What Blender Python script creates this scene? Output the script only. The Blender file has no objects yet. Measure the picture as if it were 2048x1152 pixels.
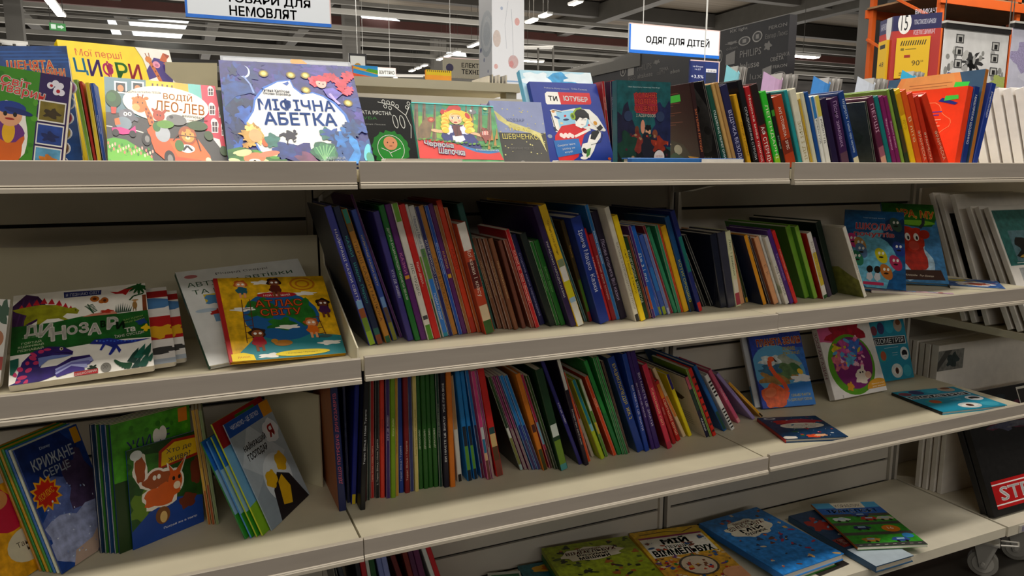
import bpy, bmesh, math, random
from mathutils import Vector, Matrix
R = math.radians
sc = bpy.context.scene
col = sc.collection
random.seed(7)
# ------------------------------------------------------------------ camera
EYE = 1.285
FPX = 1480.0
PITCH = math.atan(242 / FPX)
YAW = R(23.97)
cd = bpy.data.cameras.new('camera')
cd.sensor_width = 36.0
cd.lens = FPX / 2048 * 36.0
cd.clip_start = 0.02
cd.clip_end = 300
cam = bpy.data.objects.new('camera', cd)
col.objects.link(cam)
cam.location = (0, 0, EYE)
cam.rotation_euler = (R(90) - PITCH, 0, -YAW)
sc.camera = cam
# ------------------------------------------------------------------ world, lights, exposure
sc.view_settings.view_transform = 'Standard'
sc.view_settings.look = 'None'
sc.view_settings.gamma = 1
sc.view_settings.exposure = 0.0
w = bpy.data.worlds.new('world')
sc.world = w
w.use_nodes = True
w.node_tree.nodes['Background'].inputs[0].default_value = (1.0, 0.93, 0.84, 1)
w.node_tree.nodes['Background'].inputs[1].default_value = 0.035


def area(name, loc, rot, sx, sy, power, color=(1, 0.94, 0.86)):
    d = bpy.data.lights.new(name, 'AREA')
    d.shape = 'RECTANGLE'
    d.size, d.size_y = sx, sy
    d.energy = power
    d.color = color
    o = bpy.data.objects.new(name, d)
    o.location = loc
    o.rotation_euler = rot
    col.objects.link(o)
    return o


# rows of ceiling luminaires over the aisle the shopper stands in and the aisles behind the shelf
area('aisle_luminaire_row', (0.9, 0.05, 5.3), (R(-4), 0, 0), 9.0, 0.5, 255)
area('aisle_luminaire_row', (3.5, 2.4, 5.6), (R(6), 0, 0), 13.0, 0.5, 470)
area('aisle_luminaire_row', (1.5, -3.5, 5.4), (R(20), 0, 0), 10.0, 0.5, 105)
area('shelf_fill_light', (-2.0, -12.0, 5.2), (R(62), 0, R(-10)), 16.0, 1.2, 260)  # added low fill light from behind the camera, reaching deep into the shelves
area('hall_luminaire_row', (5.0, 5.6, 5.4), (R(16), 0, 0), 14.0, 0.6, 620)
area('hall_luminaire_row', (8.0, 17.0, 5.6), (0, 0, 0), 20.0, 0.8, 900)
# added upward fill lights without any fitting, to brighten the roof
area('ceiling_fill_light', (8.0, 17.5, 3.5), (R(180), 0, 0), 22.0, 7.0, 620)
area('ceiling_fill_light', (10.0, 26.0, 3.5), (R(180), 0, 0), 40.0, 9.0, 1600)
area('ceiling_fill_light', (12.0, 40.0, 3.5), (R(180), 0, 0), 60.0, 10.0, 3000)

# ------------------------------------------------------------------ pixel -> place helpers
_fw = Vector((math.sin(YAW) * math.cos(PITCH), math.cos(YAW) * math.cos(PITCH), -math.sin(PITCH)))
_rt = Vector((math.cos(YAW), -math.sin(YAW), 0))
_up = _rt.cross(_fw)
O = Vector((0, 0, EYE))


def ray(x, y):
    return _fw * FPX + _rt * (x - 1024) + _up * (576 - y)


def onY(x, y, Y):
    r = ray(x, y)
    return O + r * (Y / r.y)


def onX(x, y, X):
    r = ray(x, y)
    return O + r * (X / r.x)


def onZ(x, y, Z):
    r = ray(x, y)
    return O + r * ((Z - EYE) / r.z)


def onP(x, y, p, n):
    r = ray(x, y)
    return O + r * ((p - O).dot(n) / r.dot(n))


def atD(x, y, d):
    """point seen at (x, y) at horizontal distance d from where the shopper stands"""
    r = ray(x, y)
    return O + r * (d / math.hypot(r.x, r.y))


# ------------------------------------------------------------------ materials
def lin(h):
    c = [int(h[i:i + 2], 16) / 255 for i in (0, 2, 4)]
    return tuple((v / 12.92 if v <= 0.04045 else ((v + 0.055) / 1.055) ** 2.4) for v in c)


_mats = {}


def M(h, rough=0.45, var=0.0, scale=30.0, h2=None, metal=0.0, emit=0.0, alpha=1.0, bump=0.0, stretch=None):
    key = (h, rough, var, scale, h2, metal, emit, alpha, bump, stretch)
    if key in _mats:
        return _mats[key]
    m = bpy.data.materials.new('paint_' + h)
    m.use_nodes = True
    nt = m.node_tree
    b = nt.nodes['Principled BSDF']
    c = lin(h)
    if rough == 0.42:            # printed inks and coated boards: deeper mid tones
        c = tuple(v ** 1.2 for v in c)
    b.inputs['Base Color'].default_value = (*c, 1)
    b.inputs['Roughness'].default_value = rough
    b.inputs['Metallic'].default_value = metal
    if var or h2 or bump:
        tc = nt.nodes.new('ShaderNodeTexCoord')
        no = nt.nodes.new('ShaderNodeTexNoise')
        no.inputs['Scale'].default_value = scale
        no.inputs['Detail'].default_value = 4
        src = tc.outputs['Object']
        if stretch:
            mp = nt.nodes.new('ShaderNodeMapping')
            mp.inputs['Scale'].default_value = stretch
            nt.links.new(src, mp.inputs[0])
            src = mp.outputs[0]
        nt.links.new(src, no.inputs['Vector'])
        if var or h2:
            ra = nt.nodes.new('ShaderNodeValToRGB')
            if h2:
                ra.color_ramp.elements[0].position = 0.46
                ra.color_ramp.elements[1].position = 0.56
                c2 = lin(h2)
                ra.color_ramp.elements[0].color = (*c, 1)
                ra.color_ramp.elements[1].color = (*c2, 1)
            else:
                ra.color_ramp.elements[0].position = 0.3
                ra.color_ramp.elements[1].position = 0.7
                ra.color_ramp.elements[0].color = (*[v * (1 - var) for v in c], 1)
                ra.color_ramp.elements[1].color = (*[min(1, v * (1 + var)) for v in c], 1)
            nt.links.new(no.outputs['Fac'], ra.inputs[0])
            nt.links.new(ra.outputs[0], b.inputs['Base Color'])
        if bump:
            bp = nt.nodes.new('ShaderNodeBump')
            bp.inputs['Strength'].default_value = bump
            bp.inputs['Distance'].default_value = 0.002
            nt.links.new(no.outputs['Fac'], bp.inputs['Height'])
            nt.links.new(bp.outputs[0], b.inputs['Normal'])
    if emit:
        b.inputs['Emission Color'].default_value = (*c, 1)
        b.inputs['Emission Strength'].default_value = emit
    if alpha < 1:
        b.inputs['Alpha'].default_value = alpha
    _mats[key] = m
    return m


def PR(h):          # printed paper / board
    return M(h, 0.42, 0.07, 35.0)


def PT(h):          # painterly print
    return M(h, 0.42, 0.35, 60.0)


def pages_mat():
    if 'pages' in _mats:
        return _mats['pages']
    m = bpy.data.materials.new('page_edges')
    m.use_nodes = True
    nt = m.node_tree
    b = nt.nodes['Principled BSDF']
    b.inputs['Roughness'].default_value = 0.8
    tc = nt.nodes.new('ShaderNodeTexCoord')
    wv = nt.nodes.new('ShaderNodeTexWave')
    wv.bands_direction = 'Y'
    wv.inputs['Scale'].default_value = 300
    wv.inputs['Distortion'].default_value = 1.5
    ra = nt.nodes.new('ShaderNodeValToRGB')
    ra.color_ramp.elements[0].color = (0.52, 0.47, 0.38, 1)
    ra.color_ramp.elements[1].color = (0.78, 0.74, 0.64, 1)
    nt.links.new(tc.outputs['Object'], wv.inputs['Vector'])
    nt.links.new(wv.outputs['Fac'], ra.inputs[0])
    nt.links.new(ra.outputs[0], b.inputs['Base Color'])
    _mats['pages'] = m
    return m


# ------------------------------------------------------------------ mesh builder
class MB:
    def __init__(s):
        s.v, s.f, s.mi, s.ms = [], [], [], []

    def m(s, mat):
        if mat not in s.ms:
            s.ms.append(mat)
        return s.ms.index(mat)

    def face(s, pts, mat):
        n = len(s.v)
        s.v += [tuple(p) for p in pts]
        s.f.append(list(range(n, n + len(pts))))
        s.mi.append(s.m(mat))

    def raw(s, vs, fs, mat):
        n = len(s.v)
        s.v += [tuple(p) for p in vs]
        k = s.m(mat)
        for f in fs:
            s.f.append([i + n for i in f])
            s.mi.append(k)

    def box(s, a, b, mat):
        x0, y0, z0 = a
        x1, y1, z1 = b
        vs = [(x0, y0, z0), (x1, y0, z0), (x1, y1, z0), (x0, y1, z0), (x0, y0, z1), (x1, y0, z1), (x1, y1, z1), (x0, y1, z1)]
        s.raw(vs, [(0, 3, 2, 1), (4, 5, 6, 7), (0, 1, 5, 4), (1, 2, 6, 5), (2, 3, 7, 6), (3, 0, 4, 7)], mat)

    def prism(s, poly, fn, d0, d1, mat):
        """poly: 2-D points; fn(u, v, d) -> 3-D"""
        n = len(poly)
        vs = [fn(u, v, d0) for u, v in poly] + [fn(u, v, d1) for u, v in poly]
        fs = [tuple(range(n))[::-1], tuple(range(n, 2 * n))]
        fs += [(i, (i + 1) % n, n + (i + 1) % n, n + i) for i in range(n)]
        s.raw(vs, fs, mat)

    def bar(s, p, q, r, mat, n=8, r2=None):
        p, q = Vector(p), Vector(q)
        r2 = r if r2 is None else r2
        d = (q - p).normalized()
        a = d.orthogonal().normalized()
        b = d.cross(a)
        vs = []
        for c, rr in ((p, r), (q, r2)):
            vs += [c + (a * math.cos(2 * math.pi * i / n) + b * math.sin(2 * math.pi * i / n)) * rr for i in range(n)]
        fs = [(i, (i + 1) % n, n + (i + 1) % n, n + i) for i in range(n)]
        fs += [tuple(range(n))[::-1], tuple(range(n, 2 * n))]
        s.raw(vs, fs, mat)

    def beam(s, p, q, wd, ht, mat):
        """square bar from p to q, wd wide (level), ht tall"""
        p, q = Vector(p), Vector(q)
        d = (q - p).normalized()
        a = d.cross(Vector((0, 0, 1)))
        a = a.normalized() if a.length > 1e-4 else Vector((1, 0, 0))
        b = a.cross(d)
        vs = []
        for c in (p, q):
            vs += [c + a * sx * wd / 2 + b * sz * ht / 2 for sx, sz in ((-1, -1), (1, -1), (1, 1), (-1, 1))]
        s.raw(vs, [(3, 2, 1, 0), (4, 5, 6, 7), (0, 1, 5, 4), (1, 2, 6, 5), (2, 3, 7, 6), (3, 0, 4, 7)], mat)

    def build(s, name, parent=None, smooth=False, bevel=0.0):
        me = bpy.data.meshes.new(name)
        me.from_pydata(s.v, [], s.f)
        for m_ in s.ms:
            me.materials.append(m_)
        me.polygons.foreach_set('material_index', s.mi)
        if smooth:
            me.polygons.foreach_set('use_smooth', [True] * len(me.polygons))
        me.update()
        bm = bmesh.new()
        bm.from_mesh(me)
        bmesh.ops.recalc_face_normals(bm, faces=bm.faces)
        bm.to_mesh(me)
        bm.free()
        o = bpy.data.objects.new(name, me)
        col.objects.link(o)
        if parent:
            o.parent = parent
        if bevel:
            md = o.modifiers.new('bevel', 'BEVEL')
            md.width = bevel
            md.segments = 2
            md.limit_method = 'ANGLE'
        return o


def empty(name, loc=(0, 0, 0), mat=None):
    o = bpy.data.objects.new(name, None)
    o.empty_display_size = 0.05
    if mat is not None:
        o.matrix_world = mat
    else:
        o.location = loc
    col.objects.link(o)
    return o


def tag(o, label, cat, group=None):
    o['label'] = label
    o['category'] = cat
    if group:
        o['group'] = group
    return o


def struct(o):
    o['kind'] = 'structure'
    return o


# ------------------------------------------------------------------ lettering
_txt = {}


def glyphs(s, bold=0.0):
    """flat letter outlines as (verts2d, faces, width, height), unit = cap height about 0.7"""
    k = (s, bold)
    if k not in _txt:
        cu = bpy.data.curves.new('t', 'FONT')
        cu.body = s
        cu.size = 1
        cu.resolution_u = 2
        ob = bpy.data.objects.new('t', cu)
        me = ob.to_mesh()
        vs = [(v.co.x, v.co.y) for v in me.vertices]
        fs = [tuple(p.vertices) for p in me.polygons]
        ob.to_mesh_clear()
        bpy.data.objects.remove(ob)
        bpy.data.curves.remove(cu)
        if not vs:
            vs = [(0, 0), (.1, 0), (0, .1)]
            fs = []
        x0 = min(v[0] for v in vs); x1 = max(v[0] for v in vs)
        y0 = min(v[1] for v in vs); y1 = max(v[1] for v in vs)
        vs = [(x - (x0 + x1) / 2, y - (y0 + y1) / 2) for x, y in vs]
        if bold > 0.0125:            # heavier strokes: the outline laid down again a little to each side
            n, k8 = len(vs), 8 if bold > .04 else 4
            base_v, base_f = list(vs), list(fs)
            for i in range(k8):
                dx, dy = bold * math.cos(2 * math.pi * (i + .5) / k8), bold * math.sin(2 * math.pi * (i + .5) / k8)
                o = len(vs)
                vs += [(x + dx, y + dy) for x, y in base_v]
                fs += [tuple(q + o for q in f) for f in base_f]
        _txt[k] = (vs, fs, x1 - x0, y1 - y0)
    return _txt[k]


# ------------------------------------------------------------------ cover art: flat printed shapes laid on a cover
def clip01(poly):
    for ax, lim, sg in ((0, 0.0, 1), (0, 1.0, -1), (1, 0.0, 1), (1, 1.0, -1)):
        out = []
        n = len(poly)
        for i in range(n):
            p, q = poly[i], poly[(i + 1) % n]
            dp, dq = (p[ax] - lim) * sg, (q[ax] - lim) * sg
            if dp >= 0:
                out.append(p)
            if (dp > 0 > dq) or (dp < 0 < dq):
                t = dp / (dp - dq)
                out.append((p[0] + (q[0] - p[0]) * t, p[1] + (q[1] - p[1]) * t))
        poly = out
        if len(poly) < 3:
            return []
    return poly


class Art:
    """fn(u, v, off) -> 3-D point on the cover; u, v in 0..1; aspect = width / height"""
    def __init__(s, mb, fn, w, h):
        s.mb, s.fn, s.w, s.h, s.n = mb, fn, w, h, 0
        s.rng = random.Random(3)

    def off(s):
        s.n += 1
        return 1.2e-4 + 1.3e-5 * s.n

    def P(s, pts, c, pt=False, clip=True):
        if clip:
            pts = clip01(list(pts))
        if len(pts) < 3:
            return
        o = s.off()
        s.mb.face([s.fn(u, v, o) for u, v in pts], PT(c) if pt else (c if not isinstance(c, str) else PR(c)))

    def R(s, x0, y0, x1, y1, c, pt=False):
        s.P([(x0, y0), (x1, y0), (x1, y1), (x0, y1)], c, pt)

    def E(s, cx, cy, rx, ry, c, rot=0.0, n=20, a0=0, a1=360, pt=False):
        pts = []
        a = s.w / s.h
        cr, sr = math.cos(R(rot)), math.sin(R(rot))
        full = a1 - a0 >= 360
        for i in range(n if full else n + 1):
            t = R(a0 + (a1 - a0) * i / n)
            x, y = rx * math.cos(t) * a, ry * math.sin(t)
            pts.append((cx + (x * cr - y * sr) / a, cy + x * sr + y * cr))
        s.P(pts, c, pt)

    def B(s, cx, cy, rx, ry, c, amp=0.15, n=24, k=5, pt=False):
        """lobed blob (bushes, clouds)"""
        ph = s.rng.random() * 6
        pts = []
        for i in range(n):
            t = 2 * math.pi * i / n
            q = 1 + amp * math.sin(k * t + ph) + amp * 0.5 * math.sin((k + 3) * t + 2 * ph)
            pts.append((cx + rx * q * math.cos(t), cy + ry * q * math.sin(t)))
        s.P(pts, c, pt)

    def S(s, cx, cy, r, c, n=5, inner=0.45, rot=90):
        a = s.w / s.h
        s.P([(cx + r / a * (1 if i % 2 == 0 else inner) * math.cos(R(rot + 180 * i / n)),
              cy + r * (1 if i % 2 == 0 else inner) * math.sin(R(rot + 180 * i / n))) for i in range(2 * n)], c)

    def L(s, pts, wd, c):
        a = s.w / s.h
        for (x0, y0), (x1, y1) in zip(pts, pts[1:]):
            dx, dy = (x1 - x0) * a, y1 - y0
            l = math.hypot(dx, dy) or 1
            nx, ny = -dy / l * wd / 2 / a, dx / l * wd / 2
            s.P([(x0 + nx, y0 + ny), (x0 - nx, y0 - ny), (x1 - nx, y1 - ny), (x1 + nx, y1 + ny)], c)

    def T(s, cx, cy, ht, txt, c, width=None, rot=0.0, bold=0.012, edge=None):
        """lettering centred at cx, cy; ht = letter height as a share of the cover height; width = share of the cover width it fills"""
        if edge:
            s.T(cx, cy, ht, txt, edge, width, rot, bold + 0.045)
        vs, fs, gw, gh = glyphs(txt, bold)
        ky = ht * s.h / gh
        kx = (width * s.w / gw) if width else ky
        cr, sr = math.cos(R(rot)), math.sin(R(rot))
        o = s.off()
        pts = []
        for x, y in vs:
            X, Y = x * kx, y * ky
            X, Y = X * cr - Y * sr, X * sr + Y * cr
            pts.append(s.fn(cx + X / s.w, cy + Y / s.h, o))
        s.mb.raw(pts, fs, PR(c) if isinstance(c, str) else c)

    def dots(s, n, x0, y0, x1, y1, cols, r0=0.01, r1=0.02, pt=False):
        for i in range(n):
            s.E(s.rng.uniform(x0, x1), s.rng.uniform(y0, y1), s.rng.uniform(r0, r1), s.rng.uniform(r0, r1) * s.w / s.h, s.rng.choice(cols), n=8, pt=pt)

    def bits(s, n, x0, y0, x1, y1, cols, r0=0.015, r1=0.04):
        """a busy scatter of small cut-out figures"""
        for i in range(n):
            cx, cy, r = s.rng.uniform(x0, x1), s.rng.uniform(y0, y1), s.rng.uniform(r0, r1)
            c = s.rng.choice(cols)
            q = s.rng.random()
            if q < 0.4:
                s.B(cx, cy, r, r * 0.8 * s.w / s.h, c, 0.3, 14, 3)
                s.E(cx + r * 0.3, cy + r * 0.9 * s.w / s.h, r * 0.45, r * 0.45 * s.w / s.h, s.rng.choice(cols), n=10)
            elif q < 0.75:
                s.E(cx, cy, r * 1.2, r * 0.5 * s.w / s.h, c, s.rng.uniform(-40, 40), 12)
            else:
                s.R(cx - r * .6, cy - r * .5, cx + r * .6, cy + r * .5, c)


def quad(tl, tr, bl, br):
    """turns a point of a close-up photograph of a cover into its u, v"""
    def f(x, y):
        u = v = .5
        for _ in range(8):
            yt = tl[1] + (tr[1] - tl[1]) * u
            yb = bl[1] + (br[1] - bl[1]) * u
            v = 1 - (y - yt) / (yb - yt)
            xl = bl[0] + (tl[0] - bl[0]) * v
            xr = br[0] + (tr[0] - br[0]) * v
            u = (x - xl) / (xr - xl)
        return u, v
    return f


class Pen:
    """draws on a cover in the pixels of a close-up photograph of it"""
    def __init__(s, a, tl, tr, bl, br):
        s.a, s.q = a, quad(tl, tr, bl, br)
        s.W = math.hypot(tr[0] - tl[0], tr[1] - tl[1])
        s.H = math.hypot(bl[0] - tl[0], bl[1] - tl[1])

    def P(s, pts, c, pt=False):
        s.a.P([s.q(*k) for k in pts], c, pt)

    def E(s, x, y, rx, ry, c, rot=0, n=18, pt=False):
        u, v = s.q(x, y)
        s.a.E(u, v, rx / s.W, ry / s.H, c, rot, n, pt=pt)

    def B(s, x, y, rx, ry, c, amp=.2, k=5, n=26, pt=False):
        u, v = s.q(x, y)
        s.a.B(u, v, rx / s.W, ry / s.H, c, amp, n, k, pt)

    def L(s, pts, w, c):
        s.a.L([s.q(*k) for k in pts], w / s.H, c)

    def T(s, x, y, w, h, t, c, rot=0, bold=.016, edge=None):
        u, v = s.q(x, y)
        s.a.T(u, v, h / s.H, t, c, w / s.W if w else None, rot, bold, edge)


# ------------------------------------------------------------------ books
def rrect(x0, z0, x1, z1, r):
    if r <= 0:
        return [(x0, z0), (x1, z0), (x1, z1), (x0, z1)]
    p = [(x0, z0)]
    for cx, cz, a in ((x1 - r, z0 + r, -90), (x1 - r, z1 - r, 0)):
        p += [(cx + r * math.cos(R(a + 15 * i)), cz + r * math.sin(R(a + 15 * i))) for i in range(7)]
    p.append((x0, z1))
    return p


def book(name, mat, wd, ht, th, cover, kind='p', spine=None, back=None, front_art=None, back_art=None, text=None, tcol='f0ead8',
         tdir=1, tpos=(0.2, 0.85), bands=(), rc=0.0, gloss=0.42, texts=(), page=None):
    """local frame: front cover in the plane y = 0 (x right, z up), spine at x = 0, thickness along +y"""
    root = empty(name, mat=mat)
    hard = kind == 'h'
    c = min(0.0024 if hard else 0.0006, th * 0.22)
    ins = 0.0035 if hard else 0.0004
    mb = MB()
    mc = M(cover, gloss, 0.06, 40)
    msp = M(spine, gloss, 0.06, 40) if spine else mc
    mbk = M(back, gloss, 0.06, 40) if back else mc
    ch = min(0.0016, th * 0.25)
    prof = rrect(ch, 0, wd, ht, rc)
    mb.prism(prof, lambda u, v, d: (u, d, v), 0, c, mc)
    mb.prism(prof, lambda u, v, d: (u, d, v), th - c, th, mbk)
    mb.prism([(ch, 0), (ch + c, c), (c, ch + c * .5), (c, th - ch - c * .5), (ch + c, th - c), (ch, th), (0, th - ch), (0, ch)],
             lambda u, v, d: (u, v, d), 0, ht, msp)
    sp = Art(mb, lambda u, v, o: (-o, th - ch - u * (th - 2 * ch), v * ht), th - 2 * ch, ht)
    for f0, f1, bc in bands:
        sp.R(0, f0, 1, f1, bc)
    tl = list(texts)
    if text:
        tl.append((text, tcol, tpos, 0.5, 0.62))
    for tx, tc_, (p0, p1), uu, fill in tl:
        vs, fs, gw, gh = glyphs(tx, 0.01)
        L = (p1 - p0) * ht
        k = min(L / gw, fill * (th - 2 * ch) / gh)
        kx = min(L / gw, k * 1.9)
        zc = (p0 + p1) / 2 * ht
        o = sp.off()
        pts = []
        for x, y in vs:
            # reading top to bottom (tdir 1): letter tops point to the viewer's right
            a, b_ = (-x * kx, y * k) if tdir > 0 else (x * kx, -y * k)
            pts.append((-o, th - ch - (uu * (th - 2 * ch) + b_), zc + a))
        mb.raw(pts, fs, M(tc_, 0.4))
    if front_art:
        front_art(Art(mb, lambda u, v, o: (u * wd, -o, v * ht), wd, ht))
    if back_art:
        back_art(Art(mb, lambda u, v, o: ((1 - u) * wd, th + o, v * ht), wd, ht))
    mb.build('cover', root)
    pg = MB()
    pm = pages_mat() if page is None else M(page, 0.7)
    pp = rrect(c, ins, wd - ins, ht - ins, max(0, rc - ins))
    pg.prism(pp, lambda u, v, d: (u, d, v), c, th - c, pm)
    pg.build('page_block', root)
    return root


def frame(ex, ey, ez, o):
    return Matrix(((ex.x, ey.x, ez.x, o.x), (ex.y, ey.y, ez.y, o.y), (ex.z, ey.z, ez.z, o.z), (0, 0, 0, 1)))


# a cover seen face on. Hidden foot: give the depth Y of its foot and how far it leans back.
def face_on(tl, bl, tr, Y, lean, yaw, surf):
    n0 = Vector((0, -math.cos(R(lean)), math.sin(R(lean))))
    n = Matrix.Rotation(R(yaw), 3, 'Z') @ n0
    foot = onY(*bl, Y)
    foot.z = surf
    a, b, c = onP(*tl, foot, n), onP(*bl, foot, n), onP(*tr, foot, n)
    ez = (a - b).normalized()
    ey = -n
    ex = ey.cross(ez).normalized()
    ez = ex.cross(ey)
    wd = (c - a).dot(ex)
    low = min(0.0, ex.z * wd)
    surf += 0.0006
    ht = (a.z + low - surf) / ez.z
    return frame(ex, ey, ez, a - ez * ht), wd, ht, surf


# four marks on the outline (two on each side edge, the upper ones at the corners): lean and turn follow from the right angles
LY = [0, 0]


def face4_(tl, bl, tr, br, Y, surf, lean0=18.0, yaw0=0.0, wt=3e-5):
    best = None

    def cost(le, ya):
        n = Matrix.Rotation(R(ya), 3, 'Z') @ Vector((0, -math.cos(R(le)), math.sin(R(le))))
        foot = onY(*bl, Y)
        foot.z = surf
        a, b, c, d = (onP(*p, foot, n) for p in (tl, bl, tr, br))
        t = (c - a).normalized()
        return (t.dot((b - a).normalized())) ** 2 + (t.dot((d - c).normalized())) ** 2 + wt * (((le - lean0) / 10) ** 2 + ((ya - yaw0) / 10) ** 2), (a, b, c, d, n)
    le, ya = lean0, yaw0
    for st in (8.0, 3.0, 1.0, 0.3):
        for it in range(8):
            q = min(((cost(l, y)[0], l, y) for l in (le - st, le, le + st) for y in (ya - st, ya, ya + st) if -5 < l < 72 and abs(y) < 50))
            if (q[1], q[2]) == (le, ya):
                break
            le, ya = q[1], q[2]
    a, b, c, d, n = cost(le, ya)[1]
    ez = ((a - b).normalized() + (c - d).normalized()).normalized()
    ey = -n
    ex = ey.cross(ez).normalized()
    ez = ex.cross(ey)
    wd = (c - a).dot(ex)
    low = min(0.0, ex.z * wd)
    ht = (a.z + low - surf - .0006) / ez.z
    LY[:] = [le, ya]
    return frame(ex, ey, ez, a - ez * ht), wd, ht, surf


def face4(*a, **k):
    a = list(a)
    for it in range(4):
        r = face4_(*a, **k)
        m, wd = r[0], r[1]
        y = min((m @ Vector((u, 0, 0))).y for u in (0, wd))
        if y > 1.3345:
            break
        a[4] += 1.336 - y
    return r


# a cover whose two foot corners are seen on the shelf
def footed(bl, br, tl, surf):
    p, q = onZ(*bl, surf), onZ(*br, surf)
    ex = (q - p)
    wd = ex.length
    ex.normalize()
    r = ray(*tl)
    s = (p - O).dot(ex) / r.dot(ex)
    a = O + r * s
    ez = a - p
    ht = ez.length
    ez.normalize()
    ey = ez.cross(ex)
    return frame(ex, ey, ez, p), wd, ht, surf


# a book lying flat: three corners of its upper cover (top left, bottom left, bottom right as the title reads)
def lying(tl, bl, br, z):
    a, b, c = onZ(*tl, z), onZ(*bl, z), onZ(*br, z)
    ez = (a - b)
    ht = ez.length
    ez.normalize()
    ey = Vector((0, 0, -1))
    ex = ey.cross(ez).normalized()
    wd = (c - b).dot(ex)
    m = min((b + ex * wd * i + ez * ht * j).y for i in (0, 1) for j in (0, 1))
    if m < 1.3345 and z > 0.2:
        k = (1.3345 - m) / max(ez.y, .2)
        b = b + ez * k
        ht -= k
    m = max((b + ex * wd * i + ez * ht * j).y for i in (0, 1) for j in (0, 1))
    if m > 1.756:
        ht -= (m - 1.756) / max(ez.y, .2)
    return frame(ex, ey, ez, b), wd, ht, None


# ------------------------------------------------------------------ rows of spines
ORD = ['first', 'second', 'third', 'fourth', 'fifth', 'sixth', 'seventh', 'eighth', 'ninth', 'tenth']
all_labels = {}


def sat(a, b):
    """overlap depth of two leaning rectangles given as (x, phi, t, h); 0 when clear"""
    def pts(q):
        x, ph, t, h = q
        e, k = (math.cos(ph), math.sin(ph)), (-math.sin(ph), math.cos(ph))
        if ph >= 0:
            o = (x, 0)
        else:
            o = (x, -t * math.sin(ph))
        return [(o[0] + e[0] * t * i + k[0] * h * j, o[1] + e[1] * t * i + k[1] * h * j) for i, j in ((0, 0), (1, 0), (1, 1), (0, 1))]
    A, B = pts(a), pts(b)
    best = 9
    for ph in (a[1], b[1]):
        for ax in ((math.cos(ph), math.sin(ph)), (-math.sin(ph), math.cos(ph))):
            pa = [p[0] * ax[0] + p[1] * ax[1] for p in A]
            pb = [p[0] * ax[0] + p[1] * ax[1] for p in B]
            best = min(best, min(max(pa), max(pb)) - max(min(pa), min(pb)))
    return max(0, best)


def row(ox, oy, s, surf, shelf, entries, Y=None, group=None, hmax=0.33, prev=None, nxt=None, first=None, gap=0.0004):
    """entries: (foot left, foot right, foot y, top left x, top y, colour, colour name, options), pixels of the close-up (ox, oy, s)"""
    bs = []
    X = lambda v: ox + v / s
    Yp = lambda v: oy + v / s
    done = list(first or [])
    for e in entries:
        bl, br, yb, tl, yt, hx, cn = e[:7]
        op = dict(e[7]) if len(e) > 7 else {}
        yy = op.pop('Y', Y)
        p = onY(X(bl), Yp(yb), yy) if yy else onZ(X(bl), Yp(yb), surf)
        q = onY(X(br), Yp(yb), p.y)
        a = onY(X(tl), Yp(yt), p.y)
        d = (a - p)
        ph = math.atan2(-d.x, d.z)
        if yy:
            p = p + d * ((surf - p.z) / d.z)
            q.x += p.x - onY(X(bl), Yp(yb), yy).x
        h = (a - p).length
        if 'h' in op:
            h = op.pop('h')
        h = min(h, hmax)
        t = max(0.0028, (q.x - p.x) * math.cos(ph))
        x = p.x
        if ph < 0:
            x = q.x - t * math.cos(ph)
        loose = op.pop('loose', False)
        if not loose:
            for it in range(12):
                if max([sat(b, (x, ph, t, h)) for b in done[-9:]] + [0]) < 1e-6:
                    break
                tgt = done[-1][1]
                ph = ph + (tgt - ph) * 0.25 if ph > tgt else ph - 0.004
            for it in range(140):
                if max([sat(b, (x, ph, t, h)) for b in done[-9:]] + [0]) < 1e-6:
                    break
                x += 0.0005
        done.append((x, ph, t, h))
        bs.append((x, p.y, ph, t - gap, h, hx, cn, op))
    # labels
    names = [b[6] for b in bs]
    for i, (x, y, ph, t, h, hx, cn, op) in enumerate(bs):
        kd = op.pop('k', 'h' if t > 0.0095 else 'p')
        feat = op.pop('f', None)
        lab = op.pop('lab', None)
        j0 = i
        while j0 > 0 and names[j0 - 1] == cn:
            j0 -= 1
        j1 = i
        while j1 < len(names) - 1 and names[j1 + 1] == cn:
            j1 += 1
        pn = names[j0 - 1] if j0 > 0 else prev
        nn = names[j1 + 1] if j1 < len(names) - 1 else nxt
        word = 'hardback' if kd == 'h' else ('paperback' if t > 0.0045 else 'booklet')
        if not lab:
            core = cn + ' ' + word + (' with ' + feat if feat else '')
            if j1 > j0:
                core = ORD[i - j0] + ' of ' + ['', '', 'two', 'three', 'four', 'five', 'six', 'seven'][j1 - j0 + 1] + ' alike: ' + core
            if pn and nn:
                lab = core + ', ' + shelf + ' between ' + pn + ' and ' + nn
                if len(lab.split()) > 16:
                    lab = core + ' between ' + pn + ' and ' + nn
                if len(lab.split()) > 16:
                    lab = core + ', ' + shelf + ' beside ' + pn
                if len(lab.split()) > 16:
                    lab = core + ', beside ' + pn
            else:
                lab = core + ', ' + shelf + ' beside ' + (pn or nn) + ' book'
        wd = min(op.pop('w', min(0.30, h * 0.72)), 1.749 - y)
        ez = Vector((-math.sin(ph), 0, math.cos(ph)))
        ey = Vector((-math.cos(ph), 0, -math.sin(ph)))
        ex = Vector((0, 1, 0))
        o = Vector((x, y, surf + 0.0005)) + (Vector((math.cos(ph), 0, math.sin(ph))) * t if ph >= 0 else Vector((t * math.cos(ph), 0, 0)))
        r = book(op.pop('nm', word + '_book' if word != 'booklet' else 'booklet'), frame(ex, ey, ez, o), wd, h, t, hx, kd, **op)
        tag(r, lab, 'book' if word != 'booklet' else 'booklet', group)
        all_labels.setdefault(lab, []).append(r)
    return done


# ------------------------------------------------------------------ hall shell
def z(v):
    return v + EYE


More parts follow.
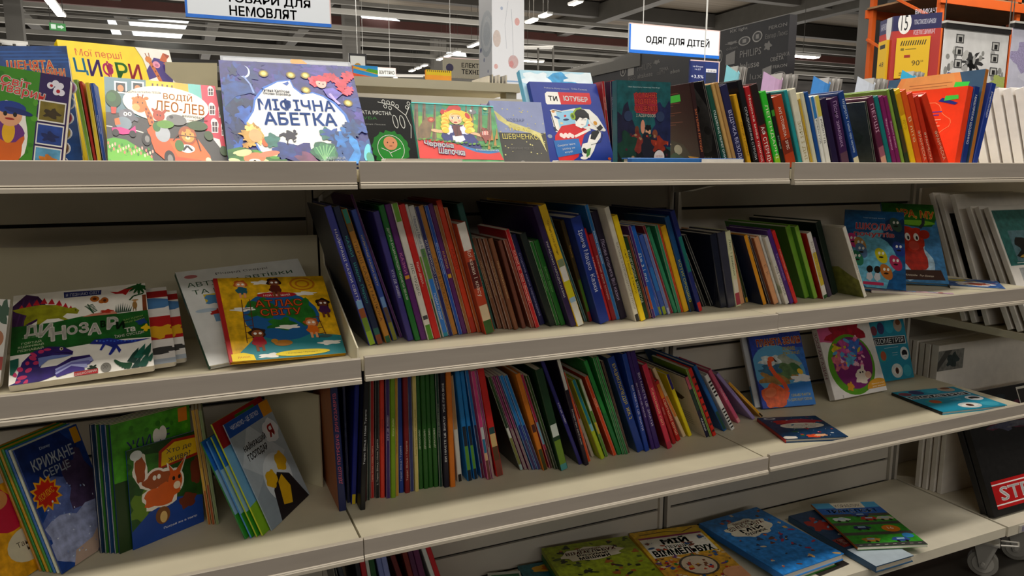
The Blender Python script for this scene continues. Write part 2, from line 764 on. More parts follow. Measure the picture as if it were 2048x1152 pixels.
FLOOR = M('33302b', 0.35, 0.15, 3.0)
CONC = M('5a574f', 0.8, 0.12, 1.5)
CEIL = M('6a6052', 0.75, 0.22, 0.8, stretch=(0.3, 9, 1))
STEEL = M('6d6b64', 0.5, 0.06, 4.0)
DSTEEL = M('45423c', 0.55, 0.1, 4.0)
b = MB(); b.box((-25, -6, -0.1), (60, 70, 0), FLOOR); struct(b.build('floor'))
b = MB(); b.box((-25, -6, 6.6), (60, 70, 6.7), CEIL)
struct(b.build('ceiling'))
b = MB(); b.box((-25, 70, 0), (60, 70.2, 6.6), CONC); struct(b.build('wall_back'))
b = MB(); b.box((60, -6, 0), (60.2, 70, 6.6), CONC); struct(b.build('wall_right'))
b = MB(); b.box((-25.2, -6, 0), (-25, 70, 6.6), CONC); struct(b.build('wall_left'))

# ------------------------------------------------------------------ shelf units
SHELF = M('c8bfa4', 0.5, 0.05, 9.0)
LIP = M('a0968a', 0.5, 0.06, 14.0, stretch=(.3, 4, 4))
LIPE = M('b8ae9c', 0.5, 0.05, 9.0)
PANEL = M('c2bcb0', 0.6, 0.05, 6.0)
DARK = M('1c1814', 0.8)
YF, YB = 1.318, 1.762
SURF = {'T': -0.005, 'S1': -0.364, 'S': -0.352, 'R': -0.708, 'B': -1.113}


def shelf_board(root, x0, x1, surf, top, bot, name='shelf_board', xl0=None, xl1=None, bx=0.006):
    xl0 = x0 if xl0 is None else xl0
    xl1 = x1 if xl1 is None else xl1
    mb = MB()
    mb.box((x0, YF + 0.012, z(surf - 0.022)), (x1, YB - 0.012, z(surf)), SHELF)
    o = mb.build(name, root)
    lp = MB()
    h = top - bot
    prof = [(YF + 0.013, z(top)), (YF + 0.004, z(top)), (YF + 0.003, z(top - 0.0015)), (YF + 0.003, z(bot + h * .24)), (YF + 0.0005, z(bot + h * .2)),
            (YF + 0.003, z(bot + h * .17)), (YF + 0.001, z(bot + 0.008)), (YF - 0.001, z(bot + 0.006)), (YF - 0.001, z(bot)), (YF + 0.013, z(bot))]
    ms = [LIPE, LIPE, LIP, LIPE, LIPE, LIP, LIPE, LIPE, LIPE, LIPE]
    n = len(prof)
    for i in range(n):
        (ya, za), (yb, zb) = prof[i], prof[(i + 1) % n]
        lp.face([(xl0, ya, za), (xl0, yb, zb), (xl1, yb, zb), (xl1, ya, za)], ms[i])
    for x in (xl0, xl1):
        lp.face([(x, ya, za) for ya, za in prof], LIPE)
    lp.build('front_edge_strip', o)
    # steel bracket at each end, under the board
    for x in (x0 + 0.006, x1 - 0.009):
        br = MB()
        br.prism([(YB - 0.013, surf - 0.0225), (YB - 0.013, surf - 0.066), (YB - 0.05, surf - 0.064), (YB - 0.16, surf - 0.045), (YF + 0.09, surf - 0.034), (YF + 0.07, surf - 0.0225)],
                 lambda u, v, d: (d, u, z(v)), x, x + 0.003, PANEL)
        br.build('bracket', o)
    return o


def slat_panel(root, x0, x1, z0, z1, pitch=0.0834, ref=-0.118, name='back_panel'):
    mb = MB()
    mb.box((x0, YB + 0.008, z(z0)), (x1, YB + 0.018, z(z1)), DARK)
    k0 = math.floor((z0 - ref) / pitch)
    a = z0
    for k in range(k0, 60):
        g = ref + k * pitch
        e = min(z1, g - 0.004)
        if e > a + .004:
            mb.box((x0, YB, z(a)), (x1, YB + 0.009, z(e)), PANEL)
            # lower lip of the groove
        a = max(a, g + 0.004)
        if g > z1:
            break
    return mb.build(name, root)


def upright(root, x, z0, z1):
    mb = MB()
    mb.box((x - 0.016, YB - 0.010, z(z0)), (x - 0.004, YB + 0.03, z(z1)), PANEL)
    mb.box((x - 0.004, YB + 0.006, z(z0)), (x + 0.012, YB + 0.03, z(z1)), DARK)
    mb.box((x + 0.012, YB - 0.010, z(z0)), (x + 0.024, YB + 0.03, z(z1)), PANEL)
    return mb.build('upright', root)


def base(root, x0, x1):
    mb = MB()
    mb.box((x0, 1.349, z(-1.143)), (x1, YB - 0.012, z(-1.113)), M('cfc7b2', 0.5, 0.06, 9.0))
    mb.box((x0 + 0.10, 1.45, z(-1.165)), (x1 - 0.10, YB - 0.03, z(-1.1432)), DSTEEL)
    mb.build('base_board', root)


def caster(root, x, y, zt=-1.143, rot=33):
    zt = z(zt) - 0.0235
    mb = MB()
    rw = 0.042
    c = Vector((x, y, rw + 0.0005))
    d = Vector((math.cos(R(rot)), math.sin(R(rot)), 0))
    s = Vector((-d.y, d.x, 0))
    mb.bar(c - d * 0.014, c + d * 0.014, rw, M('77746c', 0.4), 28)
    mb.bar(c - d * 0.0155, c + d * 0.0155, rw * .72, M('8f8c84', 0.35), 24)
    mb.build('caster_wheel', root)
    fk = MB()
    top = Vector((x, y, zt - .003))
    for k in (-1, 1):
        o = c + d * 0.020 * k
        fk.prism([(-0.008, -0.012), (0.008, -0.012), (0.030, zt - c.z - .006), (-0.036, zt - c.z - .006)], lambda u, v, q: tuple(o + s * u + Vector((0, 0, v)) + d * q), -0.0012, 0.0012, M('b4b1a9', 0.3, metal=.6))
    fk.bar(c - d * .024, c + d * .024, 0.006, M('d0cdc5', 0.3, metal=.7), 10)
    fk.beam(top - s * 0.040, top + s * 0.034, 0.056, 0.006, M('b4b1a9', 0.3, metal=.6))
    fk.bar((top.x, top.y, zt), (top.x, top.y, zt + .0234), 0.014, M('d8d4ca', 0.4), 12)
    fk.build('caster_fork', root)
    lv = MB()
    e = top - s * .042 + Vector((0, 0, .002))
    for k in (-1, 1):
        lv.bar(e + d * .018 * k, e - s * .045 + d * .014 * k + Vector((0, 0, .008)), .0035, M('c0bdb5', 0.3, metal=.7), 6)
    lv.bar(e - s * .045 - d * .016 + Vector((0, 0, .008)), e - s * .045 + d * .016 + Vector((0, 0, .008)), .0035, M('c0bdb5', 0.3, metal=.7), 6)
    lv.build('brake_lever', root)


ua = empty('shelf_unit', (0, 0, 0))
tag(ua, 'grey slatwall shelf unit at the left end, with cream cardboard trays on its shelves', 'shelf')
shelf_board(ua, -0.712, 0.287, SURF['T'], 0.010, -0.039)
shelf_board(ua, -0.712, 0.283, SURF['S1'], -0.348, -0.395)
shelf_board(ua, -0.712, 0.272, SURF['R'], -0.7035, -0.7465, xl1=0.2755)
slat_panel(ua, -0.712, 0.262, -1.14, 0.17)
base(ua, -0.712, 0.287)
upright(ua, 0.279, -1.14, 0.17)
ub = empty('shelf_unit', (0, 0, 0))
tag(ub, 'middle shelf unit packed with leaning spines on its second and third shelves', 'shelf')
shelf_board(ub, 0.293, 1.289, SURF['T'], 0.010, -0.038)
shelf_board(ub, 0.286, 1.280, SURF['S'], -0.3455, -0.3915, xl0=0.290, xl1=1.281)
shelf_board(ub, 0.2765, 1.274, SURF['R'], -0.7035, -0.7455, xl0=0.2775, xl1=1.2765)
slat_panel(ub, 0.304, 1.274, -1.14, 0.17)
base(ub, 0.289, 1.288)
upright(ub, 1.288, -1.14, 0.17)
uc = empty('shelf_unit', (0, 0, 0))
tag(uc, 'shelf unit with face-out books and nearly bare lower shelves, standing on a caster', 'shelf')
shelf_board(uc, 1.300, 2.285, SURF['T'], 0.011, -0.041, xl0=1.304)
shelf_board(uc, 1.2815, 2.285, SURF['S'], -0.3435, -0.3905)
shelf_board(uc, 1.2785, 2.285, SURF['R'], -0.699, -0.7405, xl0=1.2815)
slat_panel(uc, 1.313, 2.262, -1.14, 0.17)
base(uc, 1.290, 2.291)
upright(uc, 2.281, -1.14, 0.17)
caster(uc, 2.262, 1.39)
caster(uc, 1.34, 1.43)
# ledge of the shelving that stands back to back with the middle unit
rb = empty('rear_shelf', (0, 0, 0))
tag(rb, 'cream shelf board of the unit behind, edge showing above the middle top shelf', 'shelf')
mb = MB()
mb.box((0.30, 1.85, z(0.196)), (0.846, 2.25, z(0.218)), SHELF)
mb.build('shelf_board', rb)
mb = MB()
for x in (0.32, 0.81):
    mb.box((x, 1.86, z(-0.0045)), (x + 0.03, 1.90, z(0.1955)), SHELF)
    mb.box((x, 2.2, z(-0.0045)), (x + 0.03, 2.235, z(0.1955)), SHELF)
mb.build('upright', rb)

# neighbouring unit with blank canvases
ud = empty('shelf_unit', (0, 0, 0))
tag(ud, 'cream shelf unit full of stretched canvases beyond the right end of the books', 'shelf')
NB = {'M': -0.50, 'L': -0.80, 'B': -1.117}
mb = MB(); mb.box((2.309, 1.352, z(-1.150)), (3.3, 1.85, z(-1.117)), M('cfc7b2', 0.5, 0.06, 9.0)); bb = mb.build('base_board', ud)
mb = MB(); mb.box((2.36, 1.3515, z(-1.146)), (3.3, 1.3485, z(-1.122)), M('b9b4aa', 0.35)); mb.box((2.372, 1.3478, z(-1.143)), (2.43, 1.3484, z(-1.126)), M('8a8496', 0.3))
mb.build('price_rail', bb)
mb = MB(); mb.box((2.309, 1.36, z(-0.522)), (3.3, 1.85, z(-0.50)), SHELF); mb.build('shelf_board', ud)
mb = MB(); mb.box((2.309, 1.635, z(-0.822)), (3.3, 1.85, z(-0.80)), SHELF); mb.build('shelf_board', ud)
mb = MB(); mb.box((2.309, 1.345, z(-0.027)), (3.3, 1.85, z(-0.005)), SHELF); mb.build('shelf_board', ud)
mb = MB(); mb.box((2.309, 1.852, z(-1.15)), (3.3, 1.87, z(-0.05)), PANEL); mb.build('back_panel', ud)
mb = MB(); mb.box((2.309, 1.80, 0.0), (2.325, 1.85, z(-0.05)), PANEL); mb.build('upright', ud)
caster(ud, 2.46, 1.41, zt=-1.1505)


# cream card trays: folded card standing behind the books
def card(pts, y0, label, name='cardboard_tray', th=0.003, Yd=None):
    """panel outline given as pixels on the plane Y = y0"""
    c = [onY(x, y, y0) for x, y in pts]
    mb = MB()
    mb.prism([(p.x, p.z) for p in c], lambda u, v, d: (u, d, v), y0, y0 + th, M('c4bb9c', 0.7, 0.05, 8))
    return mb.build(name), c


# ------------------------------------------------------------------ spine rows
AL = {'tx': 'text', 'tc': 'tcol', 'd': 'tdir', 'tp': 'tpos', 'b': 'bands', 'ba': 'back_art', 'sp': 'spine'}


def Z(ox, oy, s, ents):
    out = []
    for e in ents:
        op = {AL.get(k, k): v for k, v in (e[7] if len(e) > 7 else {}).items()}
        if 'Yt' in op:
            op['Y'] = op.pop('Yt')
        out.append((ox + e[0] / s, ox + e[1] / s, oy + e[2] / s, ox + e[3] / s, oy + e[4] / s, e[5], e[6], op))
    return out


def art_shade(c1, c2, c3):
    def f(a):
        a.B(.45, .25, .5, .3, c2, .2, pt=True)
        a.B(.6, .6, .3, .22, c3, .25, pt=True)
        a.bits(14, .05, .05, .95, .9, [c1, c2, c3], .03, .08)
    return f


def art_plants(a):
    a.B(.5, .1, .7, .28, '8c8f4a', .15, pt=True)
    a.L([(.25, .2), (.3, .6), (.42, .8)], .012, '4d4636')
    for x, y in ((.3, .6), (.2, .75), (.42, .82), (.35, .5), (.15, .62)):
        a.E(x, y, .07, .025, '3a3a30', 40)


def art_label_panel(a):
    a.R(.12, .12, .8, .88, '3d3d3d')
    a.R(.12, .9, .7, .96, '6c6c6c')
    for i in range(14):
        a.R(.18, .80 - .03 * i, .74 - .1 * (i % 3), .812 - .03 * i, '8b8b8b')
    a.L([(.15, .3), (.5, .36), (.8, .2)], .01, '8b8b8b')


def art_sketch(a):
    a.R(0, 0, 1, 1, 'ddd6c8')
    a.B(.45, .62, .3, .22, '5d4a3f', .3, pt=True)
    a.B(.5, .68, .15, .12, 'a8463a', .3)
    for i in range(6):
        a.R(.15, .35 - .04 * i, .85, .358 - .04 * i, '8d8375')


G4 = [(0, 0.09, '3a8a35'), (0.87, 1, '7cb342')]
second = Z(620, 370, 3.2925, [
    (390, 440, 1060, 92, 148, '4a4fa6', 'indigo', dict(tx='НАЙКРАЩІ КАЗКИ СВІТУ', tc='e8e4d8', tp=(.3, .86), f='white serif title', back='343a48', b=[(0, .1, '9bb82a'), (.1, .2, '7d9a32'), (.2, .27, 'a5602f'), (.27, .33, '8fb6d8')])),
    (443, 490, 1055, 150, 150, '12294f', 'navy', dict(tx='КАЗКИ   Шарль Перро', tc='3f9c93', tp=(.2, .9), f='teal title', b=[(0, .07, '8a4a24'), (.07, .12, '2c6b62')])),
    (500, 542, 1043, 205, 168, 'c08a35', 'gold', dict(tx='ПЕРШІ КАЗКИ МАЛЮКА', tc='5b3d14', tp=(.15, .78), f='green end bands', b=[(0, .05, '2b6b4a'), (.9, 1, '2f8f7a'), (.84, .9, '7d6a3a')])),
    (546, 584, 1028, 268, 170, '3d59a8', 'royal blue', dict(tx='НАЙКРАЩІ КАЗКИ СВІТУ', tc='d8c26a', tp=(.36, .88), f='yellow title', b=[(0, .14, '8f8f2c'), (.14, .26, '6f5a4a'), (.26, .34, '7fa2cc')])),
    (586, 606, 985, 264, 66, '6d2f7a', 'tall purple', dict(f='plain spine', Yt=1.47)),
    (612, 655, 1034, 335, 195, '4a3f8a', 'blue violet', dict(tx='ХТО ДЕ ЖИВЕ?', tc='dcd8e6', tp=(.34, .56), f='small white title')),
    (656, 694, 1033, 362, 155, '1e7a34', 'green', dict(tx='ДИТЯЧА ЕНЦИКЛОПЕДІЯ ПЛАНЕТИ ЗЕМЛЯ', tc='e6e8d8', tp=(.31, .84), f='long white title')),
    (695, 736, 1029, 405, 148, '6a2478', 'purple', dict(tx='КАЗКИ', tc='d77aa8', tp=(.5, .65), f='pink title', b=[(.46, .485, 'e0a030')])),
    (737, 780, 1027, 447, 142, 'e2ddd2', 'white', dict(tx='ЛІС ЧУДЕС', tc='2d3d2a', tp=(.33, .57), f='green end bands', b=[(0, .11, '5f9a2c'), (.87, 1, '7cb03a'), (.15, .18, '555555')])),
    (784, 828, 1021, 497, 150, 'd0281c', 'red', dict(tx='Казки дідуся...', tc='f2dcd0', tp=(.4, .58), f='small white title')),
    (830, 852, 1012, 535, 152, 'd8d6d0', 'pale grey', dict(tx='Маша Моряк Тая Холод', tc='555048', tp=(.66, .93), f='thin spine', b=[(0, .3, '3a5a38'), (.3, .62, '7f9a38')])),
    (853, 893, 1006, 583, 155, 'd4d2cc', 'silver white', dict(tx='Мишка Маша Казка', tc='3a4a6a', tp=(.62, .92), f='blue lower half', b=[(0, .03, '37a0b0'), (.03, .45, '3a86d0'), (.45, .68, '6f9a50')], texts=[('ПОДАЙ ПУДИНГ', 'f0f0ea', (.13, .34), .5, .6)])),
    (894, 924, 1001, 628, 160, '262a72', 'dark blue', dict(tx='КОТИГОРОШКО і казки', tc='e0d8c8', tp=(.3, .82), f='spaced white title')),
    (926, 962, 992, 655, 155, 'c48a3c', 'tan', dict(tx='КАЗКИ В МАЛЮНКАХ', tc='6a3f1c', tp=(.2, .6), f='brown title')),
    (963, 990, 991, 692, 155, '2a62b8', 'mid blue', dict(tx='Вірші й пісні малюкам', tc='cfe0f0', tp=(.3, .9), f='pale script title')),
    (991, 1024, 986, 720, 143, '6a2a72', 'plum', dict(tx='КАЗКИ', tc='d8a040', tp=(.5, .66), f='gold title', b=[(.44, .47, 'e0b030')])),
    (1025, 1050, 982, 750, 158, 'a8763c', 'brown', dict(tx='КАЗКИ НАРОДІВ СВІТУ', tc='5a3818', tp=(.16, .6), f='dark title')),
    (1051, 1088, 978, 765, 124, 'd4491c', 'orange red', dict(tx='КАЗКИ', tc='8a2a10', tp=(.45, .68), f='rust title', b=[(0, .12, 'b83a20')])),
    (1089, 1112, 976, 818, 172, 'b8641e', 'amber', dict(f='narrow spine')),
    (1120, 1186, 990, 878, 278, 'c2502a', 'rust and white', dict(tx='Мої казки 1 класу', tc='f0dcc8', tp=(.34, .78), f='green foot', b=[(0, .12, '3f6a2a'), (.12, .26, 'dcc8a8'), (.42, .66, '6a1f18'), (.76, 1, 'ece6dc')], k='h')),
    (1187, 1230, 962, 905, 148, '17584e', 'dark teal', dict(tx='Зелений народний казки', tc='cfd8c8', tp=(.3, .62), f='small pale title')),
]) + Z(900, 370, 3.2925, [
    (318, 346, 950, 132, 360, '8a5a3c', 'cocoa', dict(tx='ПРИГОДНИЦЬКІ КНИЖКИ', tc='c8a878', tp=(.35, .75), f='gold title')),
    (350, 373, 953, 163, 360, '8a5a3c', 'cocoa', dict(tx='ПРИГОДНИЦЬКІ КНИЖКИ', tc='c8a878', tp=(.35, .75), f='gold title')),
    (385, 411, 955, 200, 362, '8a5a3c', 'cocoa', dict(tx='ПРИГОДНИЦЬКІ КНИЖКИ', tc='c8a878', tp=(.35, .75), f='gold title')),
    (425, 454, 957, 237, 362, '8a5a3c', 'cocoa', dict(tx='ПРИГОДНИЦЬКІ КНИЖКИ', tc='d8b078', tp=(.35, .75), f='gold title')),
    (478, 506, 948, 315, 372, '7d4a38', 'umber', dict(f='blank spine')),
    (535, 561, 944, 345, 368, '94503a', 'russet', dict(f='blank spine')),
    (562, 590, 944, 342, 308, 'cc1f2a', 'scarlet', dict(tx='КАЗКИ 30   Іван Малкович', tc='f0d8c0', tp=(.2, .85), f='white title')),
    (594, 632, 926, 398, 335, '2c2a62', 'midnight blue', dict(tx='Сторінка казок перекладена', tc='a8a8d0', tp=(.1, .8), f='lilac title')),
    (645, 688, 935, 440, 330, '1c2c22', 'black green', dict(f='dark blank spine')),
    (690, 716, 930, 500, 386, '2a7a2e', 'leaf green', dict(tx='Зелені казки', tc='7fb86a', tp=(.4, .7), f='faint title')),
    (718, 752, 930, 522, 380, '2a7a2e', 'leaf green', dict(tx='Зелені казки', tc='7fb86a', tp=(.4, .7), f='faint title')),
    (800, 838, 937, 540, 152, '3a1f58', 'dark violet', dict(tx='УКРАЇНСЬКІ НАРОДНІ КАЗКИ', tc='e0dcd0', tp=(.25, .72), f='white title', w=.34)),
    (839, 888, 934, 570, 150, 'e6c21c', 'yellow and white', dict(tx='Чарівна казка дитини', tc='7a5a10', tp=(.6, .88), f='picture blocks', w=.34, b=[(0, .2, 'e2e0d6'), (.2, .24, 'a8c4d8'), (.24, .38, 'd8d020'), (.38, .5, 'e6e2da'), (.5, .56, '8f9a78')])),
    (889, 908, 903, 650, 216, '2f6a6a', 'slate teal', dict(f='thin spine')),
    (909, 936, 905, 690, 252, '5a4a28', 'olive brown', dict(tx='Книга', tc='d0a040', tp=(.6, .8), f='orange marks', b=[(0, .1, '9a2a28'), (.1, .42, '5f8a2c')])),
    (940, 1008, 924, 726, 232, '1c3f96', 'thick blue', dict(tx='Ірина Мацко  Казки', tc='d8d8ea', tp=(.3, .88), f='white script title', k='h')),
    (1009, 1022, 905, 766, 212, 'b8b4ba', 'light grey', dict(f='very thin spine')),
    (1023, 1051, 900, 825, 308, 'c8232c', 'crimson', dict(tx='ТАЄМНИЦІ казки', tc='f0d8d0', tp=(.25, .8), f='white title')),
    (1053, 1086, 897, 868, 345, 'a0202a', 'dark red', dict(tx='Кожний день історія', tc='e0b8a8', tp=(.2, .8), f='pink title')),
    (1087, 1112, 892, 833, 156, '2a82c0', 'sky blue', dict(tx='Велика книга мами', tc='e4f0f4', tp=(.5, .78), f='white title')),
    (1114, 1160, 890, 900, 190, '2a1c3c', 'blackberry', dict(tx='Лісова планета Всі казки', tc='c0b0d0', tp=(.18, .75), f='pale title')),
    (1165, 1198, 907, 918, 172, 'ded8c8', 'ivory', dict(tx='КАЗКИ ЗАПОВІДНОГО ЛІСУ', tc='8a8070', tp=(.08, .72), f='grey title', b=[(.0, .06, '3a3a3a')])),
    (1199, 1234, 905, 970, 228, 'f2d414', 'bright yellow', dict(tx='Сніг і вірші 4 книги', tc='8a6a10', tp=(.1, .85), f='brown title')),
    (1243, 1284, 893, 1085, 366, '1a4a20', 'forest green', dict(tx='КОТИГОРОШКА ЗАПОВІТНА', tc='d8dcc0', tp=(.2, .85), f='white title')),
    (1286, 1310, 884, 1110, 355, '8a4a30', 'chestnut', dict(f='thin spine')),
]) + Z(1180, 370, 3.84, [
    (455, 481, 1030, 212, 345, '5a2a7a', 'violet', dict(f='orange flames', b=[(.1, .35, 'c05a28')])),
    (483, 532, 1018, 262, 345, '1f6ec4', 'azure', dict(tx='Де 3 і як?', tc='e0ecf4', tp=(.35, .75), f='white title')),
    (535, 558, 1002, 330, 398, '5068b8', 'periwinkle', dict(f='green foot', b=[(0, .1, 'a0b030')])),
    (562, 597, 1001, 375, 393, '4a6ab4', 'steel blue', dict(f='lime foot', b=[(0, .1, 'a8b838'), (.3, .6, '3a86c8')])),
    (598, 622, 998, 402, 393, '7a8ac0', 'lavender', dict(f='pale foot', b=[(0, .08, 'c8c8e0')])),
    (623, 645, 990, 380, 333, '9a2438', 'garnet', dict(f='speckled spine')),
    (650, 679, 986, 430, 335, '3f9a72', 'jade', dict(f='matching spine')),
    (680, 704, 984, 470, 332, '3f9a72', 'jade', dict(f='matching spine')),
    (705, 720, 980, 490, 325, 'd4521c', 'orange', dict(f='thin spine')),
    (722, 763, 980, 518, 335, 'e8b81c', 'mustard', dict(f='plain spine')),
    (766, 806, 978, 527, 272, '1a5a8a', 'peacock blue', dict(tx='КОТИГОРОШКО', tc='c8c030', tp=(.1, .55), f='yellow title', b=[(0, .12, '1c2418')])),
    (836, 872, 977, 575, 230, '22307a', 'tall navy', dict(f='red foot', b=[(0, .09, 'd02a24'), (.4, .75, '1c8078')], w=.28)),
    (873, 898, 938, 668, 388, '1e2220', 'black', dict(f='blank spine')),
    (930, 952, 935, 720, 390, '22262a', 'charcoal', dict(f='grey label sheet', ba=art_label_panel, w=.22)),
    (958, 1008, 952, 850, 395, '1c2030', 'blue black', dict(f='glossy spine', gloss=.2)),
    (1010, 1072, 950, 882, 390, '3a3a48', 'dark grey', dict(f='glossy spine', gloss=.2)),
    (1074, 1116, 943, 938, 385, 'dcdcb8', 'cream and green', dict(tx='Лис і равлик', tc='5a6a4a', tp=(.4, .9), f='leafy picture spine', b=[(.02, .18, 'b84a5a'), (.18, .36, 'e8e0d0')])),
]) + Z(1360, 370, 3.84, [
    (466, 503, 919, 310, 405, 'dca67c', 'peach', dict(tx='А. Е.', tc='9a6a48', tp=(.3, .7), f='faint title', k='h', w=.2, back='b8784a')),
    (506, 530, 905, 372, 400, '3a4a1c', 'moss green', dict(f='yellow foot', b=[(0, .07, 'd8b020')])),
    (643, 672, 924, 468, 410, 'e0a024', 'navy and yellow', dict(f='yellow spine', back='10284e', w=.21)),
    (684, 704, 918, 505, 412, '4a3a3a', 'taupe', dict(f='speckled spine')),
    (725, 764, 921, 555, 420, 'dca67c', 'light peach', dict(tx='Е. К.', tc='9a6a48', tp=(.3, .7), f='faint title', k='h', w=.2, back='a86a4a')),
    (768, 785, 918, 592, 405, 'd8d8d4', 'thin white', dict(f='thin spine')),
    (815, 846, 920, 650, 408, 'dedad2', 'chalk white', dict(tx='УСІ ПРО ВСЕ', tc='6a5a5a', tp=(.1, .6), f='red flower cover', ba=art_shade('c8302a', 'b8c0a8', 'e0b030'), w=.2)),
    (850, 882, 917, 660, 362, '5a2a86', 'amethyst', dict(tx='Енциклопедія', tc='b898d0', tp=(.3, .7), f='lilac title')),
    (884, 912, 914, 706, 362, 'd42a2a', 'cherry red', dict(tx='Енциклопедія тварин', tc='f0c8a8', tp=(.2, .85), f='pale title')),
    (962, 1001, 874, 810, 326, '7aa83a', 'grass green', dict(f='plain spine', back='4a8a34', w=.24)),
    (1028, 1060, 877, 868, 332, '8fba4a', 'lime green', dict(f='plain spine', back='5a9a3a', w=.24)),
    (1104, 1140, 878, 975, 378, 'e4e0d8', 'white and red', dict(tx='Історія тварин', tc='8a7a6a', tp=(.3, .9), f='red cover', back='b82a1c', w=.2, b=[(.0, .05, '3a6a3a'), (.2, .7, 'd8c040')])),
    (1142, 1176, 864, 1012, 420, '56485e', 'mauve grey', dict(f='plain spine')),
    (1178, 1222, 846, 1042, 294, '173024', 'bottle green', dict(f='blank tall spine', w=.3)),
    (1414, 1443, 867, 1206, 367, 'e8e4da', 'white', dict(tx='Казки птахів і звірів', tc='8a8478', tp=(.1, .8), f='grey plant cover', back='b4b0a6', ba=art_plants, w=.20)),
])
row(0, 0, 1, z(SURF['S']), 'second shelf', second, group='spines on the second shelf', prev='cardboard tray', nxt='blue monster')

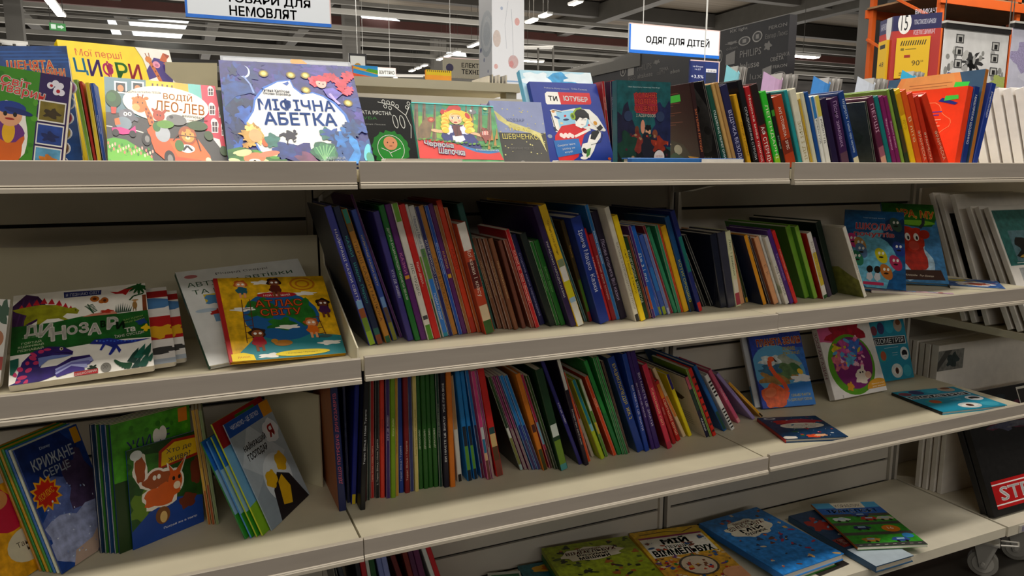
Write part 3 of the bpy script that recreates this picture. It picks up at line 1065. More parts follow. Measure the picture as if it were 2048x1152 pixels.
third = Z(650, 720, 3.49, [
    (100, 153, 1060, 35, 190, '1e2a5e', 'navy', dict(tx='ДЕЩО ПОТРЕБУЄ ДИНОЗАВРІВ', tc='d05a6a', tp=(.2, .85), d=-1, f='red and white title', h=.30, back='b06a3c', w=.25)),
    (158, 176, 1000, 122, 192, '16204e', 'ink blue', dict(tx='ІСТОРІЇ на чистоті', tc='7a88b8', tp=(.32, .8), d=-1, f='pale title', h=.29)),
    (177, 212, 1012, 160, 195, '28328a', 'cobalt', dict(f='yellow foot band', b=[(0, .075, 'd8c020')], h=.29)),
    (240, 277, 1054, 240, 155, '0f0d10', 'black', dict(tx='Тарас Вільд • Нове Турето', tc='e8e8e8', tp=(.12, .9), d=-1, f='long white title', h=.31)),
    (280, 291, 990, 255, 160, '5a1420', 'maroon', dict(f='thin spine', h=.28)),
    (292, 317, 983, 270, 165, '14382e', 'deep green', dict(f='narrow spine', h=.28)),
    (319, 347, 968, 285, 160, 'b8241c', 'red', dict(tx='Тарас Вільд • Нова Турета', tc='e8c0a0', tp=(.05, .5), d=-1, f='pale title at foot', h=.28)),
    (353, 384, 968, 312, 158, '15100f', 'soot black', dict(tx='2. Тарас Вільд • Нова Турета', tc='d8d0c8', tp=(.08, .5), d=-1, f='white title at foot', h=.28)),
    (389, 421, 966, 340, 150, 'd8482e', 'coral', dict(tx='Смугаста казка', tc='8a2418', tp=(.25, .8), d=-1, f='dark red title', h=.28)),
    (426, 456, 970, 376, 145, '4a2a72', 'purple', dict(tx='ХТО ДЕ ЖИВЕ?', tc='e4dcf0', tp=(.45, .68), d=-1, f='white title', h=.28)),
    (457, 490, 968, 407, 138, '86a81e', 'lime', dict(tx='Коли Київ?', tc='dce0a0', tp=(.5, .64), d=-1, f='pale title', h=.28)),
    (492, 516, 953, 436, 135, 'c89a2c', 'ochre', dict(tx='Тарас Вільд • Нова Турета', tc='6a4a18', tp=(.1, .85), d=-1, f='brown title', h=.27)),
    (518, 553, 931, 465, 132, '1e4a9a', 'royal blue', dict(tx='Тарас Вільд • Турета', tc='b8c8e0', tp=(.1, .4), d=-1, f='title at foot', h=.27)),
    (557, 591, 934, 502, 130, '8a1c22', 'brick red', dict(tx='Тарас Вільд • Турета', tc='e0b8a0', tp=(.1, .45), d=-1, f='title at foot', h=.27)),
    (596, 625, 921, 536, 125, '3c4278', 'slate blue', dict(f='plain spine', h=.27)),
    (628, 655, 922, 566, 118, 'd8c87a', 'pale yellow', dict(tx='Тарас Вільд • Нова Турета • Будка', tc='5a4a28', tp=(.1, .9), d=-1, f='brown title', h=.27)),
    (658, 689, 905, 598, 118, '2f6a24', 'green', dict(tx='ДРАКОСВИН', tc='e0e0c8', tp=(.35, .52), d=-1, f='white title', h=.265)),
    (692, 725, 903, 630, 115, '2f6a24', 'green', dict(tx='ДРАКОСВИН', tc='e0e0c8', tp=(.35, .52), d=-1, f='white title', h=.265)),
    (728, 758, 894, 680, 112, '2f6a24', 'green', dict(tx='ДРАКОСВИН', tc='e0e0c8', tp=(.35, .52), d=-1, f='white title', h=.265)),
    (763, 795, 891, 708, 110, '2f6a24', 'green', dict(tx='ДРАКОСВИН', tc='e0e0c8', tp=(.35, .52), d=-1, f='white title', h=.265)),
    (798, 822, 888, 735, 105, '1a4a3a', 'dark green', dict(tx='УСІ ДУЖЕ НЕЙМОВІРНІ КВЕСТИ', tc='cfd8c0', tp=(.25, .9), d=-1, f='white title', h=.27)),
    (834, 870, 894, 748, 100, '1c1230', 'black violet', dict(tx='ВИ МАЄТЕ ЦЕ ЗНАТИ   УСЕ ПРО ВСЕ', tc='f0f0ec', tp=(.22, .88), d=-1, f='bold white title', h=.275)),
    (872, 908, 893, 783, 95, 'd8801c', 'orange', dict(f='plain spine', h=.275)),
]) + Z(880, 720, 4.113, [
    (148, 187, 1005, 14, 150, 'd8d6cc', 'white and tan', dict(f='black foot', b=[(0, .07, '201c1a'), (.5, 1, 'c09a6a')])),
    (230, 270, 1000, 25, 120, '1e86c4', 'blue', dict(f='dark green foot', b=[(0, .1, '12283a'), (.1, .32, '6aa038'), (.32, .5, '12283a')])),
    (280, 315, 985, 78, 124, '1e86c4', 'blue', dict(f='dark green foot', b=[(0, .1, '12283a'), (.1, .32, '6aa038'), (.32, .5, '12283a')])),
    (342, 372, 976, 108, 124, '2080c0', 'blue and plum', dict(f='plum lower half', b=[(0, .14, '6a1c3a'), (.14, .5, '2a2050')])),
    (386, 420, 991, 136, 135, 'd04a8a', 'pink', dict(f='teal picture band', b=[(0, .18, '7a4a42'), (.18, .25, 'd8b890'), (.25, .38, '2a86a8'), (.38, .49, 'c8d0d0')])),
    (424, 447, 983, 168, 132, '9a2a7a', 'magenta', dict(f='beige lower half', b=[(0, .3, 'a8988a'), (.3, .52, '8a5a5a')])),
    (468, 526, 963, 198, 120, 'd42a24', 'red', dict(f='cream picture foot', b=[(0, .15, '8a4a3a'), (.15, .28, '6a4a2a'), (.28, .4, 'dcc088'), (.4, .46, '2a5a5a')], w=.2)),
    (660, 690, 911, 352, 168, '35561f', 'olive green', dict(f='pale foot', b=[(0, .06, 'a8c0c0'), (.06, .35, '8a8a4a'), (.35, .46, 'd8d8d0'), (.46, .75, '24442a')], back='222a24')),
    (696, 722, 908, 406, 152, '8a2468', 'raspberry', dict(f='grey lower half', b=[(0, .45, '9a8a86')])),
    (734, 757, 908, 440, 145, '8a2468', 'raspberry', dict(f='grey lower half', b=[(0, .45, '9a8a86')])),
    (768, 800, 908, 485, 140, '1e86c8', 'bright blue', dict(f='violet lower half', b=[(0, .32, '4a3a6a'), (.32, .48, '1a3a8a')])),
    (804, 835, 906, 525, 138, '1e86c8', 'bright blue', dict(f='violet lower half', b=[(0, .32, '4a3a6a'), (.32, .48, '1a3a8a')])),
    (846, 886, 914, 578, 142, 'd8861c', 'orange', dict(f='dark foot', b=[(0, .22, '4a4a1c'), (.4, .48, '5a2a2a')])),
    (904, 930, 895, 635, 140, 'b82a58', 'rose', dict(f='pale blue band', b=[(0, .2, '5a3a3a'), (.26, .5, '86b8d0')])),
    (936, 962, 905, 672, 150, '3a5a1c', 'leaf green', dict(f='mottled foot', b=[(0, .42, '2a3a22')])),
    (974, 1038, 920, 722, 112, '1c4a28', 'thick green', dict(f='white windows', b=[(0, .06, '5aa0a0'), (.06, .3, '7a9a30'), (.34, .46, 'd8e0d8')])),
]) + Z(1130, 680, 4.115, [
    (118, 150, 1030, -265, 10, '3a3580', 'blue violet', dict(tx='ХТО ДЕ ЖИВЕ?', tc='e0dcf0', tp=(.4, .6), f='small white title', h=.29, back='2a3a34')),
    (152, 187, 1041, -130, 190, '2a1430', 'dark plum', dict(tx='Історія про речі і всіх', tc='e0d8d0', tp=(.12, .62), f='white title', b=[(.72, 1, 'e0ddd4')])),
    (188, 217, 1008, -40, 285, 'dc5a20', 'orange', dict(tx='Казкова', tc='8a3010', tp=(.4, .7), f='thin spine')),
    (222, 246, 965, 18, 395, 'c8c0b0', 'red and white', dict(f='grey lower half', b=[(.55, 1, 'b8241c')])),
    (300, 334, 987, 55, 338, 'b8c82a', 'turquoise and lime', dict(f='lime lower half', b=[(.45, 1, '1c8a9a'), (.36, .45, '8ac0d0')])),
    (336, 362, 966, 112, 332, '6a9a3a', 'white topped green', dict(f='flower pattern', b=[(.6, 1, 'd8dcc8'), (.3, .45, 'd8c030')])),
    (402, 431, 957, 163, 308, 'e0561c', 'flame orange', dict(tx='Казка', tc='f0d0a0', tp=(.6, .75), f='small title')),
    (440, 472, 950, 155, 180, '2f9a4a', 'green', dict(f='matching spine', b=[(0, .45, '24804a')])),
    (474, 496, 947, 190, 172, '2f9a4a', 'green', dict(f='matching spine', b=[(0, .45, '24804a')])),
    (498, 520, 945, 226, 158, '2f9a4a', 'green', dict(f='matching spine', b=[(0, .45, '24804a')])),
    (521, 538, 935, 300, 180, '6a4a3a', 'dun', dict(f='dark figure cover', ba=art_shade('a82a24', '2a2a2a', '8a9aa0'), w=.24)),
    (600, 658, 929, 350, 158, '1e4a9a', 'blue', dict(tx='ЕНЦИКЛОПЕДІЯ  ЖК 2', tc='e8d030', tp=(.35, .93), f='yellow title', w=.25, back='3a5a7a')),
    (660, 697, 923, 430, 140, '2450a8', 'sapphire', dict(tx='ВИ МАЄТЕ ЦЕ ЗНАТИ', tc='e8e4f0', tp=(.2, .7), f='white title', w=.25)),
    (716, 747, 906, 448, 132, '4a2a7a', 'violet', dict(tx='ВИ МАЄТЕ ЦЕ ЗНАТИ', tc='e0d8e8', tp=(.22, .8), f='white title', w=.25)),
    (748, 790, 899, 490, 128, '4a2a7a', 'violet', dict(tx='ВИ МАЄТЕ ЦЕ ЗНАТИ', tc='e0d8e8', tp=(.22, .8), f='white title', w=.25)),
    (848, 890, 901, 598, 236, 'd83a5a', 'rose red', dict(tx='Казковий світ', tc='f0c890', tp=(.2, .8), f='gold title', b=[(0, .08, 'c0405a')], w=.2, back='8a2430')),
    (892, 922, 861, 680, 256, 'b02028', 'carmine', dict(tx='Вірші', tc='e0b0a0', tp=(.3, .6), f='pale title')),
    (924, 960, 838, 740, 350, 'c8281c', 'vermilion', dict(tx='СВЯТКОВІ ВІРШІ', tc='f0dcb0', tp=(.1, .7), f='cream title', b=[(.72, .95, 'e08a20')])),
    (974, 1003, 803, 718, 242, 'e0c8a0', 'cream', dict(f='orange spots', b=[(.3, .6, 'd88a3a')])),
    (1022, 1052, 798, 830, 292, 'e8d81c', 'yellow', dict(f='indigo head', b=[(.76, 1, '3a2a86')])),
    (1163, 1194, 806, 985, 315, '1c1a44', 'white and navy', dict(tx='КАЗКИ', tc='f0f0f0', tp=(.1, .32), f='sketch cover', ba=art_sketch, w=.24, b=[(.8, 1, 'd06a7a'), (.45, .8, '2a4a3a')])),
    (1197, 1216, 800, 985, 250, '7a9a30', 'pea green', dict(f='thin spine')),
    (1222, 1252, 796, 1008, 252, 'd8301c', 'spotted red', dict(f='dark dots', b=[(.06 + .1 * i, .09 + .1 * i, '5a1a14') for i in range(9)])),
    (1308, 1340, 755, 1055, 225, '1668a8', 'ocean blue', dict(f='leafy foot', b=[(.02, .3, '2a5a4a')], w=.28)),
    (1372, 1406, 748, 1150, 300, 'e8e8e4', 'striped', dict(f='black and white bars', b=[(.04 + .055 * i, .065 + .055 * i, '141414') for i in range(7)] + [(.62 + .06 * i, .65 + .06 * i, '141414') for i in range(5)])),
    (1424, 1456, 688, 1180, 260, 'd86a8a', 'candy pink', dict(tx='Лялька', tc='f0d0dc', tp=(.4, .7), f='pale title', b=[(0, .08, 'e8a8a8')])),
    (1548, 1580, 660, 1245, 290, 'a898c8', 'lilac', dict(tx='Країна мрій', tc='6a4a9a', tp=(.3, .75), f='violet title', w=.2)),
    (1618, 1646, 640, 1335, 372, 'e8b020', 'yellow topped black', dict(f='black foot', b=[(0, .1, '2a2418')], w=.16)),
])
row(0, 0, 1, z(SURF['R']), 'third shelf', third, group='spines on the third shelf', prev='cardboard panel', nxt='flamingo planet')

low = Z(640, 980, 2.9257, [
    (110, 130, 620, 75, 460, '1c2422', 'black', dict(f='dark spine', h=.27)),
    (150, 178, 620, 100, 455, '3a4048', 'slate grey', dict(f='plain spine', h=.27)),
    (180, 208, 620, 140, 445, '1a1c2c', 'midnight', dict(f='plain spine', h=.27)),
    (230, 262, 620, 190, 420, 'b01e2c', 'red', dict(f='pale lettering', tx='Казки на ніч', tc='e0c0b8', h=.27)),
    (264, 284, 620, 222, 415, 'c8d0c8', 'white', dict(f='thin spine', h=.27)),
    (296, 328, 620, 250, 415, '1c5a2c', 'green', dict(f='speckled spine', h=.27)),
    (345, 375, 620, 285, 412, '7a86b8', 'pale blue', dict(f='dark script', tx='Сніжинка', tc='2a2a4a', h=.27)),
    (380, 412, 620, 325, 405, '8a94c4', 'periwinkle', dict(f='dark script', tx='Сніжинка', tc='2a2a4a', h=.27)),
    (490, 520, 620, 410, 385, '6a1c1c', 'maroon', dict(f='cream title', tx='Класні казки', tc='d8b8a0', h=.27)),
    (525, 555, 620, 445, 375, '7a2418', 'rust', dict(f='cream title', tx='Класні казки', tc='d8b8a0', h=.27)),
    (560, 590, 620, 490, 365, '5a2450', 'plum', dict(f='plain spine', h=.27)),
    (600, 635, 620, 525, 355, '6a2a5a', 'mulberry', dict(f='plain spine', h=.27)),
    (665, 690, 620, 552, 350, 'd0d4d0', 'chalk white', dict(f='thin spine', h=.275)),
    (692, 722, 620, 578, 340, 'c01c2c', 'crimson', dict(f='white lettering', tx='Казки', tc='f0dcd8', h=.275)),
])
row(0, 0, 1, z(SURF['B']), 'bottom shelf', low, Y=1.50, group='spines on the bottom shelf', nxt='lime picture')


# top shelf, middle unit: spines to the left and right of the face-out teenagers book
def art_face(a):
    a.R(0, 0, 1, 1, '26262a')
    a.B(.62, .55, .42, .36, '5a5856', .08, pt=True)
    a.E(.62, .7, .14, .05, '1a1a1c')
    a.E(.62, .7, .05, .04, '0c0c0c')
    a.E(.85, .45, .1, .05, '3c3a3a')
    a.T(.5, .12, .05, 'ВИКРАДАЧ', 'd8d4cc', .6)
    a.T(.5, .06, .05, 'ГЮГО КАБРЕ', 'e8e4dc', .8)


top_a = Z(1180, 100, 3.84, [
    (146, 168, 800, 90, 243, 'b01e28', 'scarlet', dict(tx='ОСТАННІ', tc='e8c8b8', tp=(.6, .9), f='white lettering', w=.06)),
    (169, 190, 800, 126, 243, '2a1f48', 'dark violet', dict(tx='ОСТАННІ', tc='c8b8d8', tp=(.6, .9), f='pale lettering', w=.06)),
    (191, 209, 800, 163, 236, 'b81e2a', 'crimson', dict(tx='ОСТАННІ', tc='e8c8b8', tp=(.55, .9), f='white lettering', w=.06)),
])
row(0, 0, 1, z(SURF['T']), 'top shelf', top_a, Y=1.50, group='spines on the middle top shelf', prev='blue headphones', nxt='teal teenagers')

MAROON = []


def art_maroon(a):
    a.R(0, 0, 1, 1, '3a1a1a')
    for i in range(16):
        a.R(.25, .9 - .028 * i, .8 - .12 * (i % 4), .908 - .028 * i, '8a5a48')
    a.P([(.3, .1), (.9, .1), (.75, .3), (.55, .36), (.4, .3)], '3c3c34', True)
    a.P([(.5, .3), (.54, .3), (.46, .5)], 'c8c0a8')
    a.E(.42, .22, .07, .06, 'b8b8a8'); a.E(.65, .24, .07, .06, 'b8b8a8')
    a.B(.55, .13, .18, .06, '2a5a4a', .2)
    a.P([(.9, .06), (.98, .14), (.8, .16)], 'd0a040')
    a.P([(.62, .8), (.82, .81), (.82, .89), (.6, .88)], M('3fd84a', .4))


def art_creature(a):
    a.R(0, 0, 1, 1, '3a423c', True)
    a.B(.45, .5, .35, .45, '28382c', .25, pt=True)
    a.L([(.1, .9), (.5, .75), (.4, .5), (.7, .3), (.6, .05)], .05, '1c3a22')
    a.B(.4, .12, .35, .12, '2a6a9a', .2, pt=True)
    a.B(.3, .88, .35, .1, '8a4a38', .2, pt=True)


def art_orange(a):
    a.R(0, 0, 1, 1, 'f0521e')
    a.E(.2, .9, .14, .04, 'f4ece4', 30)
    a.T(.2, .9, .03, 'вірші А', '5a4ab8', .2, 28)
    pts = []
    for i in range(40):
        t = 2 * math.pi * i / 40
        q = 1 + .1 * math.cos(6 * t)
        pts.append((.52 + .34 * q * math.cos(t) * (1 if i % 2 else .98), .56 + .27 * q * math.sin(t)))
    a.L(pts + pts[:1], .008, 'f8a070')
    for i, y in enumerate((.7, .66, .6, .56, .52, .46, .43, .4)):
        a.R(.3 + .02 * (i % 3), y, .78 - .03 * (i % 2), y + .012, 'f8c8a8' if i > 1 else '5a4ab8')
    a.E(.72, .12, .1, .055, '2a3f9a'); a.E(.72, .12, .08, .043, 'f4ece4'); a.E(.72, .12, .055, .03, '2a3f9a')
    a.P([(.72, .84), (.9, .78), (.93, .8), (.76, .88)], '2a3f9a')
    a.P([(.78, .84), (.93, .85), (.92, .9), (.79, .9)], M('3fd84a', .4))


def art_slate(a):
    a.R(0, 0, 1, 1, '4a6a86')
    a.E(.45, .75, .36, .5, 'eaa060')
    a.E(.45, .75, .30, .44, 'e8a868')
    for i in range(5):
        a.R(.25, .9 - .03 * i, .7 - .05 * (i % 2), .908 - .03 * i, 'b87848')
    a.P([(.72, .84), (.86, .83), (.87, .89), (.73, .9)], M('3fd84a', .4))


top_b = Z(1180, 100, 3.84, [
    (845, 882, 815, 762, 256, '3c1a1c', 'maroon', dict(tx='ЗАГУБЛЕНІ ЛЕГЕНДИ', tc='e07a48', tp=(.2, .7), f='orange title and green sticker', ba=art_maroon, w=.215, k='h')),
    (985, 1003, 810, 862, 240, '1e1e20', 'black', dict(f='grey face cover', ba=art_face, w=.12)),
    (1012, 1052, 812, 890, 280, '1c5a4a', 'dark green', dict(tx='ПІДЗЕМНІ ПЕРЕГОНИ', tc='e0e4dc', tp=(.12, .7), f='white title')),
    (1060, 1090, 825, 915, 270, 'c8a468', 'kraft brown', dict(f='plain paper spine')),
    (1091, 1122, 825, 942, 265, 'b8925a', 'kraft brown', dict(f='plain paper spine')),
    (1128, 1190, 858, 975, 290, '2a2a58', 'dark indigo', dict(tx='ВІДІЧКА БЕЗОДНІ', tc='b8b8d8', tp=(.05, .7), f='pale title')),
    (1208, 1240, 858, 1098, 350, 'd8a81c', 'yellow', dict(tx='СЕРЦЕ І СЛАВА', tc='6a4a14', tp=(.1, .7), f='brown title')),
    (1258, 1300, 858, 1128, 240, '16181c', 'tall black', dict(tx='СПАДКОЄМНІ СТРІЛИ', tc='c0c0c0', tp=(.1, .7), f='grey title', w=.24)),
    (1303, 1346, 858, 1185, 292, 'b8242c', 'red', dict(tx='Морська мова пригод', tc='f0d8c8', tp=(.08, .9), f='white title')),
    (1348, 1410, 858, 1213, 282, '6a1c1a', 'dark red', dict(tx='АФ СТЕРМІН', tc='f0e4d8', tp=(.05, .5), f='black head', b=[(.52, 1, '2a1a18'), (0, .42, 'b0241e'), (.42, .52, '7a1a18')])),
    (1418, 1468, 858, 1305, 330, '3ec23a', 'bright green', dict(tx='ЛЕГЕНДАРНІ', tc='e8f0c0', tp=(.1, .85), f='pale title', b=[(0, .16, '9ac82a')])),
    (1470, 1502, 858, 1352, 342, '14241c', 'black green', dict(tx='Історії', tc='9ab8a0', tp=(.2, .5), f='pale title', b=[(.7, .78, '4a9a3a')])),
    (1512, 1592, 905, 1392, 372, 'b84a1c', 'orange', dict(tx='АУІ СТОВЕЛА • ІРІС', tc='f0e8d8', tp=(.25, .85), f='black band and white title', k='h', b=[(.2, .4, '8a3416')], texts=[])),
])
e1 = row(0, 0, 1, z(SURF['T']), 'top shelf', top_b, Y=1.355, group='spines on the middle top shelf', prev='teal teenagers', nxt='teal')
top_c = Z(1180, 100, 3.84, [
    (1600, 1632, 855, 1486, 318, '2a9a9c', 'teal', dict(f='pale edge', w=.2)),
    (1636, 1690, 855, 1528, 312, 'dcd8c4', 'cream', dict(tx='ЗОРІ І ДНІ', tc='a89a6a', tp=(.1, .6), f='faint title')),
    (1692, 1714, 855, 1588, 385, 'c8a82c', 'mustard', dict(tx='СЕРЦЕ НА ДОЛОНІ', tc='6a5a20', tp=(.1, .7), f='brown title')),
    (1716, 1748, 855, 1612, 335, 'd4d0b4', 'squared cream', dict(f='ruled paper spine')),
    (1750, 1780, 855, 1648, 330, '1e5a9a', 'blue', dict(f='plain spine')),
    (1782, 1812, 855, 1690, 365, 'e4e4dc', 'white and blue', dict(tx='РОБІН ГУД', tc='1c1c1c', tp=(.35, .68), f='blue head', b=[(.7, 1, '3a86c0')])),
    (1814, 1852, 855, 1722, 360, 'e8e6dc', 'white and yellow', dict(tx='РОБІН ГУД', tc='1c1c1c', tp=(.35, .68), f='yellow head', b=[(.72, 1, 'd8cc6a')])),
    (1862, 1912, 857, 1768, 385, '241a3a', 'thick violet black', dict(f='glossy spine', k='h', w=.2, gloss=.25)),
]) + Z(1536, 100, 3.84, [
    (562, 626, 857, 475, 380, '4a2458', 'dark purple', dict(f='pale writing', tx='Пісня зимових', tc='a88ab0', tp=(.3, .95), b=[(0, .22, '6a4a5a')])),
    (655, 704, 859, 528, 338, '1e4a8a', 'deep blue', dict(tx='МУДРІСТЬ  Голос про музику', tc='c8d8e8', tp=(.2, .9), f='white title', b=[(0, .14, 'd8d0b0')])),
    (815, 832, 858, 742, 400, '2a382e', 'grey green', dict(f='sea creature cover', ba=art_creature, w=.2)),
    (866, 915, 858, 762, 372, '6a2a4a', 'mulberry', dict(tx='ПЕРШІ', tc='c89ab0', tp=(.5, .9), f='pink foot', b=[(0, .16, 'd8a890'), (.16, .3, 'a86a78')])),
    (917, 953, 858, 812, 366, '16807e', 'sea green', dict(f='plain spine')),
    (956, 990, 858, 852, 364, '8a2468', 'magenta', dict(tx='Зоряні казки', tc='e0b0c8', tp=(.1, .85), f='pale title')),
    (992, 1022, 858, 888, 364, '8a2468', 'magenta', dict(tx='Зоряні казки', tc='e0b0c8', tp=(.1, .85), f='pale title')),
    (1024, 1050, 858, 893, 320, '8aa84a', 'pale green', dict(f='long pages', w=.28)),
    (1056, 1090, 858, 925, 315, '3a4a2c', 'moss brown', dict(f='forest picture spine', b=[(.2, .5, '5a4a2a')])),
    (1093, 1137, 860, 962, 322, 'f0c81c', 'yellow', dict(tx='ЛІТО', tc='a8780c', tp=(.5, .62), f='ochre title', b=[(.68, .95, 'd8a010')])),
    (1140, 1186, 862, 1004, 332, 'e0661e', 'orange', dict(tx='В літо', tc='f0c890', tp=(.3, .7), f='cream title')),
    (1188, 1232, 863, 1048, 358, 'd8481a', 'red orange', dict(tx='ФРАНЧЕСКА', tc='f0c0a0', tp=(.1, .5), f='small figures')),
    (1236, 1276, 864, 1092, 385, 'c83a16', 'brick orange', dict(tx='ФРАНЧЕСКА', tc='f0c0a0', tp=(.1, .5), f='small figures', k='h', page='e8e0cc')),
    (1336, 1390, 866, 1160, 372, 'd8421a', 'tomato red', dict(tx='ФРАНЧЕСКА', tc='f0c0a0', tp=(.1, .5), f='small figures')),
])
row(0, 0, 1, z(SURF['T']), 'top shelf', top_c, Y=1.36, group='spines on the far top shelf', prev='orange', nxt='large orange', first=e1[-1:])
top_d = Z(1536, 100, 3.84, [
    (1432, 1478, 868, 1535, 284, 'ea4a1c', 'large orange', dict(f='cloud outline on its back cover', back='f0521e', ba=art_orange, w=.28, k='h')),
    (1480, 1522, 868, 1588, 286, '1c3f86', 'navy', dict(tx='МИШЛЯЄМО ЩОДЕННО', tc='e8e8e0', tp=(.3, .9), f='white title')),
    (1540, 1568, 868, 1672, 152, 'b87a34', 'slate and peach', dict(f='brown spine', back='4a6a86', ba=art_slate, w=.30, k='h')),
    (1574, 1612, 868, 1718, 262, '24479a', 'blue', dict(tx='Енциклопедія', tc='d8dce8', tp=(.6, .9), f='white marks')),
])
row(0, 0, 1, z(SURF['T']), 'top shelf', top_d, Y=1.36, group='spines on the far top shelf', prev='tomato red', nxt='white canvas')


# ------------------------------------------------------------------ face-out books and flat books
def front(name, label, place, th, cover, art=None, kind='p', group=None, cat='book', **kw):
    m, wd, ht, sf = place
    if sf is not None:
        ez = m.col[2].to_3d()
        k = (sf + .0006 - min((m @ Vector((u, v, 0))).z for u in (0, wd) for v in (0, th))) / ez.z
        m = m.copy()
        m.translation = m.translation + ez * k
        ht -= k
    r = book(name, m, wd, ht, th, cover, kind, front_art=art, **kw)
    return tag(r, label, cat, group)


def behind(pl, dn, dx=0.0, dz=0.0, dw=0.0):
    """the place of a copy standing dn behind another cover, dx along it, dz taller"""
    m, wd, ht, sf = pl
    m2 = m.copy()
    m2.translation = m.translation + m.col[1].to_3d() * dn + m.col[0].to_3d() * dx
    return m2, wd + dw, ht + dz, sf


ZT, ZS1, ZS, ZR, ZB = (z(SURF[k]) for k in ('T', 'S1', 'S', 'R', 'B'))
ZB += 0.0005


# --- top shelf, left unit
def a_numbers(a):
    a.R(0, 0, 1, 1, 'f2d600')
    a.P([(.70, 0), (.735, .5), (.74, .78), (.72, .9), (.67, 1), (1, 1), (1, 0)], 'ece8e0')
    a.L([(.735, .5), (.74, .78), (.72, .9), (.67, 1)], .008, 'c8b400')
    a.T(.33, .905, .075, 'Мої перші', 'd8541a', .40)
    for i, (ch, c) in enumerate(zip('ЦИФРИ', ('2aa0c8', '5a2a8a', 'e0408a', '3f9a3a', 'c83048'))):
        a.T(.15 + .118 * i, .795 - .004 * i, .135, ch, c, .10, bold=.02)
    a.P([(.73, .80), (.83, .92), (.93, .91), (.995, .86), (.97, .74), (.94, .66), (.74, .68)], '4a2a8a')
    a.P([(.73, .72), (.84, .76), (.82, .68), (.73, .68)], 'ece8e0')
    a.L([(.775, .9), (.80, .84), (.83, .76), (.86, .66)], .028, 'd07a2a')
    for q in ((.785, .88), (.80, .84), (.815, .80), (.83, .76), (.845, .71)):
        a.E(q[0], q[1], .008, .009, '8a3a18', n=8)
    a.E(.775, .9, .03, .028, 'd88a3a'); a.L([(.765, .92), (.755, .955)], .006, 'a85a20'); a.L([(.79, .925), (.79, .96)], .006, 'a85a20')
    a.E(.84, .86, .035, .03, 'e8a0b8'); a.E(.84, .855, .018, .014, 'c87898')
    a.P([(.88, .9), (.93, .97), (.96, .93), (.94, .88)], 'c86a34'); a.P([(.93, .97), (.99, .95), (.96, .92)], 'a84a20'); a.P([(.91, .88), (.95, .87), (.99, .84), (.95, .83)], 'd8803a')


def a_babies(a):
    a.R(0, 0, 1, 1, '1f4f8a', True)
    for i in range(9):
        a.E(.5 + .05 * i, .95 - .03 * (i % 5), .2, .008, '2a62a4')
    a.T(.64, .83, .085, 'ЩЕНЯТА', 'd8302a', .42, edge='f0d890')
    a.T(.80, .765, .07, 'ТВАРИНИ', 'd8302a', .3, edge='f0d890')


def a_animals(a):
    a.R(0, 0, .62, 1, '4f9a1e')
    a.R(.62, 0, 1, 1, '3e1d66')
    a.dots(16, .02, .1, .6, .95, ['66ac30', '3f8a18'], .03, .05)
    a.T(.33, .86, .09, 'Світ', 'e0302a', .36, rot=-4, edge='f4ece0')
    a.T(.42, .75, .10, 'тварин', 'e0302a', .56, rot=-6, edge='f4ece0')
    a.B(.3, .3, .24, .36, 'f4f0e8', .06)
    a.B(.3, .2, .2, .24, 'd8701c', .08); a.B(.3, .33, .19, .12, '7a3a8a', .06); a.E(.3, .32, .08, .12, 'e8b820')
    a.E(.3, .5, .15, .12, 'e8b088'); a.E(.3, .58, .19, .07, '2a4a9a'); a.E(.4, .55, .18, .03, '22387a', -8)
    a.E(.24, .51, .025, .025, '2a2018'); a.E(.36, .51, .025, .025, '2a2018'); a.E(.3, .46, .06, .012, 'a83028')
    for x, y in ((.76, .88), (.82, .91), (.88, .89), (.84, .82), (.9, .82)):
        a.E(x, y, .045, .035, 'f0ecf4')
    a.E(.85, .84, .05, .04, 'f0ecf4'); a.E(.86, .83, .025, .02, 'c02030'); a.E(.77, .88, .02, .015, 'c02030')
    for y, c1, c2 in ((.60, '8a7a28', '4a3a10'), (.35, '2a4f9a', '1c2f6a'), (.1, '6aa8c8', 'd88a2a')):
        a.R(.64, y - .115, .98, y + .115, 'f0ece4'); a.R(.655, y - .1, .965, y + .1, c1, True)
        a.B(.81, y - .02, .1, .05, c2, .25, pt=True)


R1 = face4((-20, 128), (-34, 318), (142, 155), (122, 318), 1.36, ZT)
front('board_book', 'yellow and white board book with multicoloured title letters, behind the others', face4((113, 79), (136, 156), (338, 101), (349, 160), 1.52, ZT), .02, 'f2d600', a_numbers, rc=.02)
front('board_book', 'blue rounded board book with red and yellow title, behind the purple and green animal book', face_on((-90, 92), (-82, 150), (133, 92), 1.46, 14, 0, ZT), .02, '1f4f8a', a_babies, rc=.02)
ab = front('board_book', 'green and purple animal board book with index tabs and a boy in a blue cap', R1, .012, '3e1d66', a_animals, rc=.012)
mb = MB()
for i in range(6):
    u0 = .010 + .0235 * i
    c = [(R1[1] * .96 + -.004 + .013 * math.cos(R(t)), u0 + .0112 * math.sin(R(t))) for t in range(-90, 91, 20)]
    c = [(R1[1] * .94, u0 - .0112)] + c + [(R1[1] * .94, u0 + .0112)]
    mb.prism(c, lambda u, v, d: (u, d, v), .0135 + .0004 * i, .0155 + .0004 * i, PR('c8c8cc'))
    a0 = R1[1] * .96 + .001
    mb.raw([(a0 + .006 * math.cos(R(t)), .0133 + .0004 * i, u0 + .008 * math.sin(R(t))) for t in range(0, 360, 30)], [list(range(12))], PR(['7a5aa8', '8a6a4a', 'b8a040', 'a8485a', '6a86a8', 'b87aa0'][i]))
mb.build('index_tabs', ab)


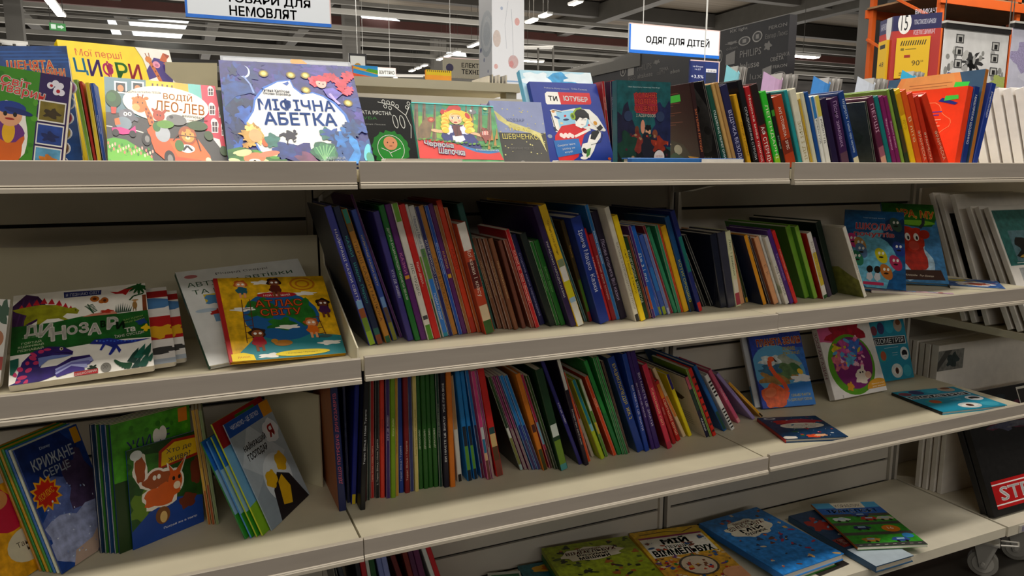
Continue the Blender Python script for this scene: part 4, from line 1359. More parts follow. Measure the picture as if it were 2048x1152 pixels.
def a_leo(a):
    q = quad((600, 441), (1240, 495), (620, 917), (1313, 917))

    def P(pts, c, pt=False):
        a.P([q(*k) for k in pts], c, pt)

    def E(x, y, rx, ry, c, rot=0, n=18):
        u, v = q(x, y)
        a.E(u, v, rx / 665, ry / 450, c, rot, n)
    a.R(0, 0, 1, 1, '7a8f96')
    P([(600, 441), (835, 460), (835, 660), (610, 690)], '6f8c94'); P([(830, 455), (990, 470), (1000, 640), (835, 640)], 'e8c01c'); P([(990, 470), (1078, 485), (1085, 640), (1000, 640)], 'd8b030')
    P([(1076, 482), (1155, 490), (1165, 620), (1085, 640)], '7ac0b8'); P([(1152, 488), (1245, 495), (1313, 917), (1200, 860), (1170, 700)], 'd8405a')
    for x, y, w_, h_ in ((1213, 525, 17, 26), (1262, 535, 8, 24), (1220, 625, 18, 32), (1268, 640, 8, 30), (1234, 715, 20, 36), (1282, 735, 8, 30)):
        E(x, y - h_ * .3, w_ * 1.15, h_ * .9, 'f0e8e4'); P([(x - w_, y - h_ * .4), (x + w_, y - h_ * .4), (x + w_, y + h_), (x - w_, y + h_)], 'f0e8e4'); P([(x - w_ * .75, y - h_ * .6), (x + w_ * .75, y - h_ * .6), (x + w_ * .75, y + h_ * .85), (x - w_ * .75, y + h_ * .85)], '4a2430')
        P([(x - 1.5, y - h_), (x + 1.5, y - h_), (x + 1.5, y + h_), (x - 1.5, y + h_)], 'f0e8e4'); P([(x - w_, y), (x + w_, y), (x + w_, y + 3), (x - w_, y + 3)], 'f0e8e4')
    P([(1222, 775), (1262, 785), (1275, 850), (1230, 845)], 'f0e8e4')
    for x in (690, 785):
        P([(x - 35, 468), (x + 35, 474), (x + 36, 545), (x - 34, 540)], 'dfe4e4'); P([(x - 26, 478), (x + 26, 482), (x + 27, 536), (x - 25, 532)], '2a3a40'); E(x, 512, 18, 20, 'c88a5a')
    for i in range(9):
        x, y = 865 + 28 * (i % 5), 480 + 32 * (i // 5) + 3 * (i % 5)
        P([(x, y), (x + 9, y + 1), (x + 9, y + 24), (x, y + 23)], '6a5410')
    P([(600, 650), (700, 655), (850, 690), (1100, 690), (1200, 760), (1313, 880), (1313, 917), (600, 917)], '4d4b49')
    P([(605, 724), (645, 729), (645, 735), (605, 730)], 'd8d4c8'); P([(770, 745), (815, 757), (815, 763), (770, 751)], 'd8d4c8'); P([(1010, 700), (1100, 740), (1095, 746), (1008, 706)], '6a6866')
    P([(617, 917), (615, 800), (650, 790), (720, 800), (790, 840), (850, 880), (885, 917)], '5fae34')
    u0 = [(640, 880), (700, 860), (760, 870), (820, 895), (680, 900), (740, 905)]
    for x, y in u0:
        E(x, y, 45, 22, '78c040')
    for i in range(34):
        x, y = 622 + 7.4 * i, 820 + 45 * ((i * 7) % 5) / 5 + .12 * (i * 7.4)
        E(x, y, 5, 9, ['e88a7a', 'f0b0a0', '3f8a24', 'd8e8b0'][i % 4], n=8)
    E(650, 575, 44, 48, '2f5a2a'); E(640, 565, 26, 26, '3f7034'); P([(636, 622), (668, 624), (664, 660), (640, 660)], 'c8452a')
    E(950, 604, 252, 102, 'ece4d4', -5, 40)
    tx = lambda x, y, w_, h_, t, c, r=0: a.T(*q(x, y), h_ / 450, t, c, w_ / 665, r, bold=.016)
    tx(1015, 563, 172, 50, 'ВОДІЙ', 'd89030', -3); tx(1028, 622, 290, 58, 'ЛЕО-ЛЕВ', 'd88a28', -4); tx(815, 535, 210, 16, 'НАДІЙКА КАТЕРИНА ЛЕБІДЬ', '4a4038', 4); tx(1105, 672, 130, 12, 'намалювала', '5a4a40', -6); tx(1130, 690, 120, 12, 'Олена Бугренкова', '5a4a40', 6)
    E(795, 605, 42, 46, 'd8803a'); E(775, 622, 22, 20, 'e8b070'); E(765, 575, 14, 10, 'd8803a', 30); E(832, 572, 14, 10, 'd8803a', -30); P([(782, 545), (788, 545), (792, 570), (786, 572)], '9a4a20'); P([(812, 548), (818, 550), (812, 574), (806, 572)], '9a4a20'); E(785, 595, 4, 5, '2a1a10', n=8); E(812, 598, 4, 5, '2a1a10', n=8)
    P([(815, 620), (838, 612), (868, 670), (880, 720), (850, 720)], 'd0782e')
    for x, y in ((832, 632), (846, 655), (858, 680), (864, 704), (842, 672)):
        E(x, y, 7, 8, '8a3a18', n=8)
    E(728, 672, 42, 38, '6e6e76'); P([(755, 660), (790, 690), (782, 704), (750, 690)], '6e6e76'); E(700, 665, 20, 26, '808088'); E(716, 662, 11, 11, 'f0ece4'); E(740, 662, 11, 11, 'f0ece4'); E(716, 662, 5, 5, '15100e', n=8); E(740, 662, 5, 5, '15100e', n=8)
    E(705, 715, 46, 36, '8a98a0'); P([(655, 690), (680, 684), (690, 720), (660, 725)], 'd87a30'); P([(640, 740), (690, 735), (740, 750), (770, 725), (775, 765), (700, 775), (645, 762)], 'd02a8a'); E(662, 765, 18, 18, '1c1a1a'); E(755, 770, 18, 18, '1c1a1a')
    P([(835, 745), (865, 720), (960, 790), (1110, 785), (1200, 870), (1212, 917), (960, 917), (880, 860)], 'dd6418'); P([(960, 800), (1090, 830), (1130, 790), (1200, 870), (1208, 900), (1010, 880)], 'e8762a'); P([(990, 880), (1200, 905), (1212, 917), (960, 917)], 'c8560f')
    E(832, 795, 26, 34, '1c1a18'); E(836, 795, 13, 18, '8a8884'); E(962, 890, 30, 40, '1c1a18'); E(966, 893, 15, 22, '8a8884'); E(1190, 893, 16, 14, 'f0e8c0'); E(1140, 908, 30, 12, '2a2420')
    E(925, 765, 42, 44, 'b0b4b8'); E(890, 730, 22, 26, '3f7a3a'); E(903, 668, 34, 30, 'b8502a'); E(880, 645, 10, 20, 'b8502a', 25); E(930, 650, 10, 20, 'b8502a', -30); E(895, 665, 4, 5, '1a1010', n=8); E(912, 668, 4, 5, '1a1010', n=8)
    E(1005, 690, 60, 30, '7d7d7b', -12); E(975, 675, 12, 9, '4a4a4a'); E(940, 715, 50, 22, '6a9a3a', 8)
    E(1068, 770, 52, 48, 'a85a1c'); E(1070, 772, 38, 36, 'e0a04a'); E(1048, 742, 12, 12, 'a85a1c'); E(1098, 745, 12, 12, 'a85a1c'); E(1056, 765, 4, 5, '1a1010', n=8); E(1084, 766, 4, 5, '1a1010', n=8); E(1070, 785, 14, 9, 'f0d8a8'); E(1070, 779, 6, 4, '3a2010', n=8)
    E(1065, 840, 44, 22, 'e8e4dc'); a.L([q(1040, 850), q(1065, 825), q(1095, 850)], .018, '26262a'); E(1020, 825, 26, 30, '4a7a34'); a.L([q(985, 800), q(1010, 770), q(1120, 780), q(1145, 850)], .01, '5a2a10')
    E(1130, 720, 60, 26, '3f5a24'); E(1195, 770, 26, 26, '3f5a24'); E(1285, 845, 24, 26, '3f5a24')


pl = face4((208, 153), (215, 318), (430, 172), (456, 318), 1.37, ZT)
front('picture_book', 'landscape picture book with a lion driving an orange car past pink houses', pl, .007, '6f8c94', a_leo)
front('picture_book', 'dark picture book edge showing behind the orange car book', behind(pl, .012, .012, .004), .006, '2a3a30')


def a_abc(a):
    q = quad((105, 345), (875, 372), (155, 917), (1003, 917))

    def P(pts, c, pt=False):
        a.P([q(*k) for k in pts], c, pt)

    def E(x, y, rx, ry, c, rot=0, n=18, pt=False):
        u, v = q(x, y)
        a.E(u, v, rx / 800, ry / 558, c, rot, n, pt=pt)

    def B(x, y, rx, ry, c, amp=.2, k=5, n=26, pt=True):
        u, v = q(x, y)
        a.B(u, v, rx / 800, ry / 558, c, amp, n, k, pt)
    a.R(0, 0, 1, 1, '34357e', True)
    rg = a.rng
    for i in range(46):
        B(rg.uniform(120, 960), rg.uniform(350, 700), rg.uniform(20, 60), rg.uniform(15, 40), rg.choice(['3d3a8c', '2c3478', '4a3f92', '2a4a92', '54479a']), .25)
    for i in range(26):
        B(rg.uniform(120, 270), rg.uniform(400, 880), rg.uniform(20, 50), rg.uniform(20, 55), rg.choice(['1f3f78', '2454a0', '1c4a6a', '2a62b0', '1a3560']), .3)
    E(245, 415, 34, 36, 'cfd8ec'); E(236, 410, 33, 34, '2e3a86'); P([(130, 500), (200, 470), (290, 500), (330, 560), (280, 540), (200, 560), (140, 620)], '24508f', True); a.L([q(240, 440), q(280, 490), q(300, 540)], .012, '8aa0d0')
    P([(290, 640), (300, 570), (350, 505), (430, 468), (508, 458), (528, 500), (575, 538), (640, 530), (700, 548), (775, 590), (840, 655), (868, 720), (900, 800), (820, 850), (560, 860), (330, 860), (260, 760), (250, 690)], '3a78c8')
    P([(300, 640), (310, 580), (360, 515), (435, 475), (505, 466), (525, 508), (575, 546), (640, 538), (700, 558), (765, 600), (825, 660), (852, 720), (870, 800), (800, 850), (560, 860), (340, 860), (280, 760), (262, 700)], 'e6e5df')
    for x, y in ((355, 425), (512, 432), (597, 433), (600, 520), (852, 592)):
        for t in range(4):
            E(x, y, 30 - 6 * t, 22 - 4 * t, ['6a5c3a', '9a8a3c', 'd0b848', 'f4e890'][t], rg.uniform(-20, 20), 10)
    P([(462, 482), (480, 478), (495, 470), (500, 484), (488, 496)], '2a62b0')
    # figure with long red hair
    for i in range(22):
        B(640 + 11 * i, 455 + 22 * math.sin(i * .55) + rg.uniform(-14, 14), 26, 20, rg.choice(['d8344e', 'c02a48', 'e05068', 'b82444']), .2)
    for i in range(9):
        B(800 + 8 * i, 490 + rg.uniform(-10, 45), 22, 16, rg.choice(['d8344e', 'c02a48', 'e05068']), .25)
    E(690, 480, 32, 30, 'e8b4a8'); E(680, 482, 5, 4, '3a1c2c', n=8); E(702, 486, 5, 4, '3a1c2c', n=8); B(682, 452, 42, 18, 'd8344e', .15); P([(700, 515), (760, 505), (820, 540), (770, 580), (730, 560)], '7a6cc0', True); a.L([q(740, 540), q(775, 580), q(800, 600)], .02, 'b8a8d8')
    tx = lambda x, y, w_, h_, t, c, r=0, b=.016: a.T(*q(x, y), h_ / 558, t, c, w_ / 800, r, bold=b)
    tx(422, 527, 160, 17, 'Тетяна Капітова', '26305a', -3); tx(432, 546, 160, 17, 'Оксана Боровець', '26305a', -3)
    tx(545, 608, 440, 66, 'МІФІЧНА', '2663b0', 0, .03); tx(565, 684, 412, 66, 'АБЕТКА', '2663b0', 0, .03)
    # bottom woodland
    for i in range(20):
        B(rg.uniform(250, 340), rg.uniform(730, 830), rg.uniform(14, 34), rg.uniform(12, 26), rg.choice(['c8a050', 'd8b868', 'e8cc80', 'b88a3c']), .25)
    E(305, 775, 36, 34, 'dcae7c'); E(360, 810, 18, 22, 'c86a24')
    B(400, 800, 40, 36, '3f7a70', .15); B(540, 860, 110, 46, '35357e', .2); B(470, 850, 60, 40, '2e4a8a', .2); B(600, 890, 60, 30, '7a4a6a', .25)
    B(500, 772, 38, 22, '1c1836', .25); P([(465, 770), (435, 785), (440, 768), (470, 756)], '1c1836'); a.L([q(490, 790), q(484, 820), q(492, 824)], .007, '1c1836'); a.L([q(515, 790), q(525, 808), q(535, 800)], .007, '1c1836'); E(528, 752, 9, 9, '1c1836')
    B(715, 765, 38, 34, '3f7a70', .15)
    for i in range(26):
        B(rg.uniform(740, 960), rg.uniform(720, 900), rg.uniform(22, 52), rg.uniform(18, 44), rg.choice(['1f4f86', '1a3f70', '2a78b8', '225c98', '2f5aa0']), .3)
    P([(850, 770), (900, 800), (920, 870), (900, 917), (830, 917), (880, 850), (850, 810)], '3a90d0', True); E(958, 860, 18, 46, '6ac4d0', -14); E(975, 890, 22, 30, '4a9a7a')
    B(700, 858, 74, 52, '2f6a50', .1); B(705, 858, 60, 42, '4a8a62', .12)
    for k in range(6):
        a.L([q(700, 905), q(650 + 22 * k, 822 + 4 * abs(k - 3))], .006, '8ac08a')
    P([(160, 917), (150, 850), (220, 835), (330, 860), (430, 890), (480, 917)], '3f7a34', True)
    for i in range(14):
        E(rg.uniform(170, 460), rg.uniform(860, 912), rg.uniform(20, 44), rg.uniform(6, 14), rg.choice(['5fa040', '7ab84e', '2f6a2c', 'd8e0a8']), rg.uniform(-35, 25), 12)
    E(300, 890, 60, 26, 'd8865a', 12); E(240, 865, 44, 16, 'e0d0a0', 20); E(300, 905, 30, 10, 'f0e8d8'); E(380, 870, 60, 14, 'd88a6a', 14); E(300, 908, 8, 8, '2a1c14')
    tx(765, 889, 105, 15, 'КАПІТАРІЙ', 'e0e4e8', -1); tx(755, 907, 150, 15, 'ДАРА ДАНИЛЬКО', 'e0e4e8', -1)


pab = face4((437, 120), (455, 318), (702, 133), (748, 318), 1.365, ZT)
front('picture_book', 'large square picture book with a red-haired fairy and a big blue title, top shelf', pab, .012, '2f4a86', a_abc, 'h')


def a_slip(a):
    a.R(0, 0, 1, 1, '8f9398'); a.R(.02, .9, .98, .985, 'a8abb0'); a.B(.58, .96, .06, .05, 'e09a4a', .15)


front('picture_book', 'grey-topped copy in clear sleeve standing behind the large blue title book', behind(pab, .0135, .004, .032), .014, '7a7f86', a_slip, 'h')


def a_cabbage(a):
    a.R(0, 0, 1, 1, '121212')
    W = 'e8e8e4'
    a.T(.3, .78, .055, 'ОКАТА РЯСТНА', W, .62); a.T(.2, .70, .04, 'БУБА', '2f8a3a', .3); a.T(.3, .61, .025, 'Ірина Лазуна', 'a8a8a4', .36)
    a.B(.52, .26, .32, .26, '1f8a2e', .06, 40, 15); a.E(.52, .26, .22, .19, '22962f')
    for t0, t1 in ((0, 180), (180, 360)):
        a.L([(.52 + .23 * math.cos(R(t)), .26 + .2 * math.sin(R(t))) for t in range(t0, t1 + 1, 15)], .008, W)
    a.E(.52, .34, .12, .1, 'e0a078'); a.E(.47, .35, .01, .012, '3a2a20'); a.E(.57, .35, .01, .012, '3a2a20'); a.E(.52, .3, .03, .006, '8a3a2a')
    a.L([(.35, .27), (.48, .22), (.52, .14)], .008, W); a.L([(.69, .27), (.56, .22), (.5, .2)], .008, W)
    a.L([(.9, .42), (.93, .6), (.86, .76), (.66, .9), (.4, .94)], .009, W); a.L([(.86, .76), (.95, .9)], .009, W)
    for x, y in ((.5, .95), (.58, .94), (.66, .93), (.73, .89), (.52, .88), (.6, .86), (.9, .88), (.94, .94)):
        a.E(x, y, .03, .03, W, 30, 12); a.E(x, y, .021, .021, '121212', 30, 12)
    for x in (.66, .78):
        a.E(x, .66, .045, .1, W, 8, 16); a.E(x, .66, .034, .09, '121212', 8, 16)


front('board_book', 'black board book with a baby wrapped in a green cabbage', face4((706, 193), (726, 318), (822, 200), (837, 318), 1.535, ZT), .022, '121212', a_cabbage, rc=.016)


def a_hood(a):
    d = Pen(a, (362, 462), (955, 490), (440, 890), (1055, 918))
    a.R(0, 0, 1, 1, '4c9a5c', True)
    d.B(600, 640, 260, 90, '86b04a', .15, pt=True); d.B(480, 500, 140, 40, '2f8a7a', .2, pt=True); d.B(850, 510, 160, 40, '3a9a80', .2, pt=True); d.B(700, 560, 120, 40, '9abc5a', .2, pt=True)
    for x, w_, y0 in ((400, 26, 470), (455, 22, 465), (530, 16, 470), (800, 20, 485), (860, 26, 490), (930, 24, 490), (755, 12, 480)):
        d.P([(x - w_, 740), (x - w_ * .6, 640), (x - w_ * .5, y0), (x + w_ * .4, y0), (x + w_ * .7, 640), (x + w_ * 1.3, 740)], '7c664e', True)
        d.L([(x, 720), (x - 3, y0 + 40)], 4, '4f3d2c'); d.L([(x + w_ * .4, 720), (x + w_ * .25, y0 + 60)], 3, 'a08a6a')
    d.P([(420, 640), (470, 560), (520, 600), (500, 720), (430, 720)], '86704f', True); d.E(505, 585, 26, 20, 'b04a30', 20); d.E(505, 585, 14, 9, 'd88a5a', 20)
    d.E(800, 530, 30, 18, '7a7a80'); d.E(790, 522, 8, 8, 'e8e8e8', n=10)
    d.P([(415, 730), (500, 722), (600, 735), (720, 765), (850, 800), (945, 812), (1000, 805), (1045, 878), (432, 850)], 'd8301f')
    d.P([(720, 765), (780, 782), (850, 800), (945, 812), (1000, 800), (1010, 822), (930, 832), (840, 818), (760, 790)], '2a86c0')
    d.P([(580, 700), (600, 640), (640, 620), (740, 625), (800, 680), (870, 770), (880, 800), (800, 785), (700, 755), (600, 730)], '22307e', True)
    d.P([(660, 700), (740, 700), (755, 730), (720, 748), (670, 740)], 'eae8ee')
    d.P([(655, 625), (730, 628), (728, 700), (680, 705)], '6a1e22'); d.L([(692, 630), (696, 700)], 4, '3a1014')
    d.B(628, 655, 34, 34, 'dfe2f0', .12); d.B(750, 660, 34, 34, 'dfe2f0', .12)
    d.L([(610, 670), (560, 668), (525, 660)], 22, 'ecba92'); d.L([(770, 672), (830, 690), (870, 702)], 20, 'ecba92'); d.E(522, 660, 14, 10, 'ecba92'); d.E(878, 704, 14, 10, 'ecba92')
    for i in range(16):
        d.E(600 + 4 * (i % 4), 545 + 8 * i, 26, 18, ['f2c83a', 'e0ac22', 'f8dc6a'][i % 3], 30 * (i % 2) - 15, 12)
        d.E(745 + 6 * (i % 5) + 2 * i, 550 + 8 * i, 26, 18, ['f2c83a', 'e0ac22', 'f8dc6a'][i % 3], 30 * (i % 2) - 15, 12)
    d.B(675, 545, 78, 40, 'f2c83a', .12)
    d.E(678, 580, 46, 42, 'f4cca6'); d.P([(636, 560), (660, 540), (700, 542), (722, 562), (690, 552), (660, 552)], 'e8b428')
    d.P([(608, 520), (630, 488), (690, 482), (718, 505), (712, 525), (660, 514), (620, 530)], 'c8281e'); d.E(583, 530, 14, 20, 'c8281e', -20); d.E(765, 560, 16, 22, 'c8281e', 20); d.E(605, 528, 10, 8, 'e05040')
    for x in (656, 700):
        d.E(x, 575, 10, 8, 'f8f8f4', n=12); d.E(x, 575, 6, 7, '5a3418', n=10); d.L([(x - 10, 565), (x + 10, 564)], 3, '5a3010')
    d.E(680, 607, 14, 5, 'b8342a'); d.E(650, 596, 10, 6, 'f0a890'); d.E(708, 597, 10, 6, 'f0a890')
    d.B(905, 700, 36, 50, '9a4a3c', .2); d.L([(875, 690), (905, 650), (935, 690)], 5, '6a3a1c')
    for i in range(12):
        d.E(885 + 6 * (i % 6), 680 + 14 * (i // 6), 8, 8, ['e8d8d0', 'c83a4a', 'e8b0a0'][i % 3], n=8)
    for x, y in ((950, 700), (975, 740), (930, 760), (985, 690)):
        d.P([(x - 10, y + 40), (x, y - 40), (x + 12, y + 40)], 'b88a3a')
    for i in range(20):
        d.E(430 + 30 * i, 722 - 4 * (i % 3) + i * 3.4, 14, 7, ['5a8a34', '7aa84a', '4a7a2a'][i % 3], 20, 8)
    d.T(565, 765, 200, 42, 'Червона', 'f6f2ec', -4, .03, edge='2a5aa0'); d.T(658, 812, 180, 40, 'Шапочка', 'f6f2ec', -4, .03, edge='2a5aa0')
    d.T(918, 808, 165, 13, 'КНИЖКА-ПАНОРАМКА', 'eef2f4', -1, .02); d.E(895, 512, 16, 10, 'c8d89a'); d.T(905, 538, 40, 7, 'РАНОК', 'c8d89a')
    a.R(0, .985, 1, 1, '4ad0d0')


front('picture_book', 'landscape book with a blonde girl in a red cap and apron in a forest', face4((822, 205), (838, 316), (986, 213), (1010, 322), 1.350, ZT, wt=2e-4), .012, '3a9a8a', a_hood, 'h')


def a_kobzar(a):
    a.R(0, 0, 1, 1, '9aa3c4'); a.R(0, 0, 1, .5, '5c5a56')
    g = M('e8e09a', .25, .2, 40, metal=.3)
    a.P([(.05, .86), (.12, .7), (.4, .55), (.7, .5), (.86, .42), (.97, .2), (.9, .5), (.6, .6), (.3, .68)], g)
    a.dots(40, .02, .15, .98, .9, [g], .006, .016)
    a.T(.45, .7, .05, 'КОБЗАР', '7d86a8', .34); a.T(.5, .56, .06, 'ТАРАС', 'e4d878', .42); a.T(.5, .44, .085, 'ШЕВЧЕНКО', 'e8dc80', .68)
    a.T(.5, .26, .045, 'ВИБРАНІ ПОЕЗІЇ', '8a8884', .44); a.E(.48, .04, .04, .03, '8a8884')


pk = face4((978, 201), (1003, 322), (1082, 205), (1092, 325), 1.372, ZT, wt=3e-4)
front('hardback_book', 'grey and lilac poetry book with gold sparkles, beside the girl in red cap', pk, .02, '8a92b4', a_kobzar, 'h')
front('hardback_book', 'second grey-lilac copy peeking out behind the gold sparkle poetry book', behind(pk, .0215, -.012, .004, -.03), .02, 'a89ab0', None, 'h')


def a_tuber(a):
    d = Pen(a, (1213, 297), (1690, 318), (1350, 900), (1830, 905))
    a.R(0, 0, 1, 1, '1c3f9c')
    d.T(1405, 350, 175, 13, 'Роберта Франческотті', 'd8dcea', -2); d.T(1567, 357, 110, 13, 'Еліза Салемо', 'd8dcea', -2)
    W, K = 'eceae4', '17171c'
    d.P([(1322, 385), (1335, 372), (1412, 376), (1420, 390), (1436, 465), (1340, 463), (1330, 452)], W); d.P([(1412, 376), (1640, 385), (1655, 455), (1648, 470), (1436, 465)], 'd0242c')
    d.T(1378, 421, 60, 36, 'ТИ', K, -2, .035); d.T(1540, 427, 172, 36, 'ЮТУБЕР', 'f6f4f2', -2, .035)
    d.P([(1358, 505), (1380, 498), (1440, 512), (1530, 495), (1640, 505), (1700, 560), (1750, 640), (1755, 665), (1700, 660), (1640, 640), (1560, 690), (1400, 660), (1375, 580)], W)
    d.P([(1400, 520), (1500, 510), (1620, 520), (1640, 620), (1560, 650), (1430, 640)], '9ccce4')
    for x, y, rx, ry, c, r in ((1380, 515, 12, 10, 'd8a060', 0), (1408, 558, 20, 9, '2a62a8', -20), (1400, 620, 16, 20, 'f4f0e8', 0), (1465, 548, 10, 8, 'd03038', 30), (1472, 575, 22, 8, '24386a', 5), (1440, 600, 12, 8, 'e8d0a8', 0), (1600, 530, 20, 10, '7ab0d8', 20), (1636, 618, 8, 8, 'd03038', 0), (1360, 690, 16, 14, '9aa4b0', 0), (1395, 640, 8, 18, '24386a', 20)):
        d.E(x, y, rx, ry, c, r, 14)
    d.L([(1360, 510), (1400, 640), (1420, 660)], 6, K); d.L([(1375, 505), (1440, 520)], 4, K)
    d.P([(1395, 690), (1440, 620), (1530, 605), (1600, 640), (1640, 655), (1600, 690), (1560, 840), (1500, 880), (1430, 880), (1400, 780)], 'd4202a')
    d.P([(1530, 690), (1640, 640), (1650, 655), (1540, 705)], 'f0e8e0')
    d.P([(1535, 560), (1600, 540), (1625, 570), (1612, 620), (1580, 640), (1540, 620)], 'f2eee8')
    d.P([(1520, 560), (1530, 515), (1560, 498), (1600, 505), (1635, 540), (1640, 580), (1615, 565), (1590, 572), (1570, 560), (1545, 590)], K)
    d.L([(1520, 560), (1528, 520), (1545, 500), (1580, 494)], 12, '9ab820'); d.E(1520, 552, 18, 26, '9ab820'); d.E(1518, 552, 10, 16, '5a7414')
    d.L([(1580, 580), (1596, 578)], 3, K); d.L([(1602, 580), (1615, 580)], 3, K); d.L([(1578, 612), (1596, 614)], 3, 'a83a3a'); d.L([(1560, 630), (1590, 650), (1600, 640)], 3, K)
    d.P([(1640, 560), (1660, 555), (1720, 610), (1700, 640), (1650, 600)], W); d.E(1682, 605, 14, 16, 'd8a030'); d.P([(1690, 640), (1720, 615), (1740, 640), (1715, 662)], K); d.E(1745, 655, 14, 12, W)
    d.P([(1640, 690), (1690, 655), (1725, 670), (1720, 710), (1680, 760), (1620, 760)], 'f2eee8'); d.P([(1655, 665), (1700, 655), (1712, 672), (1680, 725), (1645, 718)], K)
    d.P([(1590, 750), (1640, 740), (1690, 745), (1670, 800), (1640, 850), (1600, 850), (1575, 800)], W); d.E(1605, 800, 16, 22, K, 20); d.P([(1620, 790), (1650, 780), (1640, 830), (1615, 850)], '4a8a3a'); d.E(1600, 850, 26, 12, W)
    for i in range(6):
        d.E(1440 + 15 * i, 685 + 8 * (i % 2), 14, 16, 'f0e0dc', 0, 12)
    d.P([(1385, 722), (1560, 712), (1588, 815), (1415, 840)], '2a78bc')
    d.T(1475, 755, 125, 17, 'Секрети твого', 'f0f2f4', 6, .02); d.T(1490, 780, 90, 16, 'успіху на', 'f0f2f4', 6, .02); d.T(1492, 805, 55, 16, 'ютубі', 'f0f2f4', 6, .02)
    d.L([(1650, 760), (1720, 740), (1735, 690), (1700, 650)], 3, K)
    d.E(1785, 862, 12, 10, 'd8602a')


pt_ = face4((1058, 163), (1095, 322), (1192, 168), (1228, 322), 1.425, ZT, wt=3e-4)
front('hardback_book', 'blue book with a red and white title and a boy in green headphones', pt_, .014, '1c3f9c', a_tuber, 'h')


def a_sky(a):
    a.R(0, 0, 1, 1, 'b8dcea'); a.B(.45, .8, .4, .17, '3aa0d0', .15, pt=True); a.B(.2, .9, .2, .08, 'e4eff4', .2); a.B(.85, .93, .25, .06, 'dce8ec', .2); a.B(.5, .2, .8, .3, '4a8a5a', .1, pt=True)


front('hardback_book', 'pale blue clouded book standing right behind the blue headphones book', behind(pt_, .0155, -.008, .036, .012), .016, '7ac0e0', a_sky, 'h')


def a_teens(a):
    a.R(0, 0, 1, 1, '1f6468', True)
    a.B(.12, .4, .22, .3, '2a2a48', .2, pt=True); a.B(.85, .45, .2, .32, '26305a', .2, pt=True); a.B(.5, .12, .6, .2, '1c2024', .15, pt=True)
    a.P([(.3, .86), (.72, .88), (.76, .66), (.7, .62), (.34, .64)], 'a83240', True)
    a.T(.5, .93, .018, 'Макс Браллієр у перекладі Ніни Ферт', 'c8d8d8', .6)
    for i, t in enumerate(('ОСТАННІ', 'ПІДЛІТКИ', 'НА ЗЕМЛІ')):
        a.T(.53, .84 - .075 * i, .058, t, 'e0604a', .42, edge='5a1a24')
    a.T(.53, .61, .035, 'І АСЕЯ ОЗОВ', 'd8ccb8', .36)
    a.E(.47, .48, .04, .08, 'd89a80'); a.E(.57, .42, .05, .06, 'd8a888'); a.B(.57, .47, .06, .035, '1a1a1e', .15); a.E(.36, .44, .04, .05, '7a4a34'); a.E(.7, .4, .05, .05, '8a5038')
    a.B(.56, .26, .13, .16, '2a2a38', .1); a.B(.36, .3, .1, .13, '8a3a30', .15, pt=True); a.B(.78, .28, .14, .08, '9a3a24', .3, pt=True); a.B(.18, .22, .17, .2, '1c4a3a', .2, pt=True)
    a.dots(20, .05, .05, .95, .4, ['c85a3a', '2a7a5a', '5a2a3a', 'a88a6a'], .012, .03)
    a.E(.78, .13, .1, .08, 'e0d8d4'); a.T(.78, .14, .02, 'NETFLIX', 'b03030', .13)
    for i in range(2):
        a.E(.2 + .6 * i, .6, .08, .06, '3a4a6a')


front('hardback_book', 'teal comic-style book with a crimson title panel and children among monsters', face4((1234, 160), (1238, 322), (1341, 165), (1338, 318), 1.37, ZT), .02, '1f6468', a_teens, 'h')

# thin brochures and a book lying along the front of the top shelf
ZL = ZT + 0.0006


def flatbox(name, label, x0, x1, y0, y1, t, art=None, cover='e0d8cc', zz=ZL, spine_text=None, cat='book', rot=0.0, **kw):
    m = frame(Vector((1, 0, 0)), Vector((0, 0, -1)), Vector((0, 1, 0)), Vector((x0, y0, zz + t)))
    if rot:
        m = m @ Matrix.Rotation(R(rot), 4, 'Y')
    r = book(name, m, x1 - x0, y1 - y0, t, cover, front_art=art, **kw)
    return tag(r, label, cat)


def pxX(x, y, Y):
    return onY(x, y, Y).x


flatbox('brochure', 'white brochure lying in front of the black cabbage board book', pxX(770, 318, 1.335), pxX(925, 318, 1.335), 1.334, 1.362, .0195, lambda a: a.bits(10, .05, .1, .95, .9, ['d87a4a', 'e8e0d4', 'c8a080'], .03, .06), 'e8e0d8', cat='booklet')
flatbox('brochure', 'thin pale brochure lying at the foot of the blue headphones book', pxX(1115, 322, 1.335), pxX(1222, 322, 1.335), 1.334, 1.358, .0175, None, 'e0dcd8', cat='booklet')
# lying book, spine to the viewer: its cover sheet wraps the front edge
xa, xb = pxX(1256, 320, 1.334), pxX(1487, 320, 1.334)
m_ = frame(Vector((0, 1, 0)), Vector((0, 0, -1)), Vector((-1, 0, 0)), Vector((xb, 1.334, ZL + .0235)))
lb = book('hardback_book', m_, .024, xb - xa, .0235, '2f6aa8', 'h', text='ОСТАННІ ПІДЛІТКИ НА ЗЕМЛІ   І КОДЕКС', tcol='d8e0ea', tdir=-1, tpos=(.42, .9), bands=[(0, .38, 'e8e4dc'), (.4, .97, '3a7ab8')])
tag(lb, 'blue book lying spine outward along the shelf edge below the teal comic book', 'book')
